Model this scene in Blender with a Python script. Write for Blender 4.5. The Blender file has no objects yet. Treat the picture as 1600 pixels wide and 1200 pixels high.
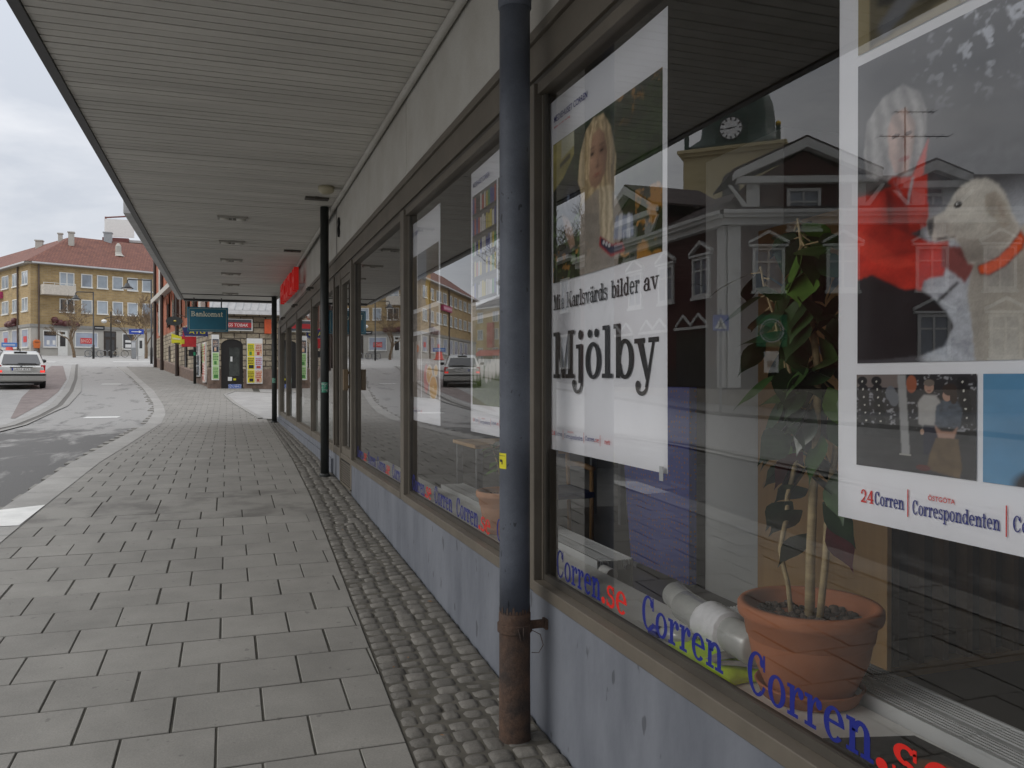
import bpy, bmesh, math, random
import numpy as np
from mathutils import Vector, Matrix
R = math.radians
random.seed(7)
EYE = 1.55                       # camera height; heights below are written relative to the eye

# ------------------------------------------------------------------ camera, sky, sun, exposure
scene = bpy.context.scene
COL = scene.collection
cam_data = bpy.data.cameras.new('camera')
cam_data.sensor_width = 36.0
cam_data.lens = 36.0 * 1300.0 / 1600.0
cam_data.clip_start = 0.05
cam_data.clip_end = 3000.0
cam = bpy.data.objects.new('camera', cam_data)
COL.objects.link(cam)
YAW = math.atan2(444.0, 1300.0)
cam.location = (0, 0, EYE)
cam.rotation_euler = (R(90) - math.atan(8 / 1300.0), 0, -YAW)
scene.camera = cam

SUN_EL, SUN_AZ = R(38), R(278)   # azimuth clockwise from +Y: behind cloud, over the street side
world = bpy.data.worlds.new("World")
scene.world = world
world.use_nodes = True
wn, wl = world.node_tree.nodes, world.node_tree.links
wn.clear()
w_out = wn.new('ShaderNodeOutputWorld')
w_bg = wn.new('ShaderNodeBackground')
w_bg.inputs['Strength'].default_value = 0.1
w_sky = wn.new('ShaderNodeTexSky')
w_sky.sky_type = 'NISHITA'
w_sky.sun_disc = False
w_sky.sun_elevation = SUN_EL
w_sky.sun_rotation = SUN_AZ
w_tc = wn.new('ShaderNodeTexCoord')
w_map = wn.new('ShaderNodeMapping')
w_map.inputs['Scale'].default_value = (1.0, 1.0, 2.6)
w_map.inputs['Location'].default_value = (3.1, 0.4, 0.35)
w_n1 = wn.new('ShaderNodeTexNoise')
w_n1.inputs['Scale'].default_value = 1.45
w_n1.inputs['Detail'].default_value = 7.0
w_n1.inputs['Roughness'].default_value = 0.56
w_n1.inputs['Distortion'].default_value = 0.35
w_r1 = wn.new('ShaderNodeValToRGB')
w_r1.color_ramp.elements[0].position = 0.36
w_r1.color_ramp.elements[0].color = (6.1, 6.45, 7.1, 1)
w_r1.color_ramp.elements[1].position = 0.66
w_r1.color_ramp.elements[1].color = (12.4, 12.3, 12.2, 1)
e_ = w_r1.color_ramp.elements.new(0.5)
e_.color = (8.9, 9.0, 9.3, 1)
w_mix = wn.new('ShaderNodeMix')
w_mix.data_type = 'RGBA'
w_mix.inputs['Factor'].default_value = 0.93
wl.new(w_tc.outputs['Generated'], w_map.inputs['Vector'])
wl.new(w_map.outputs['Vector'], w_n1.inputs['Vector'])
wl.new(w_n1.outputs['Fac'], w_r1.inputs['Fac'])
wl.new(w_sky.outputs['Color'], w_mix.inputs[6])
wl.new(w_r1.outputs['Color'], w_mix.inputs[7])
# an overcast sky is brighter overhead than near the horizon
w_sep = wn.new('ShaderNodeSeparateXYZ'); wl.new(w_tc.outputs['Generated'], w_sep.inputs[0])
w_sq = wn.new('ShaderNodeMath'); w_sq.operation = 'MULTIPLY'; wl.new(w_sep.outputs['Z'], w_sq.inputs[0]); wl.new(w_sep.outputs['Z'], w_sq.inputs[1])
w_lum = wn.new('ShaderNodeMath'); w_lum.operation = 'MULTIPLY_ADD'; w_lum.inputs[1].default_value = 1.5; w_lum.inputs[2].default_value = 1.0
wl.new(w_sq.outputs[0], w_lum.inputs[0])
w_mul = wn.new('ShaderNodeMix'); w_mul.data_type = 'RGBA'; w_mul.blend_type = 'MULTIPLY'; w_mul.inputs['Factor'].default_value = 1.0
wl.new(w_mix.outputs[2], w_mul.inputs[6]); wl.new(w_lum.outputs[0], w_mul.inputs[7])
wl.new(w_mul.outputs[2], w_bg.inputs['Color'])
wl.new(w_bg.outputs['Background'], w_out.inputs['Surface'])

sun_data = bpy.data.lights.new('sun', 'SUN')
sun_data.energy = 0.9
sun_data.angle = R(36)
sun_data.color = (1.0, 0.96, 0.9)
sun = bpy.data.objects.new('sun', sun_data)
COL.objects.link(sun)
sun_dir = Vector((math.sin(SUN_AZ) * math.cos(SUN_EL), math.cos(SUN_AZ) * math.cos(SUN_EL), math.sin(SUN_EL)))
sun.rotation_euler = (-sun_dir).to_track_quat('-Z', 'Y').to_euler()
sun.location = (0, -20, 40)

scene.view_settings.view_transform = 'Standard'
scene.view_settings.look = 'None'
scene.view_settings.exposure = 0.0
scene.view_settings.gamma = 1.0
scene.cycles.max_bounces = 10
scene.cycles.diffuse_bounces = 5
scene.cycles.transparent_max_bounces = 12
scene.cycles.sample_clamp_indirect = 4.0

# ------------------------------------------------------------------ mesh helper
class MB:
    """collects shapes, builds ONE mesh object; heights are relative to the eye"""
    def __init__(s, xf=None):
        s.v, s.f, s.a, s.xf, s.cur = [], [], [], xf, 0.5
    def add(s, pts, faces):
        n = len(s.v)
        if s.xf: pts = [s.xf(*p) for p in pts]
        s.v.extend(pts)
        s.f.extend([tuple(i + n for i in f) for f in faces])
        s.a.extend([s.cur] * len(pts))
        return s
    def quad(s, a, b, c, d): return s.add([a, b, c, d], [(0, 1, 2, 3)])
    def poly(s, pts): return s.add(pts, [tuple(range(len(pts)))])
    def box(s, x0, x1, y0, y1, z0, z1):
        return s.add([(x0,y0,z0),(x1,y0,z0),(x1,y1,z0),(x0,y1,z0),(x0,y0,z1),(x1,y0,z1),(x1,y1,z1),(x0,y1,z1)],
                     [(0,3,2,1),(4,5,6,7),(0,1,5,4),(1,2,6,5),(2,3,7,6),(3,0,4,7)])
    def prism(s, pts, d):
        """a planar outline pushed along the vector d"""
        n = len(pts); q = [tuple(p[i] + d[i] for i in range(3)) for p in pts]
        return s.add(list(pts) + q, [tuple(range(n))[::-1], tuple(range(n, 2*n))] + [(i, (i+1) % n, n + (i+1) % n, n + i) for i in range(n)])
    def tube(s, path, r, n=8, cap=True):
        """tube along a path; r is one radius or one per point"""
        P = [Vector(p) for p in path]
        rs = r if isinstance(r, (list, tuple)) else [r] * len(P)
        pts, fs = [], []
        up = None
        for i, p in enumerate(P):
            t = (P[min(i+1, len(P)-1)] - P[max(i-1, 0)]).normalized()
            if up is None or abs(up.dot(t)) > 0.98:
                up = Vector((0,0,1)) if abs(t.z) < 0.9 else Vector((1,0,0))
            a = t.cross(up).normalized(); b = a.cross(t).normalized(); up = b
            for k in range(n):
                q = p + (a * math.cos(2*math.pi*k/n) + b * math.sin(2*math.pi*k/n)) * rs[i]
                pts.append(tuple(q))
        for i in range(len(P) - 1):
            for k in range(n):
                fs.append((i*n+k, i*n+(k+1) % n, (i+1)*n+(k+1) % n, (i+1)*n+k))
        if cap:
            fs.append(tuple(range(n))[::-1]); fs.append(tuple((len(P)-1)*n + k for k in range(n)))
        return s.add(pts, fs)
    def lathe(s, c, prof, n=32):
        pts = [(c[0] + r*math.cos(2*math.pi*k/n), c[1] + r*math.sin(2*math.pi*k/n), c[2] + z) for r, z in prof for k in range(n)]
        fs = [(i*n+k, i*n+(k+1) % n, (i+1)*n+(k+1) % n, (i+1)*n+k) for i in range(len(prof)-1) for k in range(n)]
        return s.add(pts, fs)
    def loft(s, rings, cap=True, closed=True):
        n = len(rings[0]); m = n if closed else n - 1
        fs = [(i*n+k, i*n+(k+1) % n, (i+1)*n+(k+1) % n, (i+1)*n+k) for i in range(len(rings)-1) for k in range(m)]
        if cap:
            fs.append(tuple(range(n))[::-1]); fs.append(tuple((len(rings)-1)*n + k for k in range(n)))
        return s.add([tuple(p) for r in rings for p in r], fs)
    def ball(s, c, r, n=8, m=5, sq=1.0):
        prof = [(max(1e-4, r*math.sin(math.pi*i/m)), -r*sq*math.cos(math.pi*i/m)) for i in range(m+1)]
        return s.lathe(c, prof, n)
    def build(s, name, m, parent=None, smooth=False, bevel=0.0, uv=True, attr=False, sub=0, **props):
        me = bpy.data.meshes.new(name)
        me.from_pydata([(x, y, z + EYE) for x, y, z in s.v], [], s.f)
        if smooth: me.polygons.foreach_set('use_smooth', [True] * len(me.polygons))
        if uv and len(me.polygons) < 60000:
            lay = me.uv_layers.new(name='wall')
            vs = me.vertices
            for p in me.polygons:
                n = p.normal
                if abs(n.z) > 0.85: t, b = Vector((1,0,0)), Vector((0,1,0))
                else:
                    t = Vector((-n.y, n.x, 0)).normalized(); b = n.cross(t)
                    if b.z < 0: b = -b
                for li in p.loop_indices:
                    co = vs[me.loops[li].vertex_index].co
                    lay.data[li].uv = (co.dot(t), co.dot(b))
        if attr:
            at = me.attributes.new('rnd', 'FLOAT', 'POINT')
            at.data.foreach_set('value', s.a)
        me.materials.append(m)
        o = bpy.data.objects.new(name, me)
        COL.objects.link(o)
        if parent is not None:
            o.parent = parent
            o.matrix_parent_inverse = WINV(parent)
        if bevel:
            b = o.modifiers.new('bevel', 'BEVEL'); b.width = bevel; b.segments = 2; b.limit_method = 'ANGLE'; b.angle_limit = R(40)
        if sub:
            q = o.modifiers.new('sub', 'SUBSURF'); q.levels = sub; q.render_levels = sub
        for k, val in props.items(): o[k] = val
        return o

def WINV(o):
    m = Matrix.LocRotScale(o.location, o.rotation_euler, o.scale)
    q = o.parent
    while q is not None:
        m = Matrix.LocRotScale(q.location, q.rotation_euler, q.scale) @ q_inv(o) @ m; q = q.parent
    return m.inverted()
def q_inv(o): return o.matrix_parent_inverse

def thing(name, loc, label, cat, group=None):
    o = bpy.data.objects.new(name, None)
    o.empty_display_size = 0.2
    o.location = (loc[0], loc[1], loc[2] + EYE)
    COL.objects.link(o)
    o['label'] = label; o['category'] = cat
    if group: o['group'] = group
    return o
def tag(o, label, cat, group=None):
    o['label'] = label; o['category'] = cat
    if group: o['group'] = group
    return o
def struct(o, kind='structure'):
    o['kind'] = kind
    return o
def dup(root, dloc, label, rot=None):
    """a copy of a thing with copies of its parts and sub-parts, moved by dloc"""
    r = root.copy(); COL.objects.link(r)
    r.location = Vector(root.location) + Vector(dloc)
    if rot is not None: r.rotation_euler = rot
    r['label'] = label
    for ch in list(root.children):
        c = ch.copy(); COL.objects.link(c); c.parent = r; c.matrix_parent_inverse = ch.matrix_parent_inverse.copy()
        for g in list(ch.children):
            d = g.copy(); COL.objects.link(d); d.parent = c; d.matrix_parent_inverse = g.matrix_parent_inverse.copy()
    return r

# ------------------------------------------------------------------ materials
def _new(name):
    m = bpy.data.materials.new(name); m.use_nodes = True
    nt = m.node_tree
    return m, nt.nodes, nt.links, nt.nodes['Principled BSDF']
def rgb(c): return (c[0], c[1], c[2], 1.0)
def mat(name, col, rough=0.6, var=0.12, scale=6.0, detail=5.0, bump=0.0, bscale=None, metal=0.0, spec=0.5, coat=0.0,
        col2=None, lo=0.35, hi=0.68, emit=None, estr=0.0, attr=0.0, stretch=None, fine=0.0, spots=None):
    """principled with mottling (noise between two tones), optional second colour for stains, bump, per-piece tone"""
    m, N, L, P = _new(name)
    P.inputs['Roughness'].default_value = rough
    P.inputs['Metallic'].default_value = metal
    P.inputs['Specular IOR Level'].default_value = spec
    P.inputs['Coat Weight'].default_value = coat
    tc = N.new('ShaderNodeTexCoord')
    vec = tc.outputs['Object']
    if stretch:
        mp = N.new('ShaderNodeMapping'); mp.inputs['Scale'].default_value = stretch
        L.new(vec, mp.inputs['Vector']); vec = mp.outputs['Vector']
    nz = N.new('ShaderNodeTexNoise'); nz.inputs['Scale'].default_value = scale; nz.inputs['Detail'].default_value = detail
    nz.inputs['Roughness'].default_value = 0.62
    L.new(vec, nz.inputs['Vector'])
    rp = N.new('ShaderNodeValToRGB')
    rp.color_ramp.elements[0].position = lo; rp.color_ramp.elements[1].position = hi
    a = col2 if col2 else tuple(c * (1 - var) for c in col)
    b = col if col2 else tuple(min(1, c * (1 + var)) for c in col)
    rp.color_ramp.elements[0].color = rgb(a); rp.color_ramp.elements[1].color = rgb(b)
    L.new(nz.outputs['Fac'], rp.inputs['Fac'])
    out = rp.outputs['Color']
    def mul(o, val):
        x = N.new('ShaderNodeMix'); x.data_type = 'RGBA'; x.blend_type = 'MULTIPLY'; x.inputs['Factor'].default_value = 1.0
        L.new(o, x.inputs[6]); L.new(val, x.inputs[7]); return x.outputs[2]
    if attr:
        at = N.new('ShaderNodeAttribute'); at.attribute_name = 'rnd'
        mr = N.new('ShaderNodeMapRange'); mr.inputs[3].default_value = 1 - attr; mr.inputs[4].default_value = 1 + attr
        L.new(at.outputs['Fac'], mr.inputs[0]); out = mul(out, mr.outputs[0])
    if fine:
        n2 = N.new('ShaderNodeTexNoise'); n2.inputs['Scale'].default_value = 160; n2.inputs['Detail'].default_value = 3
        L.new(tc.outputs['Object'], n2.inputs['Vector'])
        mr = N.new('ShaderNodeMapRange'); mr.inputs[1].default_value = .3; mr.inputs[2].default_value = .7
        mr.inputs[3].default_value = 1 - fine; mr.inputs[4].default_value = 1 + fine
        L.new(n2.outputs['Fac'], mr.inputs[0]); out = mul(out, mr.outputs[0])
    if spots:
        sc_, thr, dk, st_ = spots                      # small marks of their own shape: gum, scuffs, chips
        m2 = N.new('ShaderNodeMapping'); m2.inputs['Scale'].default_value = st_; m2.inputs['Location'].default_value = (2.3, 5.1, 1.7)
        L.new(tc.outputs['Object'], m2.inputs['Vector'])
        ns = N.new('ShaderNodeTexNoise'); ns.inputs['Scale'].default_value = sc_; ns.inputs['Detail'].default_value = 2.5
        L.new(m2.outputs['Vector'], ns.inputs['Vector'])
        mr = N.new('ShaderNodeMapRange'); mr.inputs[1].default_value = thr; mr.inputs[2].default_value = thr + .035
        mr.inputs[3].default_value = 1.0; mr.inputs[4].default_value = dk
        L.new(ns.outputs['Fac'], mr.inputs[0]); out = mul(out, mr.outputs[0])
    L.new(out, P.inputs['Base Color'])
    if bump:
        n3 = N.new('ShaderNodeTexNoise'); n3.inputs['Scale'].default_value = bscale or scale * 4; n3.inputs['Detail'].default_value = 6
        L.new(tc.outputs['Object'], n3.inputs['Vector'])
        bp = N.new('ShaderNodeBump'); bp.inputs['Strength'].default_value = bump; bp.inputs['Distance'].default_value = 0.01
        L.new(n3.outputs['Fac'], bp.inputs['Height']); L.new(bp.outputs['Normal'], P.inputs['Normal'])
    if emit:
        P.inputs['Emission Color'].default_value = rgb(emit); P.inputs['Emission Strength'].default_value = estr
    return m

def brickmat(name, c1, c2, mortar, bw, bh, ms=0.01, rough=0.85, bump=0.4, offset=0.5, dist=0.01, var=0.5):
    m, N, L, P = _new(name)
    P.inputs['Roughness'].default_value = rough
    uv = N.new('ShaderNodeUVMap'); uv.uv_map = 'wall'
    bk = N.new('ShaderNodeTexBrick'); bk.offset = offset
    for k, val in (('Scale', 1.0), ('Brick Width', bw), ('Row Height', bh), ('Mortar Size', ms), ('Mortar Smooth', 0.3), ('Bias', 0.0)):
        bk.inputs[k].default_value = val
    bk.inputs['Color1'].default_value = rgb(c1); bk.inputs['Color2'].default_value = rgb(c2); bk.inputs['Mortar'].default_value = rgb(mortar)
    L.new(uv.outputs['UV'], bk.inputs['Vector'])
    nz = N.new('ShaderNodeTexNoise'); nz.inputs['Scale'].default_value = 1.3; nz.inputs['Detail'].default_value = 6
    L.new(uv.outputs['UV'], nz.inputs['Vector'])
    mr = N.new('ShaderNodeMapRange'); mr.inputs[1].default_value = .3; mr.inputs[2].default_value = .7
    mr.inputs[3].default_value = 1 - .3 * var; mr.inputs[4].default_value = 1 + .3 * var
    L.new(nz.outputs['Fac'], mr.inputs[0])
    x = N.new('ShaderNodeMix'); x.data_type = 'RGBA'; x.blend_type = 'MULTIPLY'; x.inputs['Factor'].default_value = 1.0
    L.new(bk.outputs['Color'], x.inputs[6]); L.new(mr.outputs[0], x.inputs[7]); L.new(x.outputs[2], P.inputs['Base Color'])
    ad = N.new('ShaderNodeMath'); ad.operation = 'MULTIPLY_ADD'; ad.inputs[1].default_value = -1.0
    n4 = N.new('ShaderNodeTexNoise'); n4.inputs['Scale'].default_value = 9; n4.inputs['Detail'].default_value = 5
    L.new(uv.outputs['UV'], n4.inputs['Vector'])
    L.new(bk.outputs['Fac'], ad.inputs[0]); L.new(n4.outputs['Fac'], ad.inputs[2])
    bp = N.new('ShaderNodeBump'); bp.inputs['Strength'].default_value = bump; bp.inputs['Distance'].default_value = dist
    L.new(ad.outputs[0], bp.inputs['Height']); L.new(bp.outputs['Normal'], P.inputs['Normal'])
    return m

def glassmat(name, tint=(0.99, 0.995, 0.99), boost=1.0, wav=0.0):
    """thin double pane: sees through, mirrors more and more at a grazing angle"""
    m, N, L, P = _new(name)
    N.remove(P)
    out = N['Material Output']
    fr = N.new('ShaderNodeFresnel'); fr.inputs['IOR'].default_value = 1.5
    a = N.new('ShaderNodeMath'); a.operation = 'ADD'; a.inputs[1].default_value = 1.0
    b = N.new('ShaderNodeMath'); b.operation = 'DIVIDE'
    c = N.new('ShaderNodeMath'); c.operation = 'MULTIPLY'; c.inputs[1].default_value = 1.82 * boost; c.use_clamp = True
    L.new(fr.outputs[0], a.inputs[0]); L.new(fr.outputs[0], b.inputs[0]); L.new(a.outputs[0], b.inputs[1]); L.new(b.outputs[0], c.inputs[0])
    tr = N.new('ShaderNodeBsdfTransparent'); tr.inputs['Color'].default_value = rgb(tint)
    gl = N.new('ShaderNodeBsdfGlossy'); gl.inputs['Roughness'].default_value = 0.0; gl.inputs['Color'].default_value = (1, 1, 1, 1)
    if wav:
        tc = N.new('ShaderNodeTexCoord'); nz = N.new('ShaderNodeTexNoise'); nz.inputs['Scale'].default_value = 1.1; nz.inputs['Detail'].default_value = 0
        bp = N.new('ShaderNodeBump'); bp.inputs['Strength'].default_value = 1.0; bp.inputs['Distance'].default_value = wav
        L.new(tc.outputs['Object'], nz.inputs['Vector']); L.new(nz.outputs['Fac'], bp.inputs['Height']); L.new(bp.outputs['Normal'], gl.inputs['Normal'])
    mx = N.new('ShaderNodeMixShader')
    L.new(c.outputs[0], mx.inputs[0]); L.new(tr.outputs[0], mx.inputs[1]); L.new(gl.outputs[0], mx.inputs[2])
    L.new(mx.outputs[0], out.inputs['Surface'])
    return m

def printmat(name, rough=0.45):
    """printed paper: the colours of the print are stored on the sheet"""
    m, N, L, P = _new(name)
    P.inputs['Roughness'].default_value = rough; P.inputs['Specular IOR Level'].default_value = 0.3
    at = N.new('ShaderNodeAttribute'); at.attribute_name = 'ink'
    L.new(at.outputs['Color'], P.inputs['Base Color'])
    return m
# ------------------------------------------------------------------ lettering
def _rect(x0, y0, x1, y1): return [[(x0,y0),(x1,y0),(x1,y1),(x0,y1)]]
def _arc(cx, cy, rx, ry, a0, a1, tx, ty, n=26):
    out = []
    for i in range(n):
        p, q = R(a0 + (a1-a0)*i/n), R(a0 + (a1-a0)*(i+1)/n)
        c = [(cx+rx*math.cos(p), cy+ry*math.sin(p)), (cx+rx*math.cos(q), cy+ry*math.sin(q)),
             (cx+(rx-tx)*math.cos(q), cy+(ry-ty)*math.sin(q)), (cx+(rx-tx)*math.cos(p), cy+(ry-ty)*math.sin(p))]
        out.append(c if a1 > a0 else c[::-1])
    return out
def _disc(cx, cy, rx, ry=None, n=18):
    ry = ry or rx
    return [[(cx+rx*math.cos(2*math.pi*i/n), cy+ry*math.sin(2*math.pi*i/n)) for i in range(n)]]
S_, T_, H_, XH = .165, .075, .085, .69
def _g():
    G = {}
    o = _arc(.33, XH/2, .32, XH/2+.02, 0, 360, S_, T_, 40)
    G['o'] = (o, .70); G['\u00f6'] = (o + _disc(.19,.88,.085) + _disc(.47,.88,.085), .70)
    G['C'] = (_arc(.41,.5,.37,.52,52,308,.17,T_,36) + _rect(.645,.62,.715,1.0) + _disc(.60,.80,.085,.10) + _arc(.41,.5,.37,.52,308,332,.10,.06,6), .82)
    G['e'] = (_arc(.34,XH/2,.31,XH/2+.02,0,318,S_,T_,34) + _rect(.10,.345,.63,.345+T_), .69)
    G['c'] = (_arc(.34,XH/2,.31,XH/2+.02,55,318,S_,T_,34) + _disc(.52,.50,.085), .66)
    G['r'] = (_rect(.10,0,.10+S_,XH) + _rect(.01,XH-H_,.14,XH) + _rect(.01,0,.38,H_) + _arc(.42,.36,.20,.345,80,180,.055,.085,12) + _disc(.475,.57,.095,.11), .59)
    n = _rect(.10,0,.10+S_,XH) + _rect(.01,XH-H_,.14,XH) + _rect(.01,0,.355,H_) + _arc(.42,.44,.25,.265,0,180,S_,.10,16) + _rect(.67-S_,0,.67,.445) + _rect(.415,0,.765,H_)
    G['n'] = (n, .79)
    G['m'] = (n + _arc(.83,.44,.25,.265,0,160,S_,.10,16) + _rect(1.08-S_,0,1.08,.445) + _rect(.83,0,1.175,H_), 1.2)
    G['h'] = (n + _rect(.10,XH-.1,.10+S_,1) + _rect(.01,1-H_,.14,1), .79)
    G['s'] = (_arc(.29,.515,.225,.195,25,270,.13,.085,18) + _arc(.29,.205,.245,.225,90,-150,.13,.10,18) + _rect(.425,.47,.49,.70) + _rect(.045,-.01,.11,.22), .57)
    G['.'] = (_disc(.14,.10,.115), .30)
    M = _rect(.10,0,.22,1) + _rect(.73,0,.73+S_+.02,1) + _rect(0,0,.33,H_) + _rect(0,1-H_,.2,1) + _rect(.62,0,1.03,H_) + _rect(.8,1-H_,1.03,1)
    M += [[(.10,1),(.30,1),(.58,0),(.44,0)], [(.80,1),(.74,1),(.44,0),(.54,0)]]
    G['M'] = (M, 1.06)
    j = _rect(.16,-.10,.16+S_,XH) + _rect(.05,XH-H_,.2,XH) + _arc(.10,-.10,.225,.22,-180,0,.07,.075,16) + _disc(-.055,-.115,.085)
    G['j'] = (j + _disc(.245,.88,.10,.10), .46)
    G['l'] = (_rect(.12,0,.12+S_,1) + _rect(.02,1-H_,.16,1) + _rect(.0,0,.41,H_), .44)
    G['i'] = (_rect(.12,0,.12+S_,XH) + _rect(.02,XH-H_,.16,XH) + _rect(.0,0,.41,H_) + _disc(.2,.88,.10), .44)
    bowl = _arc(.42,XH/2,.31,XH/2+.02,-165,165,S_,T_,34)
    G['b'] = (_rect(.10,0,.10+S_-.01,1) + _rect(.01,1-H_,.14,1) + bowl, .77)
    G['p'] = (_rect(.10,-.3,.10+S_-.01,XH) + _rect(.01,XH-H_,.14,XH) + _rect(.0,-.3,.36,-.3+H_) + bowl, .77)
    d = _rect(.50,0,.50+S_,1) + _rect(.40,1-H_,.54,1) + _rect(.62,0,.77,H_) + _arc(.35,XH/2,.31,XH/2+.02,15,345,S_,T_,34)
    G['d'] = (d, .79)
    y = _rect(-.02,XH-H_,.33,XH) + _rect(.44,XH-H_,.76,XH) + [[(.05,XH),(.25,XH),(.44,.10),(.36,-.04)], [(.66,XH),(.58,XH),(.33,-.16),(.42,-.16)]]
    y += _arc(.22,-.14,.20,.17,-170,0,.07,.075,14) + _disc(.10,-.13,.085)
    G['y'] = (y, .76)
    G['v'] = (_rect(-.02,XH-H_,.33,XH) + _rect(.44,XH-H_,.76,XH) + [[(.05,XH),(.25,XH),(.43,0),(.33,0)], [(.66,XH),(.58,XH),(.35,0),(.42,0)]], .74)
    a = _rect(.40,.06,.40+S_,.46) + _arc(.34,.45,.225,.255,0,165,.16,.085,16) + _disc(.165,.50,.085) + _arc(.29,.195,.26,.21,0,360,.14,.07,28) + _rect(.46,0,.68,H_)
    G['a'] = (a, .68); G['\u00e4'] = (a + _disc(.2,.88,.085) + _disc(.46,.88,.085), .68)
    G['t'] = (_rect(.12,.08,.12+S_,.92) + _rect(.0,XH-H_,.44,XH) + _arc(.29,.12,.17,.14,180,340,S_,.085,12), .48)
    K = _rect(.10,0,.10+S_,1) + _rect(0,0,.37,H_) + _rect(0,1-H_,.37,1) + [[(.26,.40),(.68,.97),(.78,.97),(.26,.27)], [(.33,.44),(.47,.62),(.94,0),(.70,0)]]
    G['K'] = (K + _rect(.62,1-.06,.90,1) + _rect(.66,0,.99,.06), .97)
    k = _rect(.10,0,.10+S_-.01,1) + _rect(0,0,.35,H_) + _rect(0,1-H_,.14,1) + [[(.25,.22),(.60,XH),(.68,XH),(.25,.16)], [(.36,.36),(.50,.46),(.76,0),(.56,0)]]
    G['k'] = (k + _rect(.48,XH-H_,.78,XH) + _rect(.5,0,.82,H_), .82)
    B = _rect(.10,0,.10+S_,1) + _rect(0,0,.3,H_) + _rect(0,1-H_,.3,1) + _arc(.36,.75,.32,.25,-90,90,S_,T_,18) + _arc(.38,.27,.36,.27,-90,90,S_,T_,18)
    G['B'] = (B + _rect(.2,1-T_,.37,1) + _rect(.2,.49,.37,.55) + _rect(.2,0,.39,T_), .84)
    G['2'] = (_arc(.32,.70,.28,.31,150,-35,S_,T_,20) + [[(.44,.50),(.57,.56),(.26,.06),(.04,.06)]] + _rect(.04,0,.62,.13) + _rect(.56,.0,.63,.24) + _disc(.12,.74,.09), .70)
    G['4'] = (_rect(.38,0,.38+S_,1) + _rect(.0,.24,.68,.34) + _rect(.26,0,.66,H_) + [[(.0,.30),(.10,.30),(.54,1),(.40,1)]], .74)
    G[' '] = ([], .30)
    return G
GLY = _g()
def slab(mb, text, o, u, v, width, height, lift=None, dz=2e-5):
    """slab-serif word laid on a plane: o origin, u along, v up; stretched to width; height is the cap height"""
    tot = sum(GLY[c][1] for c in text)
    sx = width / tot
    o, u, v = Vector(o), Vector(u), Vector(v)
    nrm = Vector(lift) if lift else u.cross(v)
    x = 0.0; k = 0
    for c in text:
        for pl in GLY[c][0]:
            k = (k + 1) % 9
            mb.poly([tuple(o + u * ((x + px) * sx) + v * (py * height) + nrm * (dz * k)) for px, py in pl])
        x += GLY[c][1]
    return mb
def plain(mb, text, o, u, v, width, height, depth=0.0, shear=0.0):
    """sans-serif word from the built-in font, fitted into width x height"""
    cu = bpy.data.curves.new('tmp', 'FONT'); cu.body = text; cu.resolution_u = 3; cu.offset = 0.012
    ob = bpy.data.objects.new('tmp', cu); COL.objects.link(ob)
    dg = bpy.context.evaluated_depsgraph_get()
    me = bpy.data.meshes.new_from_object(ob.evaluated_get(dg))
    xs = [w.co.x for w in me.vertices]; ys = [w.co.y for w in me.vertices]
    x0, x1, y0, y1 = min(xs), max(xs), min(ys), max(ys)
    o, u, v = Vector(o), Vector(u), Vector(v)
    def P(w):
        a = (w.co.x-x0)/(x1-x0)*width; b = (w.co.y-y0)/(y1-y0)*height
        return tuple(o + u*(a + shear*b) + v*b)
    pts = [P(w) for w in me.vertices]
    mb.add(pts, [tuple(p.vertices) for p in me.polygons])
    bpy.data.objects.remove(ob); bpy.data.curves.remove(cu); bpy.data.meshes.remove(me)
    return mb

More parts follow.
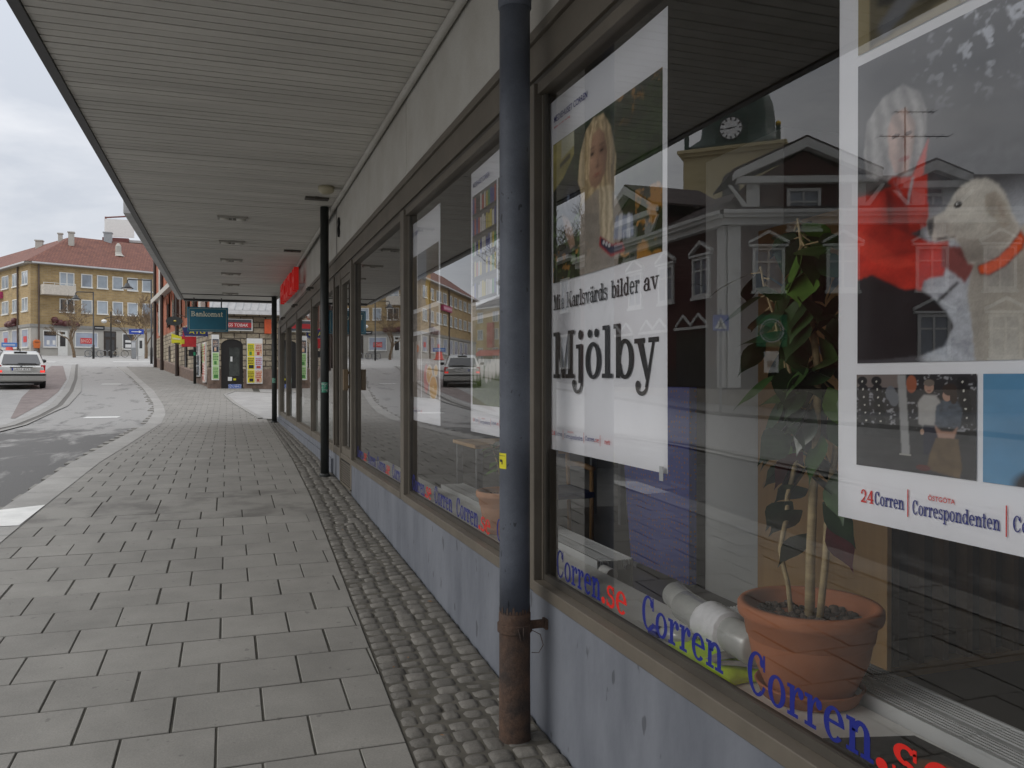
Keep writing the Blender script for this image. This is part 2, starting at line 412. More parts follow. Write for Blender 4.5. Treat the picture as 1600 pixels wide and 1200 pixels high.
# ------------------------------------------------------------------ printed pictures (flat prints on paper)
class Print:
    def __init__(s, nx, ny, base=(.9,.9,.9)):
        s.nx, s.ny = nx, ny
        s.U, s.V = np.meshgrid(np.linspace(0, 1, nx), np.linspace(0, 1, ny))
        s.C = np.ones((ny, nx, 3)) * np.array(base)
        s.rng = np.random.default_rng(nx * 7 + ny)
    def noise(s, f, oct=4):
        out = np.zeros_like(s.U); amp = 1.0; tot = 0
        for k in range(oct):
            m = int(f * 2**k) + 2
            g = s.rng.random((m + 1, m + 1))
            x = s.U * (m - 1); y = s.V * (m - 1)
            i = x.astype(int); j = y.astype(int); fx = x - i; fy = y - j
            fx = fx*fx*(3-2*fx); fy = fy*fy*(3-2*fy)
            out += amp * ((g[j, i]*(1-fx) + g[j, i+1]*fx)*(1-fy) + (g[j+1, i]*(1-fx) + g[j+1, i+1]*fx)*fy)
            tot += amp; amp *= .55
        return out / tot
    def put(s, mask, col):
        m = np.clip(mask, 0, 1)[..., None]
        s.C = s.C * (1 - m) + (np.array(col) if not isinstance(col, np.ndarray) or col.ndim < 3 else col) * m
        return s
    def polym(s, pts):
        ins = np.zeros(s.U.shape, bool)
        n = len(pts)
        for i in range(n):
            (x0, y0), (x1, y1) = pts[i], pts[(i+1) % n]
            if y0 == y1: continue
            c = ((s.V < y0) != (s.V < y1)) & (s.U < (x1-x0) * (s.V-y0) / (y1-y0) + x0)
            ins ^= c
        m = ins.astype(float)
        for _ in range(2):
            p = np.pad(m, 1, mode='edge')
            m = (p[1:-1,1:-1]*2 + p[:-2,1:-1] + p[2:,1:-1] + p[1:-1,:-2] + p[1:-1,2:]) / 6
        return m
    def poly(s, pts, col, a=1.0, jit=0.0, f=14):
        m = s.polym(pts)
        if jit:
            col = np.clip(np.array(col) * (1 - jit + 2*jit*s.noise(f))[..., None], 0, 1)
        return s.put(m * a, col)
    def shade(s, mask, f):
        """tone of the print: multiplies what is there inside a mask"""
        m = np.clip(mask, 0, 1)[..., None]
        s.C = np.clip(s.C * (1 - m + m * (f[..., None] if isinstance(f, np.ndarray) else f)), 0, 1); return s
    def soft(s, cx, cy, rx, ry): return np.exp(-(((s.U-cx)/rx)**2 + ((s.V-cy)/ry)**2))
    def strands(s, ku, kv, n=3):
        """streaky noise, long along v"""
        g = s.noise(6); return .5 + .5*np.sin(s.U*ku + 9*g + s.V*kv) * (.4 + .6*s.noise(40, 2))
    def ell(s, cx, cy, rx, ry, col, soft=.15, a=1.0):
        d = np.sqrt(((s.U-cx)/rx)**2 + ((s.V-cy)/ry)**2)
        return s.put(np.clip((1 - d) / soft + .5, 0, 1) * a, col)
    def rect(s, x0, y0, x1, y1, col, a=1.0): return s.put(((s.U >= x0) & (s.U <= x1) & (s.V >= y0) & (s.V <= y1)) * a, col)
    def sheet(s, name, o, u, v, parent, m):
        """the print as a flat sheet; colours per corner point"""
        o, u, v = np.array(o), np.array(u), np.array(v)
        P = o + s.U[..., None] * u + s.V[..., None] * v
        P = P.reshape(-1, 3) + np.array([0, 0, EYE])
        i = np.arange(s.nx*s.ny).reshape(s.ny, s.nx)
        F = np.stack([i[:-1,:-1], i[:-1,1:], i[1:,1:], i[1:,:-1]], -1).reshape(-1, 4)
        me = bpy.data.meshes.new(name)
        me.from_pydata(P.tolist(), [], F.tolist())
        at = me.color_attributes.new('ink', 'FLOAT_COLOR', 'POINT')
        c = np.ones((len(P), 4), np.float32); c[:, :3] = np.clip(s.C, 0, 1).reshape(-1, 3)
        at.data.foreach_set('color', c.ravel())
        me.materials.append(m)
        ob = bpy.data.objects.new(name, me); COL.objects.link(ob)
        if parent is not None:
            ob.parent = parent; ob.matrix_parent_inverse = WINV(parent)
        return ob
# ------------------------------------------------------------------ palette
M = {}
M['asphalt'] = mat('asphalt', (.30,.295,.285), .9, .12, 2.0, 8, .25, 60, fine=.22)
M['soil_joint'] = mat('dark_joint_filling', (.045,.042,.033), .95, .35, 9)
M['slab'] = mat('concrete_slab', (.212,.204,.186), .85, .13, 2.2, 7, .14, 90, attr=.06, fine=.10, spots=(17,.70,.72,(1,1,1)))
M['slab_stained'] = mat('stained_slab', (.215,.207,.188), .8, .2, 2.4, 6, .14, 90, attr=.06, col2=(.13,.123,.112), lo=.36, hi=.56, fine=.10)
M['granite_edge'] = mat('granite_edging', (.275,.268,.252), .85, .10, 4.0, 6, .2, 70, attr=.08, fine=.12)
M['cobble'] = mat('granite_setts', (.135,.127,.113), .8, .16, 14, 6, .4, 60, attr=.2, fine=.14)
M['white_paint'] = mat('worn_white_paint', (.62,.62,.60), .8, .1, 5, 5, .1, 60)
M['red_asphalt'] = mat('reddish_asphalt', (.19,.158,.148), .9, .2, 3, 6, .2, 60, fine=.2)
M['plinth_paint'] = mat('blue_grey_painted_plinth', (.172,.184,.21), .62, .12, 2.6, 8, .16, 24, col2=(.108,.118,.14), lo=.34, hi=.60, stretch=(1,1,.35), spots=(13,.685,.55,(1,1.2,.55)))
M['bronze'] = mat('brown_anodised_metal', (.125,.108,.085), .5, .12, 5, 5, .04, 40, spec=.5)
M['bronze_dark'] = mat('dark_bronze_metal', (.06,.053,.043), .5, .12, 5)
M['fascia'] = mat('dirty_white_concrete', (.50,.49,.455), .85, .08, 2.2, 7, .15, 55, fine=.06, col2=(.42,.40,.36))
M['soffit'] = mat('aged_white_boards', (.56,.54,.495), .6, .10, 1.1, 6, .05, 30, attr=.045, stretch=(.6,3,1))
M['gap'] = mat('black_gap', (.02,.018,.016), .9)
M['trim'] = mat('dark_canopy_trim', (.035,.033,.033), .45)
M['flash'] = mat('grey_flashing', (.42,.42,.42), .5)
M['pipe'] = mat('blue_grey_pipe_paint', (.105,.118,.145), .5, .16, 5.0, 8, .14, 30, spec=.4, col2=(.066,.074,.094), fine=.06, spots=(30,.69,.35,(1,1,.7)))
M['post'] = mat('dark_green_grey_post', (.028,.031,.030), .45, .2, 5)
M['rust'] = mat('rusty_iron', (.105,.058,.036), .85, .3, 9, 7, .5, 40, col2=(.035,.025,.021), lo=.34, hi=.66, fine=.25)
M['glass'] = glassmat('shop_glass', wav=.0007)
M['glass_plain'] = glassmat('clear_glass', tint=(.92,.93,.93))
M['ink_blue'] = mat('blue_vinyl', (.008,.016,.19), .35, .03)
M['ink_red'] = mat('red_vinyl', (.62,.016,.010), .35, .03)
M['ink_black'] = mat('black_print', (.018,.018,.018), .45, .05)
M['paper'] = mat('poster_paper', (.78,.78,.81), .5, .025, 3)
M['print'] = printmat('printed_picture')
M['black'] = mat('black_plastic', (.015,.015,.016), .4)
M['white'] = mat('white_lacquer', (.72,.72,.70), .45, .05)
M['grey_metal'] = mat('grey_metal', (.30,.31,.32), .4, .08, metal=.6)
M['steel_light'] = mat('pale_steel', (.50,.51,.52), .45, .06)

# ------------------------------------------------------------------ lie of the land
KY = [-400,-60,0,9,12,22,37,95,130,4000]
KZ = [-3,-3,-1.55,-1.18,-1.09,-1.07,-.36,2.39,3.2,3.2]
def gz(y): return float(np.interp(y, KY, KZ))
def dens(pts, step=1.0):
    out = []
    for (x0,y0), (x1,y1) in zip(pts[:-1], pts[1:]):
        n = max(1, int(math.hypot(x1-x0, y1-y0)/step))
        out += [(x0+(x1-x0)*i/n, y0+(y1-y0)*i/n) for i in range(n)]
    return out + [pts[-1]]
def atv(pts, y):
    ys = [p[1] for p in pts]; xs = [p[0] for p in pts]
    return float(np.interp(y, ys, xs))
def band(mb, A, B, y0, y1, dz, step=.5):
    """sheet between two lines A and B (x as a function of y) that follows the ground"""
    n = max(1, int((y1-y0)/step)); ys = [y0+(y1-y0)*i/n for i in range(n+1)]
    pts = []
    for y in ys: pts += [(atv(A,y), y, gz(y)+dz), (atv(B,y), y, gz(y)+dz)]
    mb.add(pts, [(2*i, 2*i+1, 2*i+3, 2*i+2) for i in range(n)])
    return mb
g = MB()
xs = [-900,-200,-60,-30,-15,-8,-4,-2,0,4,15,40,200,900]
ys = sorted(set([-400,-200,-60,-30,-10,0,3,6,9,10.5,12,15,18,22,26,30,37,45,55,70,80,95,110,130,200,500,1500]))
g.add([(x,y,gz(y)-.03) for y in ys for x in xs], [(j*len(xs)+i, j*len(xs)+i+1, (j+1)*len(xs)+i+1, (j+1)*len(xs)+i) for j in range(len(ys)-1) for i in range(len(xs)-1)])
struct(g.build('ground', M['asphalt']))

EDGE_OUT = [(-2.0,-14),(-1.97,5),(-1.96,8.63),(-1.94,10.47),(-1.89,14.57),(-1.84,21.2),(-1.94,25.08),(-2.25,28.71),(-3.22,36.45),(-4.69,46.67),(-7.21,62.6)]
EDGE_IN = [(-1.68,-14),(-1.66,5),(-1.64,7.5),(-1.62,8.79),(-1.55,14.45),(-1.52,21.5),(-1.6,24.41),(-1.85,27.34),(-2.72,35.0),(-4.1,44.6),(-6.6,62.6)]
def cob_edge(y): return .655 + .0262*(min(y, 21.9)-3) if y < 8.3 else .794 + .012*(min(y,21.9)-8.3)

# asphalt of the bus bay, with damp patches
m, N, L, P = _new('bus_bay_asphalt'); P.inputs['Roughness'].default_value = .85
tc = N.new('ShaderNodeTexCoord'); mp = N.new('ShaderNodeMapping'); mp.inputs['Scale'].default_value = (.55,.16,.5)
L.new(tc.outputs['Object'], mp.inputs['Vector'])
n1 = N.new('ShaderNodeTexNoise'); n1.inputs['Scale'].default_value = 2.6; n1.inputs['Detail'].default_value = 8; n1.inputs['Roughness'].default_value = .66; n1.inputs['Distortion'].default_value = .4
L.new(mp.outputs['Vector'], n1.inputs['Vector'])
sp = N.new('ShaderNodeSeparateXYZ'); L.new(tc.outputs['Object'], sp.inputs[0])
up = N.new('ShaderNodeMapRange'); up.interpolation_type = 'SMOOTHSTEP'; up.inputs[1].default_value = 22.5; up.inputs[2].default_value = 16.5; L.new(sp.outputs['Y'], up.inputs[0])
th = N.new('ShaderNodeMath'); th.operation = 'MULTIPLY_ADD'; th.inputs[1].default_value = .21; L.new(up.outputs[0], th.inputs[0]); L.new(n1.outputs['Fac'], th.inputs[2])
rp = N.new('ShaderNodeValToRGB'); rp.color_ramp.elements[0].position = .56; rp.color_ramp.elements[1].position = .68
rp.color_ramp.elements[0].color = (.255,.25,.24,1); rp.color_ramp.elements[1].color = (.10,.098,.095,1)
L.new(th.outputs[0], rp.inputs['Fac'])
n2 = N.new('ShaderNodeTexNoise'); n2.inputs['Scale'].default_value = 120; L.new(tc.outputs['Object'], n2.inputs['Vector'])
mr = N.new('ShaderNodeMapRange'); mr.inputs[1].default_value = .3; mr.inputs[2].default_value = .7; mr.inputs[3].default_value = .8; mr.inputs[4].default_value = 1.2; L.new(n2.outputs['Fac'], mr.inputs[0])
mx = N.new('ShaderNodeMix'); mx.data_type = 'RGBA'; mx.blend_type = 'MULTIPLY'; mx.inputs['Factor'].default_value = 1
L.new(rp.outputs['Color'], mx.inputs[6]); L.new(mr.outputs[0], mx.inputs[7]); L.new(mx.outputs[2], P.inputs['Base Color'])
M['bay'] = m
ISL_R = [(-4.45,-14),(-4.4,19.3),(-4.5,25.4),(-4.5,27.7),(-5.2,34.7),(-6.65,44.6),(-10.2,67)]
ISL_L = [(-4.95,-14),(-4.9,21.8),(-4.88,24.5),(-5.03,27.8),(-5.84,34.8),(-7.2,44.6),(-10.6,67)]
b = MB(); band(b, [(x-.05,y) for x,y in ISL_R], [(x+.06,y) for x,y in EDGE_OUT], -14, 62.6, -.02, .5)
struct(b.build('road', M['bay']))
# traffic island: granite edging round a strip of setts
b = MB()
for A, B2 in ((0,.28),(.28,.34)):
    pass
IL2 = [(x+.22,y) for x,y in ISL_L]; IL3 = [(x+.36,y) for x,y in ISL_L]
band(b, IL3, ISL_R, -14, 67, .004); band(b, ISL_L, IL2, -14, 67, .004)
struct(b.build('traffic_island', M['granite_edge']))
b = MB(); band(b, IL2, IL3, -14, 67, -.004); struct(b.build('island_setts', M['cobble']))
b = MB(); band(b, [(x-.02,y) for x,y in ISL_L], ISL_L, -14, 67, .02)
n = len(b.v)
for i in range(0, n, 2): b.v[i] = (b.v[i][0], b.v[i][1], b.v[i][2]-.05)
for i in range(1, n, 2): b.v[i] = (b.v[i][0], b.v[i][1], b.v[i][2]-.016)
struct(b.build('kerb', M['granite_edge']))
b = MB(); band(b, [(-5.2,24),(-6.6,32),(-7.2,36.2),(-8.6,44),(-11.4,64)], [(-5.1,24),(-5.5,30),(-5.98,34.8),(-7.3,44.6),(-10.7,64)], 24, 64, -.022)
struct(b.build('resurfaced_road_strip', M['red_asphalt']))

# paving: concrete slabs 350 x 350 in running bond, laid one by one
def clipx(pts, f):
    """keeps the part of a flat outline left of x = f(y)"""
    out = []
    for i in range(len(pts)):
        a, c = pts[i], pts[(i+1) % len(pts)]
        da, dc = a[0]-f(a[1]), c[0]-f(c[1])
        if da <= 0: out.append(a)
        if (da < 0) != (dc < 0):
            t = da/(da-dc); out.append((a[0]+(c[0]-a[0])*t, a[1]+(c[1]-a[1])*t))
    return out
def slab_row(mb, y0, y1, x_off, w=.3545, gap=.0095, far=False):
    x = x_off - 9*w
    xl = atv(EDGE_IN, y0) - .12
    while x < cob_edge(y0):
        if x + w > xl:
            gx = gap*random.uniform(.5,1.5); gy = gap*random.uniform(.7,1.3)
            o = [(x+gx/2, y0+gy/2), (x+w-gx/2, y0+gy/2), (x+w-gx/2, y1-gy/2), (x+gx/2, y1-gy/2)]
            o = clipx(o, lambda yy: cob_edge(yy) - .006)
            if len(o) >= 3:
                mb.cur = random.random()
                h = abs(random.gauss(0, .0010)); tx = random.gauss(0, .0022); ty = random.gauss(0, .0022)
                cx = sum(p[0] for p in o)/len(o); cy = sum(p[1] for p in o)/len(o)
                k = len(o); e = .003
                top, mid, bot = [], [], []
                for px, py in o:
                    zz = gz(py) + h + tx*(px-cx) + ty*(py-cy)
                    d = math.hypot(px-cx, py-cy) or 1
                    top.append((px-(px-cx)/d*e*1.4, py-(py-cy)/d*e*1.4, zz)); mid.append((px, py, zz-e*.8)); bot.append((px, py, zz-.03))
                mb.add(top+mid+bot, [tuple(range(k))] + [(r*k+i, (r+1)*k+i, (r+1)*k+(i+1) % k, r*k+(i+1) % k) for r in (0,1) for i in range(k)])
        x += w
slabs, stained = MB(), MB()
Y = 3.5555 - .3518*12; k = 0
rowi = 0
while Y < 62:
    i = round((Y - 3.5555)/.3518)
    off = -.226 if i % 2 == 0 else -.042
    if i == 13: slab_row(stained, Y, Y+.7036, -.10, w=.52); Y += .7036; continue
    if Y < 26: slab_row(stained if i in (12,15) else slabs, Y, Y+.3518, off + random.gauss(0,.006))
    else: slab_row(slabs, Y, Y+.3518, off + (-2 if Y > 30 else 0) + (-3*.3545 if Y > 42 else 0))
    Y += .3518
struct(slabs.build('pavement', M['slab'], attr=True, uv=False))
struct(stained.build('pavement_stained_row', M['slab_stained'], attr=True, uv=False))
b = MB(); CE = [(cob_edge(y), y) for y in (-14,0,3,5,8.3,12,21.9)]
band(b, EDGE_IN, CE + [(1.2,22.2),(1.2,62.6)], -14, 62.6, -.0045, .25)
struct(b.build('pavement_bed', M['soil_joint']))
b = MB(); band(b, CE, [(1.2,-14),(1.2,21.9)], -14, 21.9, -.0075, .25)
struct(b.build('sett_bed', mat('sandy_joint', (.085,.078,.064), .95, .3, 12)))
# granite edging stones along the bay
b = MB(); y = -3.0
while y < 62:
    ln = random.choice((.95,1.0,1.1)); y2 = min(y+ln, 62.6)
    b.cur = random.random()
    sub = max(1, int(ln/.35)); g_ = .005
    for q in range(sub):
        a, c = y+g_*(q==0)+(y2-y)*q/sub, y-g_*(q==sub-1)+(y2-y)*(q+1)/sub
        b.add([(atv(EDGE_OUT,a),a,gz(a)+.006),(atv(EDGE_IN,a),a,gz(a)+.006),(atv(EDGE_IN,c),c,gz(c)+.006),(atv(EDGE_OUT,c),c,gz(c)+.006),
               (atv(EDGE_OUT,a)-.012,a,gz(a)-.05),(atv(EDGE_OUT,c)-.012,c,gz(c)-.05)], [(0,1,2,3),(4,0,3,5)])
    y += ln
struct(b.build('pavement_edging', M['granite_edge'], attr=True, uv=False))
# setts between paving and shop front
b = MB(); rng = random.Random(3)
y = -1.0
while y < 21.9:
    d = rng.uniform(.085,.108)
    x0, x1 = cob_edge(y)+.004, 1.212
    n = max(4, round((x1-x0)/.098)); cuts = [x0+(x1-x0)*i/n + (rng.gauss(0,.008) if 0 < i < n else 0) for i in range(n+1)]
    wob = rng.gauss(0,.004)
    for i in range(n):
        a, c = cuts[i]+.0025, cuts[i+1]-.0025; yy0 = y+.0025+rng.gauss(0,.005)+wob; yy1 = y+d-.0025+rng.gauss(0,.005)+wob
        b.cur = rng.random(); h = rng.gauss(0,.003); tx, ty = rng.gauss(0,.04), rng.gauss(0,.04)
        pts = []; G = (0,.07,.3,.7,.93,1)
        for v in G:
            for u in G:
                eu, ev = min(u,1-u), min(v,1-v); e = min(eu,ev)
                zz = -.022 if e == 0 else (-.0045 if e < .15 else 0.0)
                if e > 0 and eu < .15 and ev < .15: zz = -.009
                zz += rng.gauss(0,.0016) if e > 0 else 0
                sh = .03 if (e == 0 and eu == ev) else 0
                px = a+(c-a)*(u+(sh if u < .5 else -sh)); py = yy0+(yy1-yy0)*(v+(sh if v < .5 else -sh))
                pts.append((px, py, gz(py)+h+zz+tx*(px-(a+c)/2)*.6+ty*(py-(yy0+yy1)/2)*.6))
        b.add(pts, [(r*6+q, r*6+q+1, r*6+q+7, r*6+q+6) for r in range(5) for q in range(5)])
    y += d
struct(b.build('sett_strip', M['cobble'], smooth=True, attr=True, uv=False))
# markings
b = MB()
b.add([(-1.955,7.86,gz(7.86)+.0105),(-1.645,7.86,gz(7.86)+.0105),(-1.62,8.78,gz(8.78)+.0105),(-1.955,8.62,gz(8.62)+.0105)], [(0,1,2,3)])
for x0,x1,yy in ((-3.52,-2.72,23.7),(-5.23,-4.44,39.9)):
    b.add([(x0,yy,gz(yy)-.012),(x1,yy,gz(yy)-.012),(x1+.05,yy+.35,gz(yy+.35)-.012),(x0+.05,yy+.35,gz(yy+.35)-.012)], [(0,1,2,3)])
for x0,x1,yy,w in ((-16,-14.6,76,1.4),(-14,-12.6,71.6,1.3),(-8.8,-5.4,73.5,1.2),(-7.0,-5.2,67.8,.8),(-11.2,-10.4,67.2,.6),(-9.6,-5.6,79,.7),(-18,-15,80,.9)):
    b.add([(x0,yy,gz(yy)-.012),(x1,yy,gz(yy)-.012),(x1,yy+w,gz(yy+w)-.012),(x0,yy+w,gz(yy+w)-.012)], [(0,1,2,3)])
struct(b.build('road_marking', M['white_paint']))
# the side street beyond the shop
b = MB()
pl = [(.80,22.6),(1.3,22.3),(40,22.3),(40,33.2),(1.6,33.0),(.25,34.2),(-.1,32.2),(.2,28.1)]
b.poly([(x,yy,gz(yy)+.008) for x,yy in pl])
bm_ = bmesh.new(); bv = [bm_.verts.new((x,yy,0)) for x,yy in pl]; bm_.faces.new(bv); bmesh.ops.triangulate(bm_, faces=bm_.faces[:])
for _ in range(4):
    bmesh.ops.subdivide_edges(bm_, edges=[e for e in bm_.edges if e.calc_length() > 1.5], cuts=1)
    bmesh.ops.triangulate(bm_, faces=bm_.faces[:])
b = MB(); bm_.verts.index_update()
b.add([(v.co.x, v.co.y, gz(v.co.y)+.010) for v in bm_.verts], [tuple(v.index for v in f.verts) for f in bm_.faces]); bm_.free()
struct(b.build('side_street', M['asphalt']))
b = MB()
KL = [(.80,22.6),(.2,28.1),(-.1,32.2),(.25,34.2),(1.6,33.0),(12,33.0)]
for (xa,ya),(xb,yb) in zip(KL[:-1],KL[1:]):
    d = Vector((xb-xa,yb-ya,0)).normalized(); nrm = Vector((-d.y,d.x,0))*.06
    b.prism([(xa-nrm.x,ya-nrm.y,gz(ya)-.03),(xb-nrm.x,yb-nrm.y,gz(yb)-.03),(xb-nrm.x,yb-nrm.y,gz(yb)+.03),(xa-nrm.x,ya-nrm.y,gz(ya)+.03)], (2*nrm.x,2*nrm.y,0))
struct(b.build('side_street_kerb', M['granite_edge']))
b = MB(); band(b, [(-14.2,-30),(-14.2,60)], [(-11.4,-30),(-11.4,60)], -30, 60, .07)
n = len(b.v); b.v += [(x+.001, y_, z-.12) for x,y_,z in b.v[1::2]]; q = n
for i in range(n//2-1): b.f.append((2*i+1, 2*i+3, q+i+1, q+i))
b.a += [.5]*(n//2)
struct(b.build('far_pavement', M['granite_edge']))
# a few dry leaf scraps on the setts
rg_ = random.Random(4); dl = mat('dry_leaf', (.22,.10,.03), .8, .3, 40)
for i, (x, y) in enumerate(((.84,4.05),(.80,3.2),(.96,5.6),(1.15,4.9),(.90,7.0),(1.17,6.6),(.75,3.95))):
    a = rg_.random()*6.28; l_ = rg_.uniform(.012,.022); z = gz(y)+.006
    b = MB(); b.add([(x+l_*math.cos(a),y+l_*math.sin(a),z),(x-.4*l_*math.sin(a),y+.4*l_*math.cos(a),z+.004),(x-l_*math.cos(a),y-l_*math.sin(a),z+.002),(x+.4*l_*math.sin(a),y-.4*l_*math.cos(a),z+.003)], [(0,1,2,3)])
    tag(b.build('dry_leaf', dl), 'tiny brown leaf scrap lying on the granite setts', 'leaf', 'leaf scraps on the setts')
# ------------------------------------------------------------------ the shop building with its canopy
XW, XG = 1.214, 1.262            # face of the plinth, plane of the glass
SY0, SY1 = -9.0, 21.95
shop = thing('shop_building', (1.9, 6.0, gz(6)), 'long low shop building with big poster windows under a slatted white canopy', 'building')
FLOOR = -1.27
# plinth with the open slot of the door
b = MB()
for a, c in ((SY0, 8.72), (9.66, SY1)):
    n = max(1, int((c-a)/.5)); ys = [a+(c-a)*i/n for i in range(n+1)]
    pts = []
    for y in ys: pts += [(XW,y,gz(y)-.1),(XW,y,-.893),(XW+.2,y,-.893),(XW+.2,y,gz(y)-.1)]
    b.add(pts, [(4*i+k,4*i+k+1,4*i+5+k,4*i+4+k) for i in range(n) for k in (0,1,2)] + [(0,1,2,3)] + [(4*n+3,4*n+2,4*n+1,4*n)])
b.build('plinth', M['plinth_paint'], shop)
# far bays: a low step of the plinth
b = MB(); b.box(XW-.03, XW-.002, 10.3, SY1, -1.2, -.97); b.build('plinth_ledge', M['plinth_paint'], shop)
# concrete fascia panels above the windows
for y0, y1 in ((SY0, 2.02), (2.035, 5.90), (5.915, 9.90)):
    b = MB(); b.box(XW, XW+.1, y0, y1, 1.455, 2.34); b.build('fascia_panel', M['fascia'], shop, bevel=.004)
b = MB(); b.box(XW+.03, XW+.12, 9.98, 21.2, 1.455, 2.34); b.build('fascia_panel', M['fascia'], shop, bevel=.004)
b = MB(); b.box(XW+.03, XW+.12, 21.21, SY1, 1.30, 2.34); b.build('end_pillar', M['flash'], shop, bevel=.004)
b = MB()
for yy in (9.94,): b.box(XW+.002, XW+.1, yy-.035, yy+.035, 1.45, 2.3)
b.build('downpipe_recess', M['bronze_dark'], shop)
# brown header: upper lip, recess, lower lip
b = MB(); b.box(XW-.012, XW+.1, SY0, SY1, 1.405, 1.45); b.build('header_lip', M['bronze'], shop, bevel=.003)
b = MB(); b.box(XW+.006, XW+.1, SY0, SY1, 1.262, 1.404); b.build('header_band', M['bronze'], shop)
b = MB(); b.box(XW+.02, XW+.1, SY0, SY1, 1.236, 1.261); b.build('header_groove', M['bronze_dark'], shop)
for yy in (12.6, 15.6, 19.0):
    b = MB(); b.box(XW-.10, XW-.012, yy-.02, yy+.02, 1.33, 1.36); b.box(XW-.12, XW-.06, yy-.04, yy+.04, 1.30, 1.335); b.build('header_bracket', M['bronze_dark'], shop)
# roof slab, upper wall behind the canopy, side and back walls
b = MB(); b.box(1.32, 14, SY0, SY1, 2.30, 2.6); b.build('roof', M['trim'], shop)
wallmat = brickmat('yellow_wall_brick', (.34,.24,.12), (.30,.21,.105), (.30,.27,.22), .25, .075)
b = MB(); b.box(1.34, 14, SY0+.02, SY1-.02, 2.61, 8.4); b.build('upper_wall', wallmat, shop)
M['far_glass'] = mat('window_glass_far', (.22,.25,.29), .12, .25, .9, spec=.8)  # grey-blue of the mirrored sky is put into the base colour
for i in range(9):
    for zz in (3.6, 6.2):
        b = MB(); b.box(1.30, 1.339, -7.5+3.2*i, -6.1+3.2*i, zz, zz+1.4); w = b.build('window', M['white'], shop)
        b = MB(); b.box(1.292, 1.299, -7.42+3.2*i, -6.18+3.2*i, zz+.08, zz+1.32); b.build('pane', M['far_glass'], w)

# windows: bays between mullions
BAYS = [(-8.9,-3.1),(-3.1,.2),(.2,3.261),(3.322,5.99),(6.11,8.70)]
def bay(y0, y1, words):
    w = MB()
    f = .014
    w.box(XW-.008, XG+.05, y0, y1, -.892, -.842)           # bottom rail
    w.box(XW+.012, XG+.05, y0, y1, 1.188, 1.235)           # top rail
    w.box(XW+.03, XG+.05, y0, y0+f, -.841, 1.187)
    w.box(XW+.03, XG+.05, y1-f, y1, -.841, 1.187)
    fr = w.build('shop_window', M['bronze'], shop, bevel=.003)
    k = MB(); k.box(XG-.012, XG+.012, y0+f-.01, y1-f+.01, -.8415, -.815); k.box(XG-.01, XG+.01, y0+f-.01, y0+f+.012, -.82, 1.187); k.box(XG-.01, XG+.01, y1-f-.012, y1-f+.01, -.82, 1.187)
    k.build('glazing_bead', M['bronze_dark'], fr)
    g = MB(); g.quad((XG,y0+f-.005,-.84),(XG,y0+f-.005,1.187),(XG,y1-f+.005,1.187),(XG,y1-f+.005,-.84))
    g.build('glass_pane', M['glass'], fr, uv=False)
    for ys, ye, kind in words:
        t = MB(); W = ys - ye
        if kind == 'full':
            slab(t, 'Corren', (XG-.0008,ys,-.797), (0,-1,0), (0,0,1), W*.672, .107, (-1,0,0)); t.build('lettering', M['ink_blue'], fr, uv=False)
            t = MB(); slab(t, '.se', (XG-.0008,ys-W*.672,-.797), (0,-1,0), (0,0,1), W*.328, .107, (-1,0,0)); t.build('lettering', M['ink_red'], fr, uv=False)
        else:
            slab(t, 'Corren', (XG-.0008,ys,-.797), (0,-1,0), (0,0,1), W, .107, (-1,0,0)); t.build('lettering', M['ink_blue'], fr, uv=False)
    return fr
bay(*BAYS[0], []); bay(*BAYS[1], [])
bay(*BAYS[2], [(3.135,2.50,'full'),(2.40,1.93,'short'),(1.825,1.16,'full'),(1.06,.60,'short')])
b4 = bay(*BAYS[3], [(5.92,5.33,'full'),(5.245,4.79,'short'),(4.70,4.03,'full'),(3.93,3.46,'short')])
b5 = bay(*BAYS[4], [(8.62,8.02,'full'),(7.93,7.50,'short'),(7.42,6.80,'full'),(6.70,6.25,'short')])
b = MB(); b.quad((XG+.004,6.16,.70),(XG+.004,6.16,.93),(XG+.004,6.30,.93),(XG+.004,6.30,.70)); b.build('paper_tag', M['paper'], b5)
for y0, y1 in ((3.262,3.321),(5.991,6.109)):
    b = MB(); b.box(XW-.004, XG+.06, y0, y1, -.890, 1.234); b.build('mullion', M['bronze'], shop, bevel=.004)
# door, set in its frame, with a grille below
d = MB()
for y0, y1 in ((8.71,8.80),(9.60,9.67)): d.box(XW-.004, XG+.06, y0, y1, gz(9)+.02, 1.234)
d.box(XW, XG+.05, 8.801, 9.599, 1.13, 1.234); d.box(XW, XG+.05, 8.801, 9.599, -.90, -.84)
door = d.build('shop_door', M['bronze'], shop, bevel=.003)
d = MB(); d.box(XW+.01, XG+.03, 8.802, 8.87, -.839, 1.129); d.box(XW+.01, XG+.03, 9.53, 9.598, -.839, 1.129); d.box(XW+.01,XG+.03,8.871,9.529,-.839,-.76); d.box(XW+.01,XG+.03,8.871,9.529,1.06,1.129); d.build('door_leaf', M['bronze'], door, bevel=.003)
g = MB(); g.quad((XG-.01,8.87,-.76),(XG-.01,8.87,1.06),(XG-.01,9.53,1.06),(XG-.01,9.53,-.76)); g.build('glass_pane', M['glass'], door, uv=False)
d = MB(); d.box(XW-.07, XW-.02, 8.80, 8.86, -.12, .10); d.box(XW-.02, XW+.01, 8.82, 8.84, -.10, -.07); d.box(XW-.02, XW+.01, 8.82, 8.84, .05, .08); d.build('handle', mat('worn_brown_plate', (.16,.11,.06), .5), door, bevel=.004)
d = MB(); d.box(XW+.006, XW+.05, 8.81, 9.59, -1.15, -.91); d.build('grille', M['black'], door)
d = MB()
for i in range(9): d.box(XW, XW+.006, 8.82, 9.58, -1.14+.026*i, -1.128+.026*i)
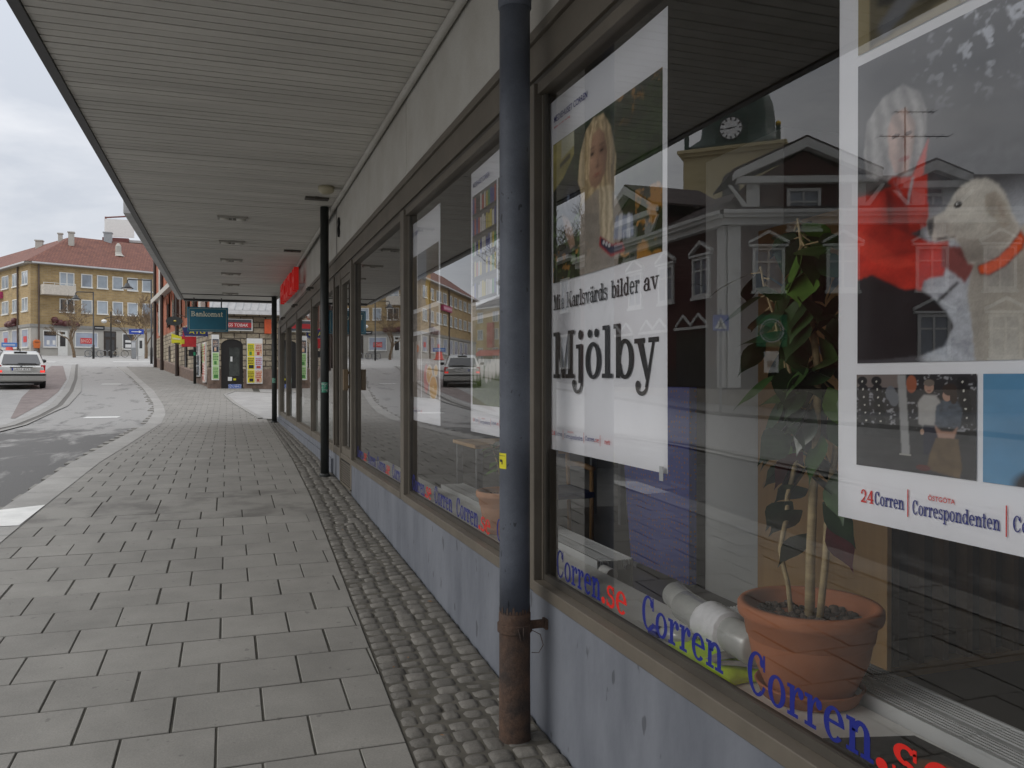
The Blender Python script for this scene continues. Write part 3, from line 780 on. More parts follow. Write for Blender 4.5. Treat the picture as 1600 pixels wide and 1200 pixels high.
d.box(XW-.004,XW+.02,8.80,9.60,-1.18,-1.152)
d.build('grille_bar', M['bronze'], door)
# far bays with grey panels in their lower part
far = [(9.69,10.22),(10.30,13.12),(13.20,15.98),(16.08,18.78),(18.90,21.10)]
panel = mat('grey_window_panel', (.25,.27,.26), .5, .05)
for i, (y0, y1) in enumerate(far):
    w = MB(); f = .045
    w.box(XW, XG+.05, y0, y1, -.892, -.80); w.box(XW+.012, XG+.05, y0, y1, 1.10, 1.235)
    w.box(XW+.02, XG+.05, y0, y0+f, -.80, 1.10); w.box(XW+.02, XG+.05, y1-f, y1, -.80, 1.10)
    fr = w.build('shop_window', M['bronze'], shop, bevel=.003)
    g = MB(); g.quad((XG,y0+f,-.80),(XG,y0+f,1.10),(XG,y1-f,1.10),(XG,y1-f,-.80)); g.build('glass_pane', M['glass'], fr, uv=False)
    if i: g = MB(); g.box(XG+.02, XG+.04, y0+f, y1-f, -.80, -.33); g.build('lower_panel', panel, fr)
for y0, y1 in ((10.221,10.299),(13.121,13.199),(15.981,16.079),(18.781,18.899),(21.101,21.20)):
    b = MB(); b.box(XW-.004, XG+.06, y0, y1, -.891, 1.234); b.build('mullion', M['bronze'], shop, bevel=.003)
b = MB(); b.box(XW-.002, XG+.1, 21.201, SY1, -.892, 1.30); b.build('end_pillar', M['bronze'], shop)
# inside: floor, ceiling, walls
fl = mat('dark_shop_floor', (.08,.072,.062), .45, .2, 1.5)
b = MB(); b.box(1.42, 9, SY0+.1, SY1-.1, FLOOR-.1, FLOOR); b.build('shop_floor', fl, shop)
b = MB(); b.box(1.33, 9, SY0+.1, SY1-.1, 1.30, 1.4); b.build('shop_ceiling', mat('shop_ceiling_tiles', (.18,.175,.16), .8), shop)
iw = mat('interior_wall', (.16,.148,.13), .8, .1, 1)
b = MB(); b.box(9, 9.1, SY0+.1, SY1-.1, FLOOR, 1.3); b.box(1.42, 9, 10.0, 10.1, FLOOR, 1.3); b.box(1.42, 9, SY0+.1, SY0+.2, FLOOR, 1.3); b.box(1.34, 9.1, SY1-.09, SY1, FLOOR, 2.3); b.build('inner_wall', iw, shop)
b = MB(); b.box(XG+.055, 1.58, SY0+.1, 8.7, -.90, -.86); b.build('window_ledge', mat('white_ledge_board', (.86,.86,.83), .45, .05, 3), shop, bevel=.004)
b = MB(); b.box(XW+.21, 1.575, SY0+.1, 8.7, FLOOR, -.905); b.build('ledge_front', iw, shop)
b = MB(); b.box(2.72, 3.2, 3.62, 4.36, FLOOR, 1.3); b.build('inner_column', mat('white_column', (.64,.65,.63), .7, .05, 1.5), shop)

# canopy: boards, edge trim
b = MB(); y = -9.0
while y < 22.55:
    b.cur = random.random(); z0 = 2.035 + random.gauss(0, .0012)
    b.box(-1.05, XW-.04, y, y+.0885, z0, z0+.016); y += .1005
can = b.build('canopy', M['soffit'], shop, attr=True, uv=False)
b = MB(); b.box(-1.10, XW-.002, -9.02, 22.74, 2.056, 2.075); b.build('canopy_backing', M['gap'], can)
b = MB(); b.box(-1.115, -1.052, -9.05, 22.80, 2.018, 2.33); b.box(-1.051, XW, 22.60, 22.80, 1.985, 2.33); b.build('edge_trim', M['trim'], can)
b = MB(); b.box(-1.10, XW, -9.05, 22.79, 2.25, 2.32); b.build('canopy_roof', M['trim'], can)
b = MB(); b.box(-1.21, -1.117, 11.2, 22.9, 2.03, 2.40); b.build('canopy_gutter', M['flash'], can, bevel=.008)
b = MB(); b.box(-1.04, XW-.045, 21.28, 21.34, 2.02, 2.034); b.build('canopy_joint', M['gap'], can)
b = MB(); b.tube([(XW-.035, -9, 2.008), (XW-.035, 21.5, 2.008)], .026, 10)
b.build('cable_conduit', M['fascia'], can, smooth=True)

# ------------------------------------------------------------------ on and under the canopy
metal_lamp = mat('lamp_housing', (.34,.325,.29), .5, .1, 8)
tubem = mat('unlit_lamp_tube', (.62,.60,.54), .3, .05)
lit = [None]
for i in range(7):
    Yc = 11.05 + 1.96*i
    if i == 0:
        L0 = thing('ceiling_lamp', (.06, Yc, 2.034), 'x', 'lamp', 'recessed lamps along the canopy')
        b = MB()
        x0, x1, y0, y1 = .06-.18, .06+.18, Yc-.09, Yc+.09
        for bx in ((x0,x1,y0,y0+.018),(x0,x1,y1-.018,y1),(x0,x0+.018,y0+.018,y1-.018),(x1-.018,x1,y0+.018,y1-.018)): b.box(*bx, 2.006, 2.034)
        b.box(.053,.067,y0+.018,y1-.018,2.008,2.030)
        b.build('frame', metal_lamp, L0, bevel=.003)
        b = MB(); b.box(x0+.018,x1-.018,y0+.018,y1-.018,2.0295,2.0335); b.build('reflector', M['bronze_dark'], L0)
        for sx in (-.10,.10):
            b = MB(); b.tube([(.06+sx-.055,Yc,2.018),(.06+sx+.055,Yc,2.018)], .024, 10); b.build('tube', tubem, L0, smooth=True)
        last = L0
        L0['label'] = 'grey ceiling lamp with two dull tubes, nearest of the row under the canopy'
    else:
        words = ['second','third','fourth','fifth','sixth','farthest'][i-1]
        dup(L0, (0, 1.96*i, 0), words + ' grey ceiling lamp of the row under the canopy, counted from the near end' if i < 6 else 'farthest grey ceiling lamp of the row, just before the blue hanging sign')
for i, (x, y) in enumerate(((.95,9.56),(.97,13.6))):
    b = MB(); b.box(x-.13, x+.13, y-.06, y+.06, 2.012, 2.034); b.box(x-.03, x+.01, y-.085, y-.062, 2.0, 2.03)
    tag(b.build('ceiling_hatch', M['bronze_dark'], bevel=.003), ['dark rectangular hatch in the canopy beside the round bulkhead lamp', 'dark rectangular hatch in the canopy near the red letter sign'][i], 'hatch', 'dark hatches in the canopy')
t = thing('bulkhead_lamp', (.99, 8.98, 2.03), 'beige round bulkhead lamp on the canopy boards with a cable to the wall', 'lamp')
b = MB(); b.lathe((.99, 8.98, 1.965), [(.001,-.01),(.04,-.008),(.075,.012),(.085,.035),(.085,.068),(.001,.07)], 24); b.build('dome', mat('yellowed_plastic', (.40,.36,.25), .4), t, smooth=True)
b = MB(); b.tube([(1.06,8.98,2.02),(1.165,8.98,2.02),(1.175,9.05,1.99)], .010, 8); b.build('cable', M['fascia'], t)

b = MB(); b.prism([(XW-.004,9.62,1.84),(XW-.004,9.70,1.80),(XW-.004,9.66,1.76),(XW-.004,9.72,1.70),(XW-.004,9.64,1.62),(XW-.004,9.60,1.66),(XW-.004,9.63,1.73),(XW-.004,9.58,1.76)], (-.02,0,0)); b.build('broken_bracket', M['black'], shop)
# posts
def post(y, label, r=.05, top=2.03, graf=None):
    t = thing('canopy_post', (1.085, y, gz(y)), label, 'post', 'slim dark posts under the canopy')
    b = MB(); b.tube([(1.085,y,gz(y)-.02),(1.085,y,top)], r, 20); b.build('shaft', M['post'], t, smooth=True)
    b = MB(); b.lathe((1.085,y,gz(y)), [(r+.012,-.02),(r+.012,.02),(r+.002,.03)], 20); b.build('collar', M['post'], t)
    return t
p2 = post(10.04, 'dark post beside the shop door with a torn green sticker at eye height')
gs = mat('green_sticker', (.03,.26,.16), .5, .3, 60, col2=(.5,.52,.5), lo=.4, hi=.5)
def wrap(mb, c, y, r, a0, a1, z0, z1, n=8):
    for i in range(n):
        p, q = R(a0+(a1-a0)*i/n), R(a0+(a1-a0)*(i+1)/n)
        mb.quad((c+r*math.sin(p), y-r*math.cos(p), z0), (c+r*math.sin(q), y-r*math.cos(q), z0), (c+r*math.sin(q), y-r*math.cos(q), z1), (c+r*math.sin(p), y-r*math.cos(p), z1))
b = MB(); wrap(b, 1.085, 10.04, .0512, -50, 40, -.16, -.04); b.build('sticker', gs, p2, label='green and white torn sticker')
p3 = post(21.3, 'dark post at the far end of the canopy with a small green mark', .062)
b = MB(); wrap(b, 1.085, 21.3, .0635, -60, 20, -.10, .02); b.build('sticker', gs, p3)
t = thing('drainpipe', (1.078, 3.123, gz(3.12)), 'thick blue-grey drainpipe with a rusty foot standing before the poster windows', 'pipe')
c, yy, r = 1.078, 3.123, .0605
b = MB(); zs = [-.925,-.7,-.3,.1,.5,1.0,1.468]; b.tube([(c,yy,z) for z in zs], r, 40); b.build('shaft', M['pipe'], t, smooth=True)
b = MB(); b.lathe((c,yy,0), [(r,1.462),(r+.0055,1.466),(r+.0055,2.03)], 40); b.build('sleeve', M['pipe'], t, smooth=True)
b = MB(); b.lathe((c,yy,0), [(r+.001,-1.47),(r+.003,-1.425),(r+.001,-1.2),(r+.0015,-1.0),(r+.003,-.952),(r+.003,-.93),(r-.004,-.922)], 40); b.build('rusty_foot', M['rust'], t, smooth=True)
b = MB()
for i in range(30):
    a = 2*math.pi*i/30; h = .010+.028*random.random(); w = .012
    pts = [(a-.10,0),(a+.10,0),(a+.05,h),(a-.06,h*.7)]
    b.poly([(c+(r+.0012)*math.sin(q), yy-(r+.0012)*math.cos(q), -.927+z) for q, z in pts])
b.build('flaking_edge', M['rust'], t)
b = MB(); b.lathe((c,yy,-.985), [(r+.003,-.017),(r+.009,-.015),(r+.009,.015),(r+.003,.017)], 40); b.box(c+r, XW, yy-.006, yy+.006, -1.0, -.968); b.box(XW-.012,XW-.001,yy-.02,yy+.02,-1.005,-.965)
cl = b.build('clamp', M['rust'], t)
b = MB(); b.tube([(c-.01,yy-r-.012,-.975),(c-.004,yy-r-.016,-1.0),(c+.002,yy-r-.012,-1.02)], .0035, 6); b.build('wire', M['rust'], cl); b = MB(); b.tube([(c+.012,yy-r-.012,-.972),(c+.010,yy-r-.017,-1.0),(c+.014,yy-r-.012,-1.016)], .0035, 6)
b.build('wire', M['rust'], cl); b = MB(); b.tube([(c+r+.005,yy-.02,-1.0),(c+r+.04,yy-.02,-1.02),(c+r+.05,yy-.03,-1.06),(c+r+.03,yy-.03,-1.09),(c+r,yy-.03,-1.085)], .0015, 5)
b.build('wire', M['rust'], cl)
ys_ = mat('yellow_sticker', (.60,.55,.015), .45)
b = MB(); wrap(b, c, yy, r+.0008, -105, -52, -.353, -.292); st = b.build('sticker', ys_, t)
b = MB(); wrap(b, c, yy, r+.0014, -92, -72, -.327, -.317); wrap(b, c, yy, r+.0014, -76, -70, -.336, -.319); b.build('print', M['ink_black'], st)
b = MB(); wrap(b, c, yy, r+.0014, -100, -56, -.303, -.3015); b.build('print_line', M['ink_black'], st)

# red letters standing off the fascia
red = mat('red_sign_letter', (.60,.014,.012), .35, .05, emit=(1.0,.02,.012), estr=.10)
t = thing('letter_sign', (1.1, 16.3, 1.5), 'red block letters mounted on the pale fascia above the far shop windows', 'sign')
yy = 14.4
for i, segs in enumerate(('LRM','LB','LRT','LRB','LTB','LRM','LTM')):
    b = MB(); w, z0, h, s_ = .44, 1.50 + .012*i, .38, .10
    if 'L' in segs: b.box(1.05, 1.13, yy+w-s_, yy+w, z0, z0+h)
    if 'R' in segs: b.box(1.05, 1.13, yy, yy+s_, z0, z0+h)
    if 'T' in segs: b.box(1.052, 1.128, yy+.002, yy+w-.002, z0+h-s_, z0+h-.002)
    if 'M' in segs: b.box(1.052, 1.128, yy+.002, yy+w-.002, z0+.14, z0+.14+s_)
    if 'B' in segs: b.box(1.052, 1.128, yy+.002, yy+w-.002, z0+.002, z0+s_)
    b.build('letter', red, t); yy += .56
b = MB(); b.box(1.132, 1.24, 14.5, 18.2, 1.60, 1.625); b.build('rail', M['steel_light'], t)

# blue cash machine sign hung from the canopy end
t = thing('hanging_sign', (-.47, 22.3, 1.5), 'dark teal hanging sign lettered Bankomat at the end of the canopy', 'sign')
teal = mat('teal_sign_face', (.010,.13,.20), .35, .05)
b = MB(); b.box(-.955, .013, 22.24, 22.38, 1.19, 1.80); b.build('box', teal, t, bevel=.012)
b = MB(); x0,x1,z0,z1,w = -.915,-.027,1.225,1.765,.009
for bx in ((x0+.04,x1-.04,z0,z0+w),(x0+.04,x1-.04,z1-w,z1),(x0,x0+w,z0+.04,z1-.04),(x1-w,x1,z0+.04,z1-.04)): b.box(bx[0],bx[1],22.236,22.239,bx[2],bx[3])
for cx,cz,a0 in ((x0+.04,z0+.04,180),(x1-.04,z0+.04,270),(x1-.04,z1-.04,0),(x0+.04,z1-.04,90)):
    for q in _arc(cx,cz,.04,.04,a0,a0+90,w,w,8): b.poly([(p[0],22.2375,p[1]) for p in q])
b.build('border', mat('pale_gold_line', (.42,.46,.38), .4), t)
b = MB(); slab(b, 'Bankomat', (-.865,22.2365,1.565), (1,0,0), (0,0,1), .755, .125, (0,-1,0)); b.build('lettering', mat('pale_gold_letters', (.85,.82,.62), .4), t, uv=False)
b = MB()
for x in (-.8,-.15): b.tube([(x,22.31,1.79),(x,22.31,2.04)], .015, 8)
b.build('hanger', M['trim'], t)
# ------------------------------------------------------------------ posters hung behind the glass
XP = 1.279
U_, V_ = (0,-1,0), (0,0,1)
def sheet_thing(name, y0, w, z0, h, label, curl=.006):
    """a paper poster with slightly curled long edges; y0 is its far edge"""
    t = thing('poster', (XP, y0-w/2, z0), label, 'poster', 'posters in the shop windows')
    b = MB(); nx, nz = 12, 14; ph = random.random()*6
    def xo(u, v): return XP + curl*(.5-.5*math.cos(2*math.pi*u*1.0+.4)) * .6 + curl*.5*math.sin(ph+3*v+2*u)
    pts = [(xo(i/nx, j/nz), y0-w*i/nx, z0+h*j/nz + .004*math.sin(5*i/nx+ph)*(j/nz > .95)) for j in range(nz+1) for i in range(nx+1)]
    k = len(pts); back = [(x+.0006, y, z) for x, y, z in pts]
    F = [(j*(nx+1)+i, j*(nx+1)+i+1, (j+1)*(nx+1)+i+1, (j+1)*(nx+1)+i) for j in range(nz) for i in range(nx)]
    b.add(pts, F)
    b.build('sheet', M['paper'], t, smooth=True, uv=False)
    return t
XF = XP - .0026          # prints lie just in front of the sheet's highest curl
def picture(p, t, y0, w, z0, h, **k): return p.sheet('picture', (XF, y0, z0), (0,-w,0), (0,0,h), t, M['print'])
def words(t, txt, y, z, w, h, m, name='lettering', f=slab):
    b = MB(); f(b, txt, (XF-.0003, y, z), U_, V_, w, h); return b.build(name, M[m], t, uv=False)
def footer(t, y, z, w, k=1.0):
    """the row of newspaper names along the foot of a poster"""
    words(t, '24', y, z, w*.065, .029*k, 'ink_red'); words(t, 'Corren', y-w*.066, z, w*.135, .029*k, 'ink_blue')
    words(t, 'Correspondenten', y-w*.235, z-.004, w*.33, .029*k, 'ink_blue')
    words(t, '\u00d6STG\u00d6TA', y-w*.30, z+.030*k, w*.105, .012*k, 'ink_red', f=plain)
    words(t, 'Corren', y-w*.605, z, w*.15, .029*k, 'ink_blue'); words(t, '.se', y-w*.755, z, w*.075, .029*k, 'ink_red')
    b = MB()
    for u in (.217,.585,.845): b.box(XF-.0006, XF-.0003, y-w*u-.0012, y-w*u+.0012, z-.012, z+.045*k)
    b.build('divider', M['ink_red'], t)

# main poster: a blonde woman with a camera in an autumn garden
t1 = sheet_thing('poster', 3.265, 1.0, -.293, 1.438, 'white poster with the big word Mjolby under a photo of a blonde woman', .004)
p = Print(230, 160, (.04,.06,.03)); nz = p.noise(10)[..., None]; nf = p.noise(34, 3)[..., None]
p.C = np.clip(np.array((.020,.034,.010)) * (.2+1.7*nz) * (.3+1.4*nf), 0, 1)
p.put(np.clip((p.noise(26)-.56)*9, 0, 1) * (p.V < .55) * (p.U < .3), (.10,.16,.05))
p.put(np.clip((p.noise(18)-.60)*7, 0, 1) * np.clip((p.V-.80)*8,0,1) * (p.U > .62), (.30,.15,.03))
p.put(np.clip((p.noise(22)-.62)*9, 0, 1) * (p.V < .22), (.45,.23,.06))
p.poly([(.0,.66),(.0,1),(.24,1),(.24,.84),(.12,.72)], (.42,.36,.10), 1, .5, 9); p.poly([(.10,.86),(.10,1),(.24,1),(.24,.9)], (.55,.55,.45), .8)
p.poly([(.08,.80),(.2,.83),(.2,.87),(.08,.83)], (.07,.06,.02)); p.poly([(0,.62),(.24,.80),(.24,.60),(0,.5)], (.02,.025,.012), .9, .5)
hp = [(.27,.58),(.30,.80),(.36,.94),(.44,.99),(.53,.975),(.60,.86),(.645,.66),(.63,.45),(.52,.36),(.33,.40)]
hm = p.polym(hp); st_ = p.strands(95, 6); p.put(hm, np.stack([.30+.42*st_, .23+.34*st_, .13+.22*st_], -1))
p.shade(hm*p.soft(.60,.62,.06,.25), .55); p.shade(hm*p.soft(.30,.50,.05,.12), .6)
fm = p.polym([(.385,.64),(.40,.80),(.43,.885),(.49,.90),(.54,.85),(.565,.72),(.545,.60),(.50,.545),(.455,.53),(.41,.56)])
p.put(fm, np.array((.46,.29,.20))*(.92+.16*p.noise(9)[..., None])); p.shade(fm*np.clip((p.U-.47)/.09,0,1), .52); p.shade(fm*p.soft(.47,.56,.08,.04), .7); p.shade(fm*p.soft(.42,.72,.02,.03), 1.25)
for ex, ey in ((.425,.765),(.515,.755)): p.shade(p.soft(ex,ey,.030,.022), .45); p.ell(ex,ey-.004,.014,.008,(.05,.03,.025),.4); p.shade(p.soft(ex,ey+.035,.03,.010), .6)
p.shade(p.soft(.478,.685,.013,.045), .72); p.shade(p.soft(.474,.665,.024,.012), .62); p.put(p.soft(.472,.615,.032,.012)*.75, (.30,.09,.07)); p.shade(p.soft(.472,.600,.03,.008), .7)
bg_ = p.polym([(.36,.62),(.385,.86),(.44,.955),(.49,.96),(.43,.90),(.405,.78),(.395,.62)]); st_ = p.strands(140, 3); p.put(bg_*.9, np.stack([.45+.4*st_, .35+.33*st_, .21+.24*st_], -1))
bg_ = p.polym([(.50,.955),(.56,.90),(.60,.72),(.595,.5),(.555,.56),(.57,.74),(.54,.86)]); p.put(bg_*.85, np.stack([.25+.35*st_, .19+.28*st_, .11+.2*st_], -1))
p.poly([(.30,.46),(.47,.52),(.62,.46),(.70,.30),(.66,.0),(.30,.0)], (.33,.29,.25), .9, .25, 20); st_ = p.strands(120, 4); p.put(p.polym([(.49,.53),(.61,.5),(.625,.12),(.5,.22)])*.9, np.stack([.36+.36*st_, .30+.31*st_, .20+.23*st_], -1))
p.poly([(.64,.30),(.78,.27),(.79,.14),(.62,.16)], (.30,.34,.44), .9); p.poly([(.67,.3),(.70,.3),(.69,.15),(.66,.15)], (.55,.57,.6), .9); p.poly([(.74,.29),(.76,.28),(.76,.14),(.73,.14)], (.55,.57,.6), .9)
p.ell(.205,.53,.105,.135,(.012,.012,.014), .1); p.ell(.195,.53,.070,.095,(.05,.055,.07), .2); p.ell(.20,.53,.05,.07,(.008,.01,.02), .2); p.ell(.175,.56,.015,.025,(.25,.3,.4), .8)
p.poly([(.10,.47),(.17,.42),(.22,.34),(.25,.22),(.20,.20),(.15,.30)], (.45,.29,.20), .95, .2, 12)
p.poly([(.50,.215),(.60,.14),(.70,.125),(.72,.07),(.60,.06),(.49,.155)], (.34,.02,.02)); p.poly([(.51,.20),(.60,.128),(.70,.113),(.70,.083),(.60,.076),(.51,.155)], (.012,.016,.05))
for lx in (.535,.56,.585): p.ell(lx,.165-(lx-.535)*.6,.011,.014,(.5,.5,.52), .3)
p.put(np.clip((p.noise(14)-.5)*8, 0, 1) * (p.U > .80) * (p.V < .4), (.34,.17,.03))
p.C = np.clip(p.C*(.90+.2*p.rng.random(p.U.shape))[..., None], 0, 1)
picture(p, t1, 3.209, .915, .395, .572)
b = MB(); p_ = .0
words(t1, 'Mia', 3.205, .283, .116, .062, 'ink_black'); words(t1, 'Karlsv\u00e4rds', 3.066, .283, .375, .062, 'ink_black'); words(t1, 'bilder', 2.66, .283, .215, .062, 'ink_black'); words(t1, 'av', 2.42, .283, .105, .062, 'ink_black')
words(t1, 'Mj\u00f6lby', 3.206, .003, .89, .188, 'ink_black')
words(t1, 'MEDIEHUSET CORREN', 3.20, 1.055, .335, .026, 'ink_blue', f=plain); words(t1, 'Bilder ur v\u00e5r vardag', 3.20, 1.028, .17, .012, 'ink_red', f=plain)
footer(t1, 3.222, -.232, .56, .62)
words(t1, 'merit', 2.712, -.234, .045, .018, 'ink_red', f=plain)
# tape tabs at the corners
tape = mat('clear_tape', (.45,.46,.47), .3)
b = MB(); b.box(XP-.014, XP-.0125, 2.268, 2.292, -.315, -.27); b.build('tape', tape, t1)

# large poster at the near end: a red jacket and a white dog
t2 = sheet_thing('poster', 1.508, 1.0, -.303, 1.44, 'large white poster with photos of a white dog and a red jacket', .002)
p = Print(330, 240, (.22,.22,.25)); n1 = p.noise(8)[..., None]; n2 = p.noise(36, 3)[..., None]
p.C = np.array((.050,.050,.056)) * (.35+1.3*n1)
p.put(np.clip((p.noise(40,3)-.57)*7, 0, 1) * np.clip((p.V-.72)*6, 0, 1) * np.clip((p.U-.15)*5, 0, 1), (.50,.52,.58))
p.put(np.clip((p.V-.50)*-8, 0, 1) * np.clip((p.U-.19)*40, 0, 1), np.array((.42,.44,.48))*(.75+.5*n2) )
p.put(np.clip((.62-p.V)*30, 0, 1) * np.clip((p.V-.50)*30, 0, 1), np.array((.06,.06,.065))*(.4+1.2*n2))
p.put(np.clip((p.noise(60,2)-.60)*5, 0, 1) * (p.V < .26) * (p.U > .19) * .4, (.22,.23,.27))
hair = [(.02,.70),(.03,.80),(.08,.86),(.14,.875),(.19,.83),(.21,.76),(.205,.66),(.17,.58),(.08,.575),(.03,.62)]
p.poly(hair, (.30,.29,.29), .95, .35, 40)
p.poly([(.095,.75),(.11,.79),(.15,.80),(.178,.74),(.172,.66),(.155,.595),(.12,.60),(.10,.66)], (.42,.29,.25), .95, .1)
p.ell(.12,.72,.012,.008,(.12,.07,.06)); p.ell(.158,.715,.010,.008,(.12,.07,.06)); p.ell(.145,.64,.016,.008,(.34,.12,.11), .4); p.poly([(.138,.71),(.148,.71),(.155,.675),(.138,.672)], (.35,.2,.17), .7)
red_ = (.46,.028,.014)
p.poly([(.0,.575),(.074,.565),(.111,.595),(.172,.575),(.21,.57),(.215,.415),(.162,.40),(.22,.361),(.27,.355),(.257,.255),(.202,.25),(.187,.17),(.148,.227),(.0,.28)], red_, 1, .35, 18)
p.poly([(.16,.56),(.215,.68),(.20,.57)], (.55,.06,.04)); p.poly([(.11,.59),(.15,.49),(.16,.495),(.175,.575),(.168,.575),(.152,.50)], (.30,.30,.32)); p.poly([(0,.62),(.08,.60),(.11,.565),(.05,.555),(0,.56)], (.05,.045,.04), .9, .4)
p.poly([(.09,.56),(.10,.44),(.16,.40),(.155,.52),(.12,.53)], (.22,.012,.008), .8); p.poly([(.0,.45),(.06,.40),(.12,.34),(.2,.30),(.12,.30),(.05,.33),(0,.38)], (.56,.055,.03), .6)
p.poly([(.0,.28),(.047,.292),(.148,.227),(.178,.228),(.221,.201),(.266,.145),(.283,.103),(.258,.044),(.202,.021),(.113,.012),(.0,.012)], (.012,.012,.014), 1, .4)
p.poly([(.252,.345),(.305,.33),(.339,.27),(.31,.225),(.284,.255),(.252,.283)], (.20,.055,.05), 1, .2)
dog = (.46,.43,.38)
p.poly([(.335,.28),(.39,.30),(.45,.37),(.60,.34),(.72,.25),(.74,.0),(.335,.0),(.327,.104),(.316,.189),(.322,.237)], dog, 1, .16, 9)
p.poly([(.211,.431),(.257,.445),(.283,.488),(.30,.508),(.33,.517),(.362,.510),(.388,.484),(.405,.452),(.42,.395),(.445,.338),(.394,.286),(.351,.266),(.318,.28),(.301,.334),(.283,.356),(.245,.36),(.229,.363),(.213,.394)], (.52,.49,.44), 1, .12, 12)
p.poly([(.29,.36),(.35,.34),(.40,.40),(.43,.36),(.39,.285),(.34,.27),(.31,.30)], (.33,.30,.26), .6)
p.poly([(.358,.466),(.382,.470),(.405,.432),(.42,.375),(.402,.362),(.378,.396),(.358,.423)], (.40,.35,.29), 1, .2, 16); p.poly([(.385,.44),(.40,.42),(.405,.385),(.39,.40)], (.28,.22,.17), .8)
p.ell(.292,.455,.0105,.010,(.02,.015,.012), .4); p.ell(.289,.458,.003,.003,(.5,.5,.5), .6); p.poly([(.211,.431),(.228,.436),(.232,.405),(.222,.372),(.213,.394)], (.05,.045,.045)); p.poly([(.232,.372),(.285,.366),(.29,.36),(.24,.362)], (.06,.05,.05)); p.ell(.25,.40,.02,.025,(.36,.33,.30), .6, .7)
p.poly([(.339,.268),(.387,.285),(.417,.316),(.438,.348),(.449,.322),(.443,.295),(.406,.254),(.367,.235),(.345,.243)], (.03,.02,.02)); p.poly([(.341,.266),(.387,.282),(.417,.312),(.438,.344),(.446,.322),(.441,.297),(.405,.259),(.367,.240),(.347,.247)], (.66,.085,.012))
p.poly([(.236,.183),(.29,.232),(.296,.226),(.243,.176)], (.02,.02,.02))
dm = np.maximum(p.polym([(.335,.28),(.39,.30),(.45,.37),(.60,.34),(.72,.25),(.74,.0),(.335,.0),(.327,.104),(.316,.189),(.322,.237)]), p.polym([(.211,.431),(.257,.445),(.283,.488),(.33,.517),(.388,.484),(.42,.395),(.445,.338),(.394,.286),(.318,.28),(.245,.36),(.213,.394)]))
cm_ = p.polym([(.339,.268),(.387,.285),(.417,.316),(.438,.348),(.449,.322),(.443,.295),(.406,.254),(.367,.235),(.345,.243)])
fur = dm*(1-cm_)
p.shade(fur, .86+.28*p.noise(60,3)); p.shade(fur*p.soft(.33,.30,.05,.05), .62); p.shade(fur*p.soft(.40,.24,.06,.05), .62); p.shade(fur*p.soft(.34,.12,.03,.16), .72); p.shade(fur*p.soft(.30,.385,.04,.02), .70); p.shade(fur*p.soft(.292,.468,.03,.012), .72); p.shade(fur*p.soft(.372,.42,.014,.05), .72); p.shade(fur*p.soft(.30,.49,.05,.02), 1.12); p.shade(fur*p.soft(.42,.10,.05,.1), .82)
jm = p.polym([(.0,.575),(.111,.595),(.21,.57),(.215,.415),(.162,.40),(.27,.355),(.257,.255),(.187,.17),(.0,.28)])
p.shade(jm, .62+.75*p.noise(12,4)); p.shade(jm*p.soft(.19,.40,.05,.03), .5); p.shade(jm*p.soft(.05,.33,.08,.02), 1.25); p.shade(jm*p.soft(.10,.50,.015,.09), .55); p.shade(jm*p.soft(.17,.30,.07,.018), 1.2); p.shade(jm*p.soft(.14,.345,.1,.012), .7)
hm = p.polym(hair); p.shade(hm, .55+.8*p.strands(160, 8)); p.shade(p.soft(.135,.70,.05,.12), .9)
p.C = np.clip(p.C*(.92+.16*p.rng.random(p.U.shape))[..., None], 0, 1)
p.put(np.clip((p.U-.74)*9, 0, 1), (.30,.31,.34))
picture(p, t2, 1.448, .885, .033, .634)
p = Print(120, 90, (.10,.085,.05)); p.C *= (.5+p.noise(7)[..., None]); p.rect(0,.0,.04,1,(.30,.25,.14)); p.poly([(.04,1),(.06,.2),(.3,.05),(.3,1)], (.012,.011,.010)); p.poly([(.0,.0),(.3,.06),(.3,.0)], (.32,.27,.17)); p.poly([(.06,.10),(.24,.32),(.25,.2),(.08,.02)], (.16,.165,.18), 1, .3); p.put((p.U > .3)*1., np.array((.36,.32,.25))*(.6+.7*p.noise(9)[..., None]))
picture(p, t2, 1.448, .885, .690, .41)
p = Print(170, 120, (.03,.03,.03)); p.C *= (.4+1.3*p.noise(12)[..., None]); p.rect(0,.55,1,1,(.022,.021,.024)); p.put(np.clip((p.noise(30,2)-.66)*8,0,1)*(p.V>.45), (.30,.30,.32)); p.rect(0,.86,.40,1,(.17,.14,.13)); p.rect(.0,.0,1,.33,(.045,.042,.042),.6)
for x0, n in ((.055,6),(.19,6),(.90,5)):
    for i in range(n): p.ell(x0+.008*i,.93-.085*i,.048,.05,(.012,.012,.013)); p.ell(x0+.008*i,.925-.085*i,.008,.010,(.6,.58,.52))
for x0 in (.32,.35): p.ell(x0,.80-.3*(x0-.32)*6,.045,.08,(.14,.15,.17)); 
p.ell(.50,.90,.045,.09,(.30,.09,.045)); p.poly([(.38,1),(.45,1),(.49,.17),(.42,.17)], (.30,.30,.30)); p.rect(.40,.16,.50,.18,(.34,.33,.3))
p.poly([(.56,.50),(.555,.72),(.60,.79),(.70,.79),(.745,.71),(.72,.48),(.60,.475)], (.36,.35,.34), 1, .15); p.ell(.645,.87,.038,.06,(.40,.25,.19)); p.ell(.645,.915,.042,.035,(.16,.13,.11)); p.ell(.645,.835,.018,.012,(.28,.13,.1)); p.poly([(.60,.49),(.60,.2),(.72,.2),(.72,.49)], (.02,.02,.035)); p.ell(.59,.42,.016,.03,(.42,.27,.2))
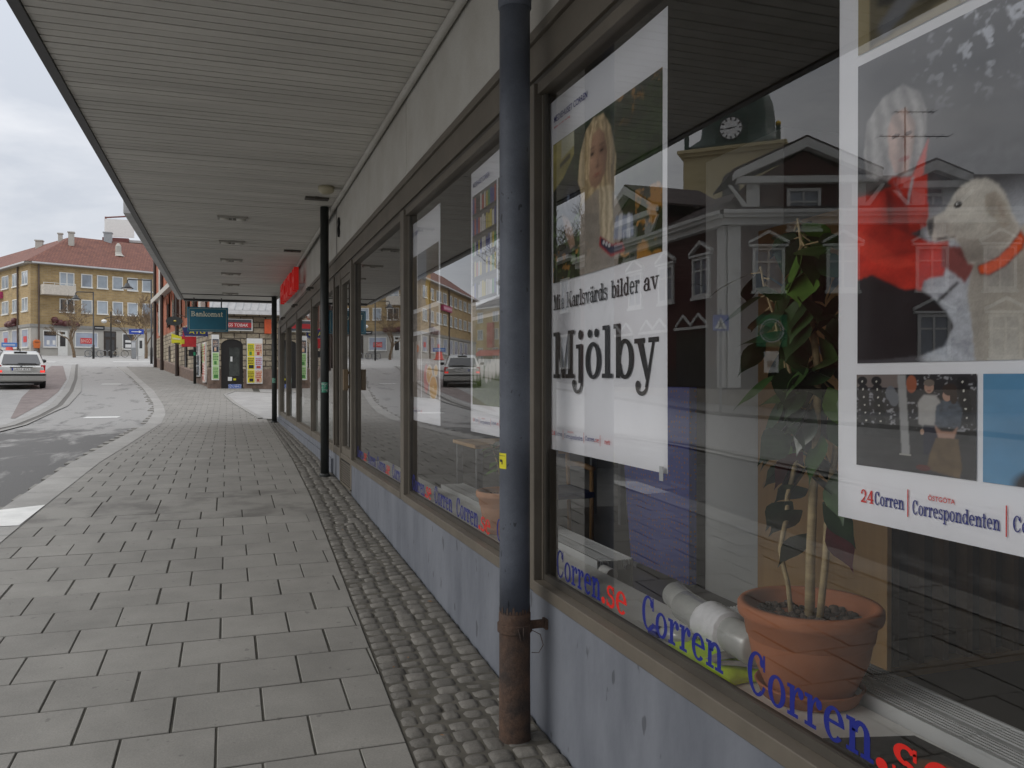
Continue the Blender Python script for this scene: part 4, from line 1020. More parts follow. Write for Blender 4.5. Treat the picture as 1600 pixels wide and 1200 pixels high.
p.poly([(.69,.48),(.70,.68),(.75,.74),(.86,.74),(.90,.66),(.885,.48)], (.07,.085,.11), 1, .5, 30); p.ell(.785,.79,.034,.055,(.40,.24,.18)); p.ell(.805,.85,.055,.06,(.035,.022,.018)); p.ell(.835,.78,.028,.07,(.035,.022,.018)); p.poly([(.69,.50),(.72,.36),(.78,.37),(.84,.37),(.87,.5),(.83,.44),(.74,.44)], (.40,.24,.18))
p.poly([(.70,.37),(.87,.37),(.90,.1),(.88,.0),(.63,.05),(.65,.2)], (.13,.085,.04), 1, .4); p.ell(.60,.06,.06,.03,(.10,.02,.015))
picture(p, t2, 1.450, .302, -.184, .193)
p = Print(60, 60, (.10,.26,.42)); p.C *= (.85+.3*p.noise(4)[..., None]); p.ell(.62,.0,.42,.24,(.014,.013,.015)); p.poly([(.55,.2),(.62,.0),(.64,.0),(.57,.2)], (.2,.03,.03))
picture(p, t2, 1.134, .30, -.184, .193)
p = Print(60, 60, (.28,.26,.22)); p.C *= (.5+p.noise(6)[..., None]); picture(p, t2, .818, .24, -.184, .193)
footer(t2, 1.437, -.262, .60, .95)

# poster beside the far mullion and poster behind the drainpipe
t3 = sheet_thing('poster', 6.152, 1.0, -.300, 1.42, 'white poster with a small photo of sliced oranges, the farthest of the posters', .003)
p = Print(90, 60, (.10,.08,.06)); p.C *= (.4+1.2*p.noise(7)[..., None]); p.rect(.30,0,.33,1,(.6,.6,.62)); p.rect(.33,0,.62,1,(.20,.22,.26)); p.ell(.70,.25,.12,.3,(.45,.30,.05)); p.poly([(.75,.2),(.95,.2),(.95,.8),(.85,.95),(.78,.8)], (.09,.06,.045)); p.ell(.12,.5,.06,.35,(.25,.17,.03))
picture(p, t3, 6.11, .92, .50, .38)
p = Print(120, 80, (.22,.19,.17)); p.C *= (.5+p.noise(8)[..., None]); p.rect(0,.62,1,1,(.15,.13,.12),.6)
for x in (.05,.14,.25,.36): p.rect(x,.25,x+.06,.9,(.42,.38,.35))
p.rect(.45,0,.465,1,(.75,.75,.77)); p.poly([(.70,.9),(.95,.95),(.98,.5),(.75,.45)], (.16,.10,.06),1,.4); p.ell(.62,.3,.08,.22,(.5,.09,.07))
for cx, cy, r in ((.72,.36,.10),(.84,.16,.13),(.92,.42,.06)): p.ell(cx,cy,r,r*1.5,(.62,.60,.50)); p.ell(cx,cy,r*.85,r*1.3,(.60,.33,.02)); p.ell(cx,cy,r*.2,r*.3,(.66,.5,.2))
picture(p, t3, 6.11, .92, -.13, .44)
p = Print(90, 40, (.30,.27,.25)); p.C *= (.5+p.noise(9)[..., None]); picture(p, t3, 6.11, .92, .34, .13)
words(t3, 'MEDIEHUSET CORREN', 6.10, 1.03, .30, .026, 'ink_blue', f=plain); footer(t3, 6.10, -.232, .5, .6)
t4 = sheet_thing('poster', 4.448, 1.0, -.290, 1.43, 'white poster with rows of colourful bottles, half behind the thick drainpipe', .003)
p = Print(150, 120, (.12,.11,.10)); rr = random.Random(5)
for j in range(5):
    p.rect(0, j*.2, .47, j*.2+.03, (.05,.045,.04))
    for i in range(12):
        c_ = rr.choice([(.5,.08,.05),(.55,.45,.06),(.08,.09,.30),(.55,.53,.5),(.6,.58,.55),(.1,.3,.12),(.02,.02,.02)]); p.rect(i*.039+.004, j*.2+.03, i*.039+.034, j*.2+.15+.03*rr.random(), c_)
p.rect(.47,0,.50,1,(.74,.75,.79)); p.put((p.U > .5)*1., np.array((.06,.06,.05))*(.3+1.6*p.noise(12)[..., None]))
picture(p, t4, 4.41, .92, .42, .58)
p = Print(150, 90, (.18,.20,.12)); p.C = np.where((p.V < .45)[..., None], np.array((.085,.12,.04))*(.6+.8*p.noise(30)[..., None]), np.array((.24,.25,.22))*(.5+p.noise(10)[..., None]))
for i in range(13): x = .04+.075*i+.02*rr.random(); y = .36+.08*rr.random(); p.ell(x,y,.035,.10,(.52,.50,.46),.4); p.ell(x+.03,y+.10,.014,.04,(.50,.48,.44),.4)
picture(p, t4, 4.41, .92, -.14, .46)
p = Print(60, 30, (.35,.36,.36)); p.C *= (.6+.8*p.noise(6)[..., None]); picture(p, t4, 4.41, .92, .34, .06)
words(t4, 'MEDIEHUSET CORREN', 4.40, 1.045, .30, .026, 'ink_blue', f=plain); footer(t4, 4.405, -.232, .56, .62)

# ------------------------------------------------------------------ on the ledge and in the shop
terra = mat('terracotta', (.46,.165,.07), .75, .12, 5, 6, .08, 50, col2=(.36,.12,.05), lo=.3, hi=.7)
terra2 = mat('pale_terracotta', (.62,.31,.17), .8, .12, 5)
clay = mat('clay_pebble', (.085,.06,.045), .9, .3, 20, attr=.4)
bark = mat('pale_bark', (.36,.27,.14), .75, .25, 12, 5, .2, 60, stretch=(1,1,3))
leaf_mats = [mat('dark_leaf', (.022,.048,.016), .3, .4, 14, spec=.6), mat('green_leaf', (.034,.082,.018), .35, .3, 14, spec=.6), mat('light_green_leaf', (.09,.18,.03), .4, .25, 14), mat('red_leaf', (.10,.012,.016), .35, .3, 14)]
def leaf(mb, base, dirv, ln, wd, droop=.5, twist=0.0):
    d = Vector(dirv).normalized(); side = d.cross(Vector((0,0,1)))
    side = side.normalized() if side.length > .05 else Vector((1,0,0))
    side = (Matrix.Rotation(twist, 3, d) @ side)
    pts = []; n = 7; p = Vector(base)
    prof = [.06,.55,.92,1.0,.82,.45,.12,.0]
    q = d.copy()
    for i in range(n+1):
        up = side.cross(q).normalized()
        w = wd*prof[i]*.5
        pts += [tuple(p + side*w + up*(-.10*w)), tuple(p - up*(.16*w)), tuple(p - side*w + up*(-.10*w))]
        q = (q + Vector((0,0,-droop/n))).normalized(); p = p + q*(ln/n)
    mb.add(pts, [(3*i+k, 3*i+k+1, 3*i+4+k, 3*i+3+k) for i in range(n) for k in (0,1)])
def potted(cx, cy, zb, rt, rb, h, label, pm):
    t = thing('potted_plant', (cx, cy, zb), label, 'plant', None)
    b = MB(); rim = .16*h
    b.lathe((cx,cy,zb), [(.001,.012),(rb*.97,.012),(rb,.02),(rb+(rt-rb)*.5,h*.42),(rb+(rt-rb)*.63,h*.62),(rb+(rt-rb)*.64,h*.64),(rb+(rt-rb)*.70,h*.655),(rb+(rt-rb)*.78,h*.82),(rt*.985,h*.86),(rt,h*.90),(rt*1.0,h*.97),(rt*.97,h),(rt*.89,h*1.0),(rt*.87,h*.96),(rt*.80,h*.80),(.001,h*.78)], 56)
    b.build('pot', pm, t, smooth=True)
    b = MB(); b.lathe((cx,cy,zb), [(.001,.002),(rb*1.12,.002),(rb*1.22,.03),(rb*1.27,.036),(rb*1.22,.040),(rb*1.10,.012),(.001,.011)], 48); b.build('saucer', pm, t, smooth=True)
    b = MB(); rg = random.Random(11)
    for i in range(210):
        a = rg.random()*6.283; q = rt*.78*math.sqrt(rg.random()); b.cur = rg.random()
        b.ball((cx+q*math.cos(a), cy+q*math.sin(a), zb+h*.80+.012*rg.random()), rg.uniform(.008,.013), 6, 4, .8)
    b.build('pebbles', clay, t, smooth=True, attr=True, uv=False)['kind'] = 'stuff'
    return t
pc = (1.492, 1.872, -.858)
t = potted(*pc, .189, .113, .252, 'large terracotta pot with a leafy rubber plant standing on the white window ledge', terra)
stems = [[(1.492,1.875,-.66),(1.497,1.865,-.30),(1.51,1.86,.02),(1.50,1.90,.30),(1.48,1.91,.44)], [(1.478,1.93,-.66),(1.47,1.965,-.48),(1.485,1.94,-.28),(1.50,1.90,-.12),(1.47,1.98,.12),(1.44,2.02,.32)], [(1.505,1.845,-.66),(1.525,1.835,-.3),(1.56,1.80,.05),(1.59,1.77,.30),(1.62,1.74,.42)]]
for sgm, rads in zip(stems, ((.014,.012,.010,.007,.003),(.007,.007,.007,.006,.004,.003),(.010,.009,.008,.006,.003))):
    b = MB(); pts = []; 
    for i in range(len(sgm)-1):
        for k in range(4): a = Vector(sgm[i]).lerp(Vector(sgm[i+1]), k/4); pts.append(tuple(a + Vector((random.gauss(0,.002), random.gauss(0,.002), 0))))
    pts.append(sgm[-1]); rr_ = [float(np.interp(i/(len(pts)-1), np.linspace(0,1,len(rads)), rads)) for i in range(len(pts))]
    b.tube(pts, rr_, 10); b.build('stem', bark, t, smooth=True)
rg = random.Random(21)
LV = [MB() for _ in leaf_mats]
petioles = MB()
def spot(k, u):
    s = stems[k]; f = u*(len(s)-1); i = min(int(f), len(s)-2); return Vector(s[i]).lerp(Vector(s[i+1]), f-i)
for k, n, u0 in ((0,40,.42),(1,34,.46),(2,32,.38)):
    for i in range(n):
        u = u0 + (1-u0)*i/(n-1); p0 = spot(k, u); a = rg.random()*6.283; el = rg.uniform(-1.3,.15)
        d = Vector((math.cos(a)*.75, math.sin(a), el)).normalized()
        if p0.x + d.x*.2 < 1.30: d.x = abs(d.x)*.3
        q = p0 + d*rg.uniform(.02,.05)
        petioles.tube([tuple(p0), tuple(q)], .0022, 5)
        mi = rg.choices((0,1,2,3), (.60,.28,.09,.03))[0]
        leaf(LV[mi], q, d, rg.uniform(.11,.17), rg.uniform(.07,.10), rg.uniform(.3,1.2), rg.uniform(-.8,.8))
# a few low leaves that hang round the trunk
for p0, d, mi in (((1.49,1.90,-.36),(-.25,.9,-.25),0),((1.50,1.89,-.30),(-.1,.95,.05),0),((1.50,1.88,-.42),(-.35,.75,-.45),0),((1.51,1.84,-.33),(.3,-.8,-.5),0),((1.52,1.83,-.38),(.2,-.7,-.7),3),((1.49,1.9,-.12),(-.2,.9,-.1),1),((1.50,1.88,-.10),(-.5,.4,-.4),2),((1.5,1.88,-.05),(-.4,.5,.2),2),((1.49,1.90,-.20),(-.3,.9,-.6),3),((1.53,1.82,-.25),(-.2,-.5,-.6),1),((1.49,1.92,-.24),(-.2,.95,-.1),0),((1.50,1.91,-.16),(-.15,.95,.15),0),((1.50,1.90,-.05),(-.1,.95,-.3),0),((1.48,1.93,-.34),(-.1,.9,-.35),0),((1.50,1.87,-.22),(-.7,.2,-.6),0),((1.51,1.85,-.15),(-.6,-.3,-.7),1),((1.52,1.83,-.10),(.1,-.9,-.5),0),((1.50,1.90,.02),(-.2,.9,-.4),0)):
    leaf(LV[mi], p0, d, .15, .085, .9, .5)
for mbx, mm in zip(LV, leaf_mats):
    if mbx.v: mbx.build('foliage', mm, t, smooth=True, uv=False)['kind'] = 'stuff'
petioles.build('twigs', bark, t, uv=False)['kind'] = 'stuff'
t = potted(1.47, 4.42, -.858, .165, .10, .235, 'pale terracotta pot with a thin sparse plant, behind the glass beside the drainpipe', terra2)
b = MB()
sp2 = [[(1.47,4.42,-.66),(1.46,4.44,-.40),(1.45,4.50,-.15)],[(1.47,4.40,-.66),(1.48,4.36,-.45),(1.47,4.30,-.30)],[(1.47,4.43,-.66),(1.45,4.50,-.48),(1.44,4.58,-.38)]]
for s in sp2: b.tube(s, [.006,.005,.003], 7)
b.build('stem', bark, t, smooth=True)
b = MB()
for s in sp2:
    for i in range(11):
        f = .35+.65*i/10; p0 = Vector(s[0]).lerp(Vector(s[1]), f*2) if f < .5 else Vector(s[1]).lerp(Vector(s[2]), f*2-1)
        a = rg.random()*6.28; leaf(b, p0, (math.cos(a)*.6, math.sin(a), rg.uniform(-.3,.4)), rg.uniform(.09,.14), .045, .8, rg.uniform(-.4,.4))
b.build('foliage', leaf_mats[2], t, smooth=True, uv=False)['kind'] = 'stuff'

# convector radiators along the ledge
radm = mat('radiator_enamel', (.60,.61,.61), .4, .06, 4)
def radiator(y0, y1, label):
    t = thing('radiator', (1.68, (y0+y1)/2, FLOOR), label, 'radiator', 'convector radiators under the windows')
    b = MB(); b.box(1.592, 1.60, y0, y1, -1.20, -.83); b.box(1.765, 1.773, y0, y1, -1.20, -.83); b.box(1.674,1.692,y0,y1,-1.20,-.835); b.build('casing', radm, t)
    b = MB()
    for x in [1.606+.0135*i for i in range(5)] + [1.698+.0135*i for i in range(5)]: b.box(x, x+.006, y0, y1, -.875, -.833)
    y = y0+.05
    while y < y1: b.box(1.601, 1.673, y, y+.008, -.86, -.834); b.box(1.693, 1.764, y, y+.008, -.86, -.834); y += .32
    b.build('grille', radm, t)
    for yy in (y0+.02, y1-.02):
        b = MB(); b.box(1.60, 1.765, yy-.019, yy+.019, -1.27, -1.201); b.build('foot', radm, t)
    return t
r1 = radiator(-.8, 2.62, 'long grey convector radiator along the ledge behind the terracotta pot')
r2 = radiator(3.46, 6.4, 'grey convector radiator ending by the drainpipe, with a white valve knob')
b = MB(); b.tube([(1.62,3.45,-.875),(1.62,3.36,-.875)], .028, 18); b.tube([(1.62,3.455,-.875),(1.62,3.452,-.875)], .02, 12); b.tube([(1.62,3.40,-.90),(1.62,3.40,-1.2)], .011, 8); b.build('valve', M['white'], r2, smooth=False)
b = MB(); b.tube([(1.74,3.459,-.865),(1.74,3.44,-.865)], .014, 12); b.build('bleed_plug', M['grey_metal'], r2)

# things lying on the ledge
vest = mat('fluorescent_vest', (.60,.85,.02), .8, .1, 20); refl = mat('silver_tape', (.42,.40,.37), .6, .15, 30)
t = thing('safety_vest', (1.40, 2.18, -.858), 'folded fluorescent yellow safety vest lying under the white film rolls', 'vest')
b = MB(); n, m_ = 16, 10
pts = []
for k in (0,1):
    for j in range(m_+1):
        for i in range(n+1):
            u, v = i/n, j/m_; e = min(u,1-u,v,1-v)
            z = -.858 + (.002 if k == 0 else .010+.018*min(1,e*9) + .006*math.sin(9*u+3*v)*math.sin(7*v))
            pts.append((1.325+.20*v+.012*math.sin(6*u), 2.345-.36*u+.015*math.sin(5*v), z))
q = (n+1)*(m_+1)
F = [(a*q+j*(n+1)+i, a*q+j*(n+1)+i+1, a*q+(j+1)*(n+1)+i+1, a*q+(j+1)*(n+1)+i) for a in (0,1) for j in range(m_) for i in range(n)]
ring = [i for i in range(n+1)] + [(j)*(n+1)+n for j in range(1,m_+1)] + [m_*(n+1)+i for i in range(n-1,-1,-1)] + [j*(n+1) for j in range(m_-1,0,-1)]
F += [(ring[i], ring[(i+1) % len(ring)], q+ring[(i+1) % len(ring)], q+ring[i]) for i in range(len(ring))]
b.add(pts, F); b.build('fabric', vest, t, smooth=True)
b = MB()
for y0, w, an in ((2.16,.05,.35),(2.06,.045,-.4)):
    st_ = []
    for i in range(9):
        u = i/8; x = 1.328+.18*u; y = y0+an*.18*(u-.5)
        st_ += [(x,y,-.826+.006*math.sin(5*u)+.003), (x,y-w,-.826+.006*math.sin(5*u+1)+.003)]
    b.add(st_, [(2*i,2*i+1,2*i+3,2*i+2) for i in range(8)])
b.build('reflective_tape', refl, t, smooth=True)
film = mat('clear_plastic_film', (.50,.51,.49), .18, .12, 9, spec=.8)
def roll(a, c, r, label):
    t = thing('film_roll', ((a[0]+c[0])/2,(a[1]+c[1])/2,a[2]-r), label, 'roll', None)
    b = MB(); A, C_ = Vector(a), Vector(c)
    b.tube([tuple(A), tuple(A.lerp(C_,.02)), tuple(A.lerp(C_,.5)), tuple(A.lerp(C_,.98)), tuple(C_)], [r*.8, r, r*1.01, r, r*.8], 26); b.build('wrapping', film, t, smooth=True)
    d = (A-C_).normalized(); b = MB(); b.tube([tuple(A+d*.003), tuple(A+d*.001)], r*.45, 18); b.build('core', M['bronze_dark'], t)
    return t
ra, rc = (1.475,2.50,-.775), (1.43,2.02,-.775)
t = roll(ra, rc, .052, 'white plastic film roll with a cloth wound round it, nearest the terracotta pot')
A, C_ = Vector(ra), Vector(rc)
b = MB(); rings = []
for i in range(15):
    u = .36+.34*i/14; cpt = A.lerp(C_, u); rr_ = .058 + .006*abs(math.sin(i*1.05)) + .003
    ax = (C_-A).normalized(); sx = ax.cross(Vector((0,0,1))).normalized(); sz = sx.cross(ax)
    rings.append([tuple(cpt + ax*(.012*math.sin(2*math.pi*k/24+i*.2)) + (sx*math.cos(2*math.pi*k/24)+sz*math.sin(2*math.pi*k/24))*(rr_+.002*math.sin(3*k+i))) for k in range(24)])
b.loft(rings); b.build('cloth', mat('white_cloth', (.82,.82,.84), .9, .05, 20), t, smooth=True)
roll((1.53,2.66,-.78), (1.50,2.45,-.80), .047, 'smaller clear plastic roll lying behind the cloth-wound roll')
t = thing('bottle', (1.35, 2.39, -.858), 'small clear bottle with a bright blue cap lying on the ledge', 'bottle')
b = MB(); b.tube([(1.385,2.30,-.83),(1.36,2.375,-.83),(1.348,2.405,-.83),(1.342,2.42,-.83)], [.026,.027,.022,.014], 18); b.build('body', film, t, smooth=True)
b = MB(); b.tube([(1.341,2.422,-.832),(1.327,2.458,-.834)], .020, 20); b.build('cap', mat('blue_cap', (.02,.03,.32), .3), t, bevel=.004)
t = thing('newspaper', (1.42, 1.35, -.857), 'dark newspaper with a colour photo lying on the ledge past the pot', 'newspaper')
b = MB(); b.prism([(1.322,1.62,-.857),(1.545,1.56,-.857),(1.56,1.16,-.857),(1.31,1.18,-.857)], (0,0,.008)); b.build('pages', mat('dark_newsprint', (.05,.048,.045), .7, .3, 30), t)
p = Print(70, 50, (.06,.055,.05)); p.C *= (.4+1.3*p.noise(9)[..., None]); p.ell(.35,.62,.22,.22,(.34,.16,.08),.3); p.ell(.30,.66,.05,.05,(.03,.02,.02)); p.poly([(.45,.4),(.9,.75),(1,.5),(.7,.1)], (.20,.21,.26),1,.5,20)
p.sheet('photo', (1.335,1.50,-.8485), (0,-.28,0), (.19,-.01,0), t, M['print'])
t = thing('paper_stack', (1.44,1.07,-.857), 'white stack of paper at the near end of the window ledge', 'paper')
b = MB(); b.prism([(1.34,1.12,-.857),(1.53,1.145,-.857),(1.545,.86,-.857),(1.35,.85,-.857)], (0,0,.03)); b.build('sheets', M['paper'], t)

# furniture
wood = mat('light_wood', (.50,.30,.125), .5, .2, 3, 6, .05, 40, stretch=(1,1,.15))
wood2 = mat('chair_wood', (.40,.22,.08), .4, .15, 5)
t = thing('cabinet', (3.2, 3.1, FLOOR), 'tall brown wooden cabinet with a dark slatted front inside the shop', 'cabinet')
b = MB(); b.box(2.55, 2.575, 2.72, 3.60, FLOOR, .75); b.box(2.576, 4.6, 3.575, 3.60, FLOOR, .75); b.box(2.576,4.6,2.72,3.574,.72,.75); b.box(2.576,4.6,2.80,3.574,FLOOR,FLOOR+.05); b.build('side_panel', wood, t, bevel=.003)
b = MB(); b.box(2.58, 4.6, 2.86, 2.88, FLOOR+.05, .70); b.build('front_board', mat('dark_stained_wood', (.06,.037,.02), .5, .2, 3, stretch=(1,1,.15)), t)
b = MB()
for i in range(14): b.box(2.66+.135*i, 2.69+.135*i, 2.80, 2.86, FLOOR+.05, .70)
b.build('slats', mat('slat_wood', (.17,.10,.05), .5, .2, 4), t)
m, N, L, P = _new('dotted_blue_fabric'); P.inputs['Roughness'].default_value = .9
uvn = N.new('ShaderNodeUVMap'); uvn.uv_map = 'wall'; vo = N.new('ShaderNodeTexVoronoi'); vo.inputs['Scale'].default_value = 32; vo.inputs['Randomness'].default_value = .35
rp = N.new('ShaderNodeValToRGB'); rp.color_ramp.elements[0].position = .20; rp.color_ramp.elements[1].position = .27; rp.color_ramp.elements[0].color = (.30,.14,.10,1); rp.color_ramp.elements[1].color = (.095,.11,.36,1)
L.new(uvn.outputs['UV'], vo.inputs['Vector']); L.new(vo.outputs['Distance'], rp.inputs['Fac']); L.new(rp.outputs['Color'], P.inputs['Base Color'])
t = thing('partition_screen', (2.64, 4.85, FLOOR), 'blue fabric partition screen with small dots inside the shop', 'screen')
b = MB(); b.prism([(2.62,4.38,FLOOR+.03),(2.62,5.14,FLOOR+.03),(2.62,5.34,-.05),(2.62,4.38,-.05)], (.05,0,0)); b.build('fabric', m, t)
b = MB(); b.box(2.60,2.69,4.42,4.50,FLOOR,FLOOR+.029); b.box(2.60,2.69,5.02,5.10,FLOOR,FLOOR+.029); b.build('foot', M['grey_metal'], t)
t = thing('wooden_chair', (2.25, 5.65, FLOOR), 'light wooden chair with a blue seat seen under the main poster', 'chair')
cx, cy = 2.25, 5.62
for sx in (-1,1):
    b = MB(); b.tube([(cx+.2*sx,cy-.2,FLOOR),(cx+.2*sx,cy-.2,FLOOR+.62)], .016, 10); b.build('leg', wood2, t, smooth=True)
    b = MB(); b.tube([(cx+.2*sx,cy+.2,FLOOR),(cx+.2*sx,cy+.22,FLOOR+.45),(cx+.2*sx,cy+.27,FLOOR+.92)], .016, 10); b.build('leg', wood2, t, smooth=True)
    b = MB(); b.tube([(cx+.2*sx,cy-.22,FLOOR+.63),(cx+.2*sx,cy,FLOOR+.645),(cx+.2*sx,cy+.24,FLOOR+.63)], .02, 10); b.build('armrest', wood2, t, smooth=True)
b = MB(); b.box(cx-.22,cx+.22,cy-.22,cy+.22,FLOOR+.42,FLOOR+.47); b.build('seat', mat('blue_seat', (.02,.03,.09), .9), t, bevel=.015)
b = MB(); b.box(cx-.2,cx+.2,cy+.235,cy+.26,FLOOR+.70,FLOOR+.92); b.build('backrest', wood2, t, bevel=.008)
t = thing('desk', (2.5, 6.9, FLOOR), 'plain wooden desk deep inside the shop beyond the chair', 'desk')
b = MB(); b.box(1.9,3.3,6.5,7.2,FLOOR+.70,FLOOR+.73); b.build('top', wood, t, bevel=.004)
for x in (1.95,3.25):
    for y in (6.55,7.15):
        b = MB(); b.box(x-.025,x+.025,y-.025,y+.025,FLOOR,FLOOR+.699); b.build('leg', M['grey_metal'], t)
# ------------------------------------------------------------------ yellow brick corner building at the head of the street
def frame(P0, az):
    """local frame of a facade: s along it, d outwards (to the viewer), z up"""
    u = Vector((math.sin(R(az)), math.cos(R(az)), 0)); n = Vector((u.y, -u.x, 0))
    if n.dot(Vector((-P0[0], -P0[1], 0))) < 0: n = -n
    return lambda s, d, z: (P0[0]+u.x*s+n.x*d, P0[1]+u.y*s+n.y*d, z)
def sbox(mb, s0, s1, d0, d1, z0, z1): return mb.box(s0, s1, d0, d1, z0, z1)
C0 = (-18.786, 95.0)
FR, FL = frame(C0, 64.2), frame(C0, -28.5)
LR_, LL_ = 26.0, 30.0
ybrick = brickmat('yellow_brick', (.38,.27,.125), (.29,.20,.09), (.33,.27,.18), .52, .17, .02, bump=.2)
render_ = mat('grey_stone_render', (.40,.385,.35), .85, .1, .5, 6, .1, 10)
rooft = brickmat('red_roof_tiles', (.185,.075,.05), (.14,.057,.042), (.09,.037,.03), .30, .36, .03, bump=.5, dist=.04)
wwhite = mat('white_window_frame', (.66,.66,.63), .5, .05)
M['sky_tint_glass'] = mat('sky_tinted_window', (.30,.34,.38), .10, .35, .35, spec=.9)  # pale sky reflection painted into the pane colour
M['dark_glass'] = mat('dark_window', (.030,.028,.028), .12, .3, .5, spec=.7)
M['shop_poster_glass'] = mat('papered_window', (.36,.40,.48), .3, .15, .8)
bb = thing('brick_building', (C0[0], C0[1], gz(95)), 'three-storey yellow brick corner building with a red tiled roof and a balcony', 'building')
def corner_wall(mb, z0, z1, out=0.0, depth=9.0):
    mb.xf = None
    A, B2, C3 = FL(LL_, out, 0), FL(0, out, 0), FR(LR_, out, 0)
    # mitred outer corner
    cor = (FL(-out*.0, out, 0)[0] + FR(0, out, 0)[0] - C0[0], FL(0, out, 0)[1] + FR(0, out, 0)[1] - C0[1])
    D, E2 = FR(LR_, -depth, 0), FL(LL_, -depth, 0)
    inn = FR(depth*1.05, -depth, 0)
    ring = [(A[0],A[1]), cor, (C3[0],C3[1]), (D[0],D[1]), (inn[0],inn[1]), (E2[0],E2[1])]
    k = len(ring)
    mb.add([(x,y,z0) for x,y in ring] + [(x,y,z1) for x,y in ring], [tuple(range(k))[::-1], tuple(range(k,2*k))] + [(i,(i+1) % k,k+(i+1) % k,k+i) for i in range(k)])
    return mb
corner_wall(MB(), gz(95)-1.5, 5.25).build('ground_floor_wall', render_, bb)
corner_wall(MB(), 5.25, 5.55, .10).build('stone_band', M['granite_edge'], bb)
corner_wall(MB(), 5.551, 11.6).build('wall', ybrick, bb)
corner_wall(MB(), 11.6, 11.8, .45, 9.4).build('eaves', mat('eaves_board', (.30,.27,.23), .7), bb)
# hipped roof
b = MB(); eo = .55
A, B2, C3 = FL(LL_, eo, 11.8), None, FR(LR_, eo, 11.8)
cor = (FL(0,eo,0)[0]+FR(0,eo,0)[0]-C0[0], FL(0,eo,0)[1]+FR(0,eo,0)[1]-C0[1], 11.8)
rl, rr2 = FL(LL_, -5.2, 15.6), FR(LR_, -5.2, 15.6); rc_ = FR(5.4, -5.2, 15.6)
bl, br, bc_ = FL(LL_, -10.8, 11.8), FR(LR_, -10.8, 11.8), FR(10.8, -10.8, 11.8)
b.add([A, cor, C3, rl, rc_, rr2, bl, bc_, br], [(0,1,4,3),(1,2,5,4),(3,4,7,6),(4,5,8,7),(0,3,6),(2,8,5)])
roof = b.build('roof', rooft, bb)
def chimney(P, w, h, mm=None, nm='chimney'):
    b = MB(); b.box(P[0]-w, P[0]+w, P[1]-w, P[1]+w, P[2]-1.2, P[2]+h); b.box(P[0]-w-.08, P[0]+w+.08, P[1]-w-.08, P[1]+w+.08, P[2]+h, P[2]+h+.12); b.build(nm, mm or render_, roof)
for P, w, h in ((FL(13,-5.0,15.5),.36,.40),(FL(6.4,-5.0,15.5),.20,.45),(FL(3.2,-5,15.5),.26,.20)): chimney(P, w, h)
chimney(FR(9.2,-5.2,15.6), .40, .8, M['grey_metal'], 'roof_vent')
P = FR(9.4,-2.6,13.7); b = MB(); b.lathe(P, [(.75,-.15),(.45,.05),(.32,.3),(.3,1.0),(.12,1.3),(.001,1.35)], 10); b.build('roof_vent', render_, roof)
def bwin(F, s0, s1, z0, z1, mm, sashes=1, fw=.09, nm='window', prot=.05):
    b = MB(F)
    b.box(s0, s0+fw, -.05, prot, z0, z1); b.box(s1-fw, s1, -.05, prot, z0, z1); b.box(s0+fw, s1-fw, -.05, prot, z1-fw, z1); b.box(s0-.04, s1+.04, -.05, prot+.08, z0-.05, z0+fw)
    for i in range(1, sashes): x = s0+(s1-s0)*i/sashes; b.box(x-fw*.6, x+fw*.6, -.05, prot-.01, z0+fw, z1-fw)
    w = b.build(nm, wwhite, bb)
    g = MB(F); g.quad((s0+fw,.012,z0+fw),(s1-fw,.012,z0+fw),(s1-fw,.012,z1-fw),(s0+fw,.012,z1-fw)); g.build('pane', mm, w)
    return w
for z0, z1, dk in ((9.58,11.0,0),(6.86,8.3,1)):
    bwin(FR, 2.66, 4.08, z0, z1, M['dark_glass'] if dk else M['sky_tint_glass'], 2)
    for i in range(12):
        s = 4.74+1.555*i; bwin(FR, s, s+1.1, z0, z1, M['sky_tint_glass'] if (i+dk) % 5 else M['far_glass'])
    for i in range(9):
        s = .75+2.98*i; bwin(FL, s, s+1.75 if i != 2 else s+2.2, z0, z1, M['sky_tint_glass'], 2)
for s, n in ((1.12,'a'),): pass
bwin(FR, 1.12, 2.41, 3.23, 4.93, M['shop_poster_glass'], nm='shop_window'); b = MB(FR); b.box(1.2,2.33,.02,.06,4.42,4.86); b.build('blind', M['dark_glass'], bb)
for s in (1.45,2.0): b = MB(FR); b.box(s,s+.27,.02,.03,3.5,3.95); b.build('notice', M['white'], bb)
bwin(FR, 4.12, 6.38, 3.30, 4.90, M['shop_poster_glass'], nm='shop_window')
b = MB(FR); b.box(4.65,5.78,.02,.03,3.70,4.28); bg = b.build('window_sign', mat('bingo_red', (.60,.02,.02), .5), bb)
b = MB(); F0 = FR(4.70,.05,3.80); F1 = FR(5.70,.05,3.80); ud = (Vector(F1)-Vector(F0)).normalized(); plain(b, 'BINGO!', F0, tuple(ud), (0,0,1), 1.02, .38); b.build('lettering', mat('pale_pink', (.75,.45,.42), .5), bg, uv=False)
for s0, s1 in ((8.86,10.11),(12.4,15.0),(16,18.6),(19.5,22)): bwin(FR, s0, s1, 3.2, 4.93, M['dark_glass'], nm='shop_window')
for z0, z1 in ((3.4,3.75),(3.95,4.2)): b = MB(FR); b.box(9.17,9.97,.02,.04,z0,z1); b.build('notice', M['white'], bb)
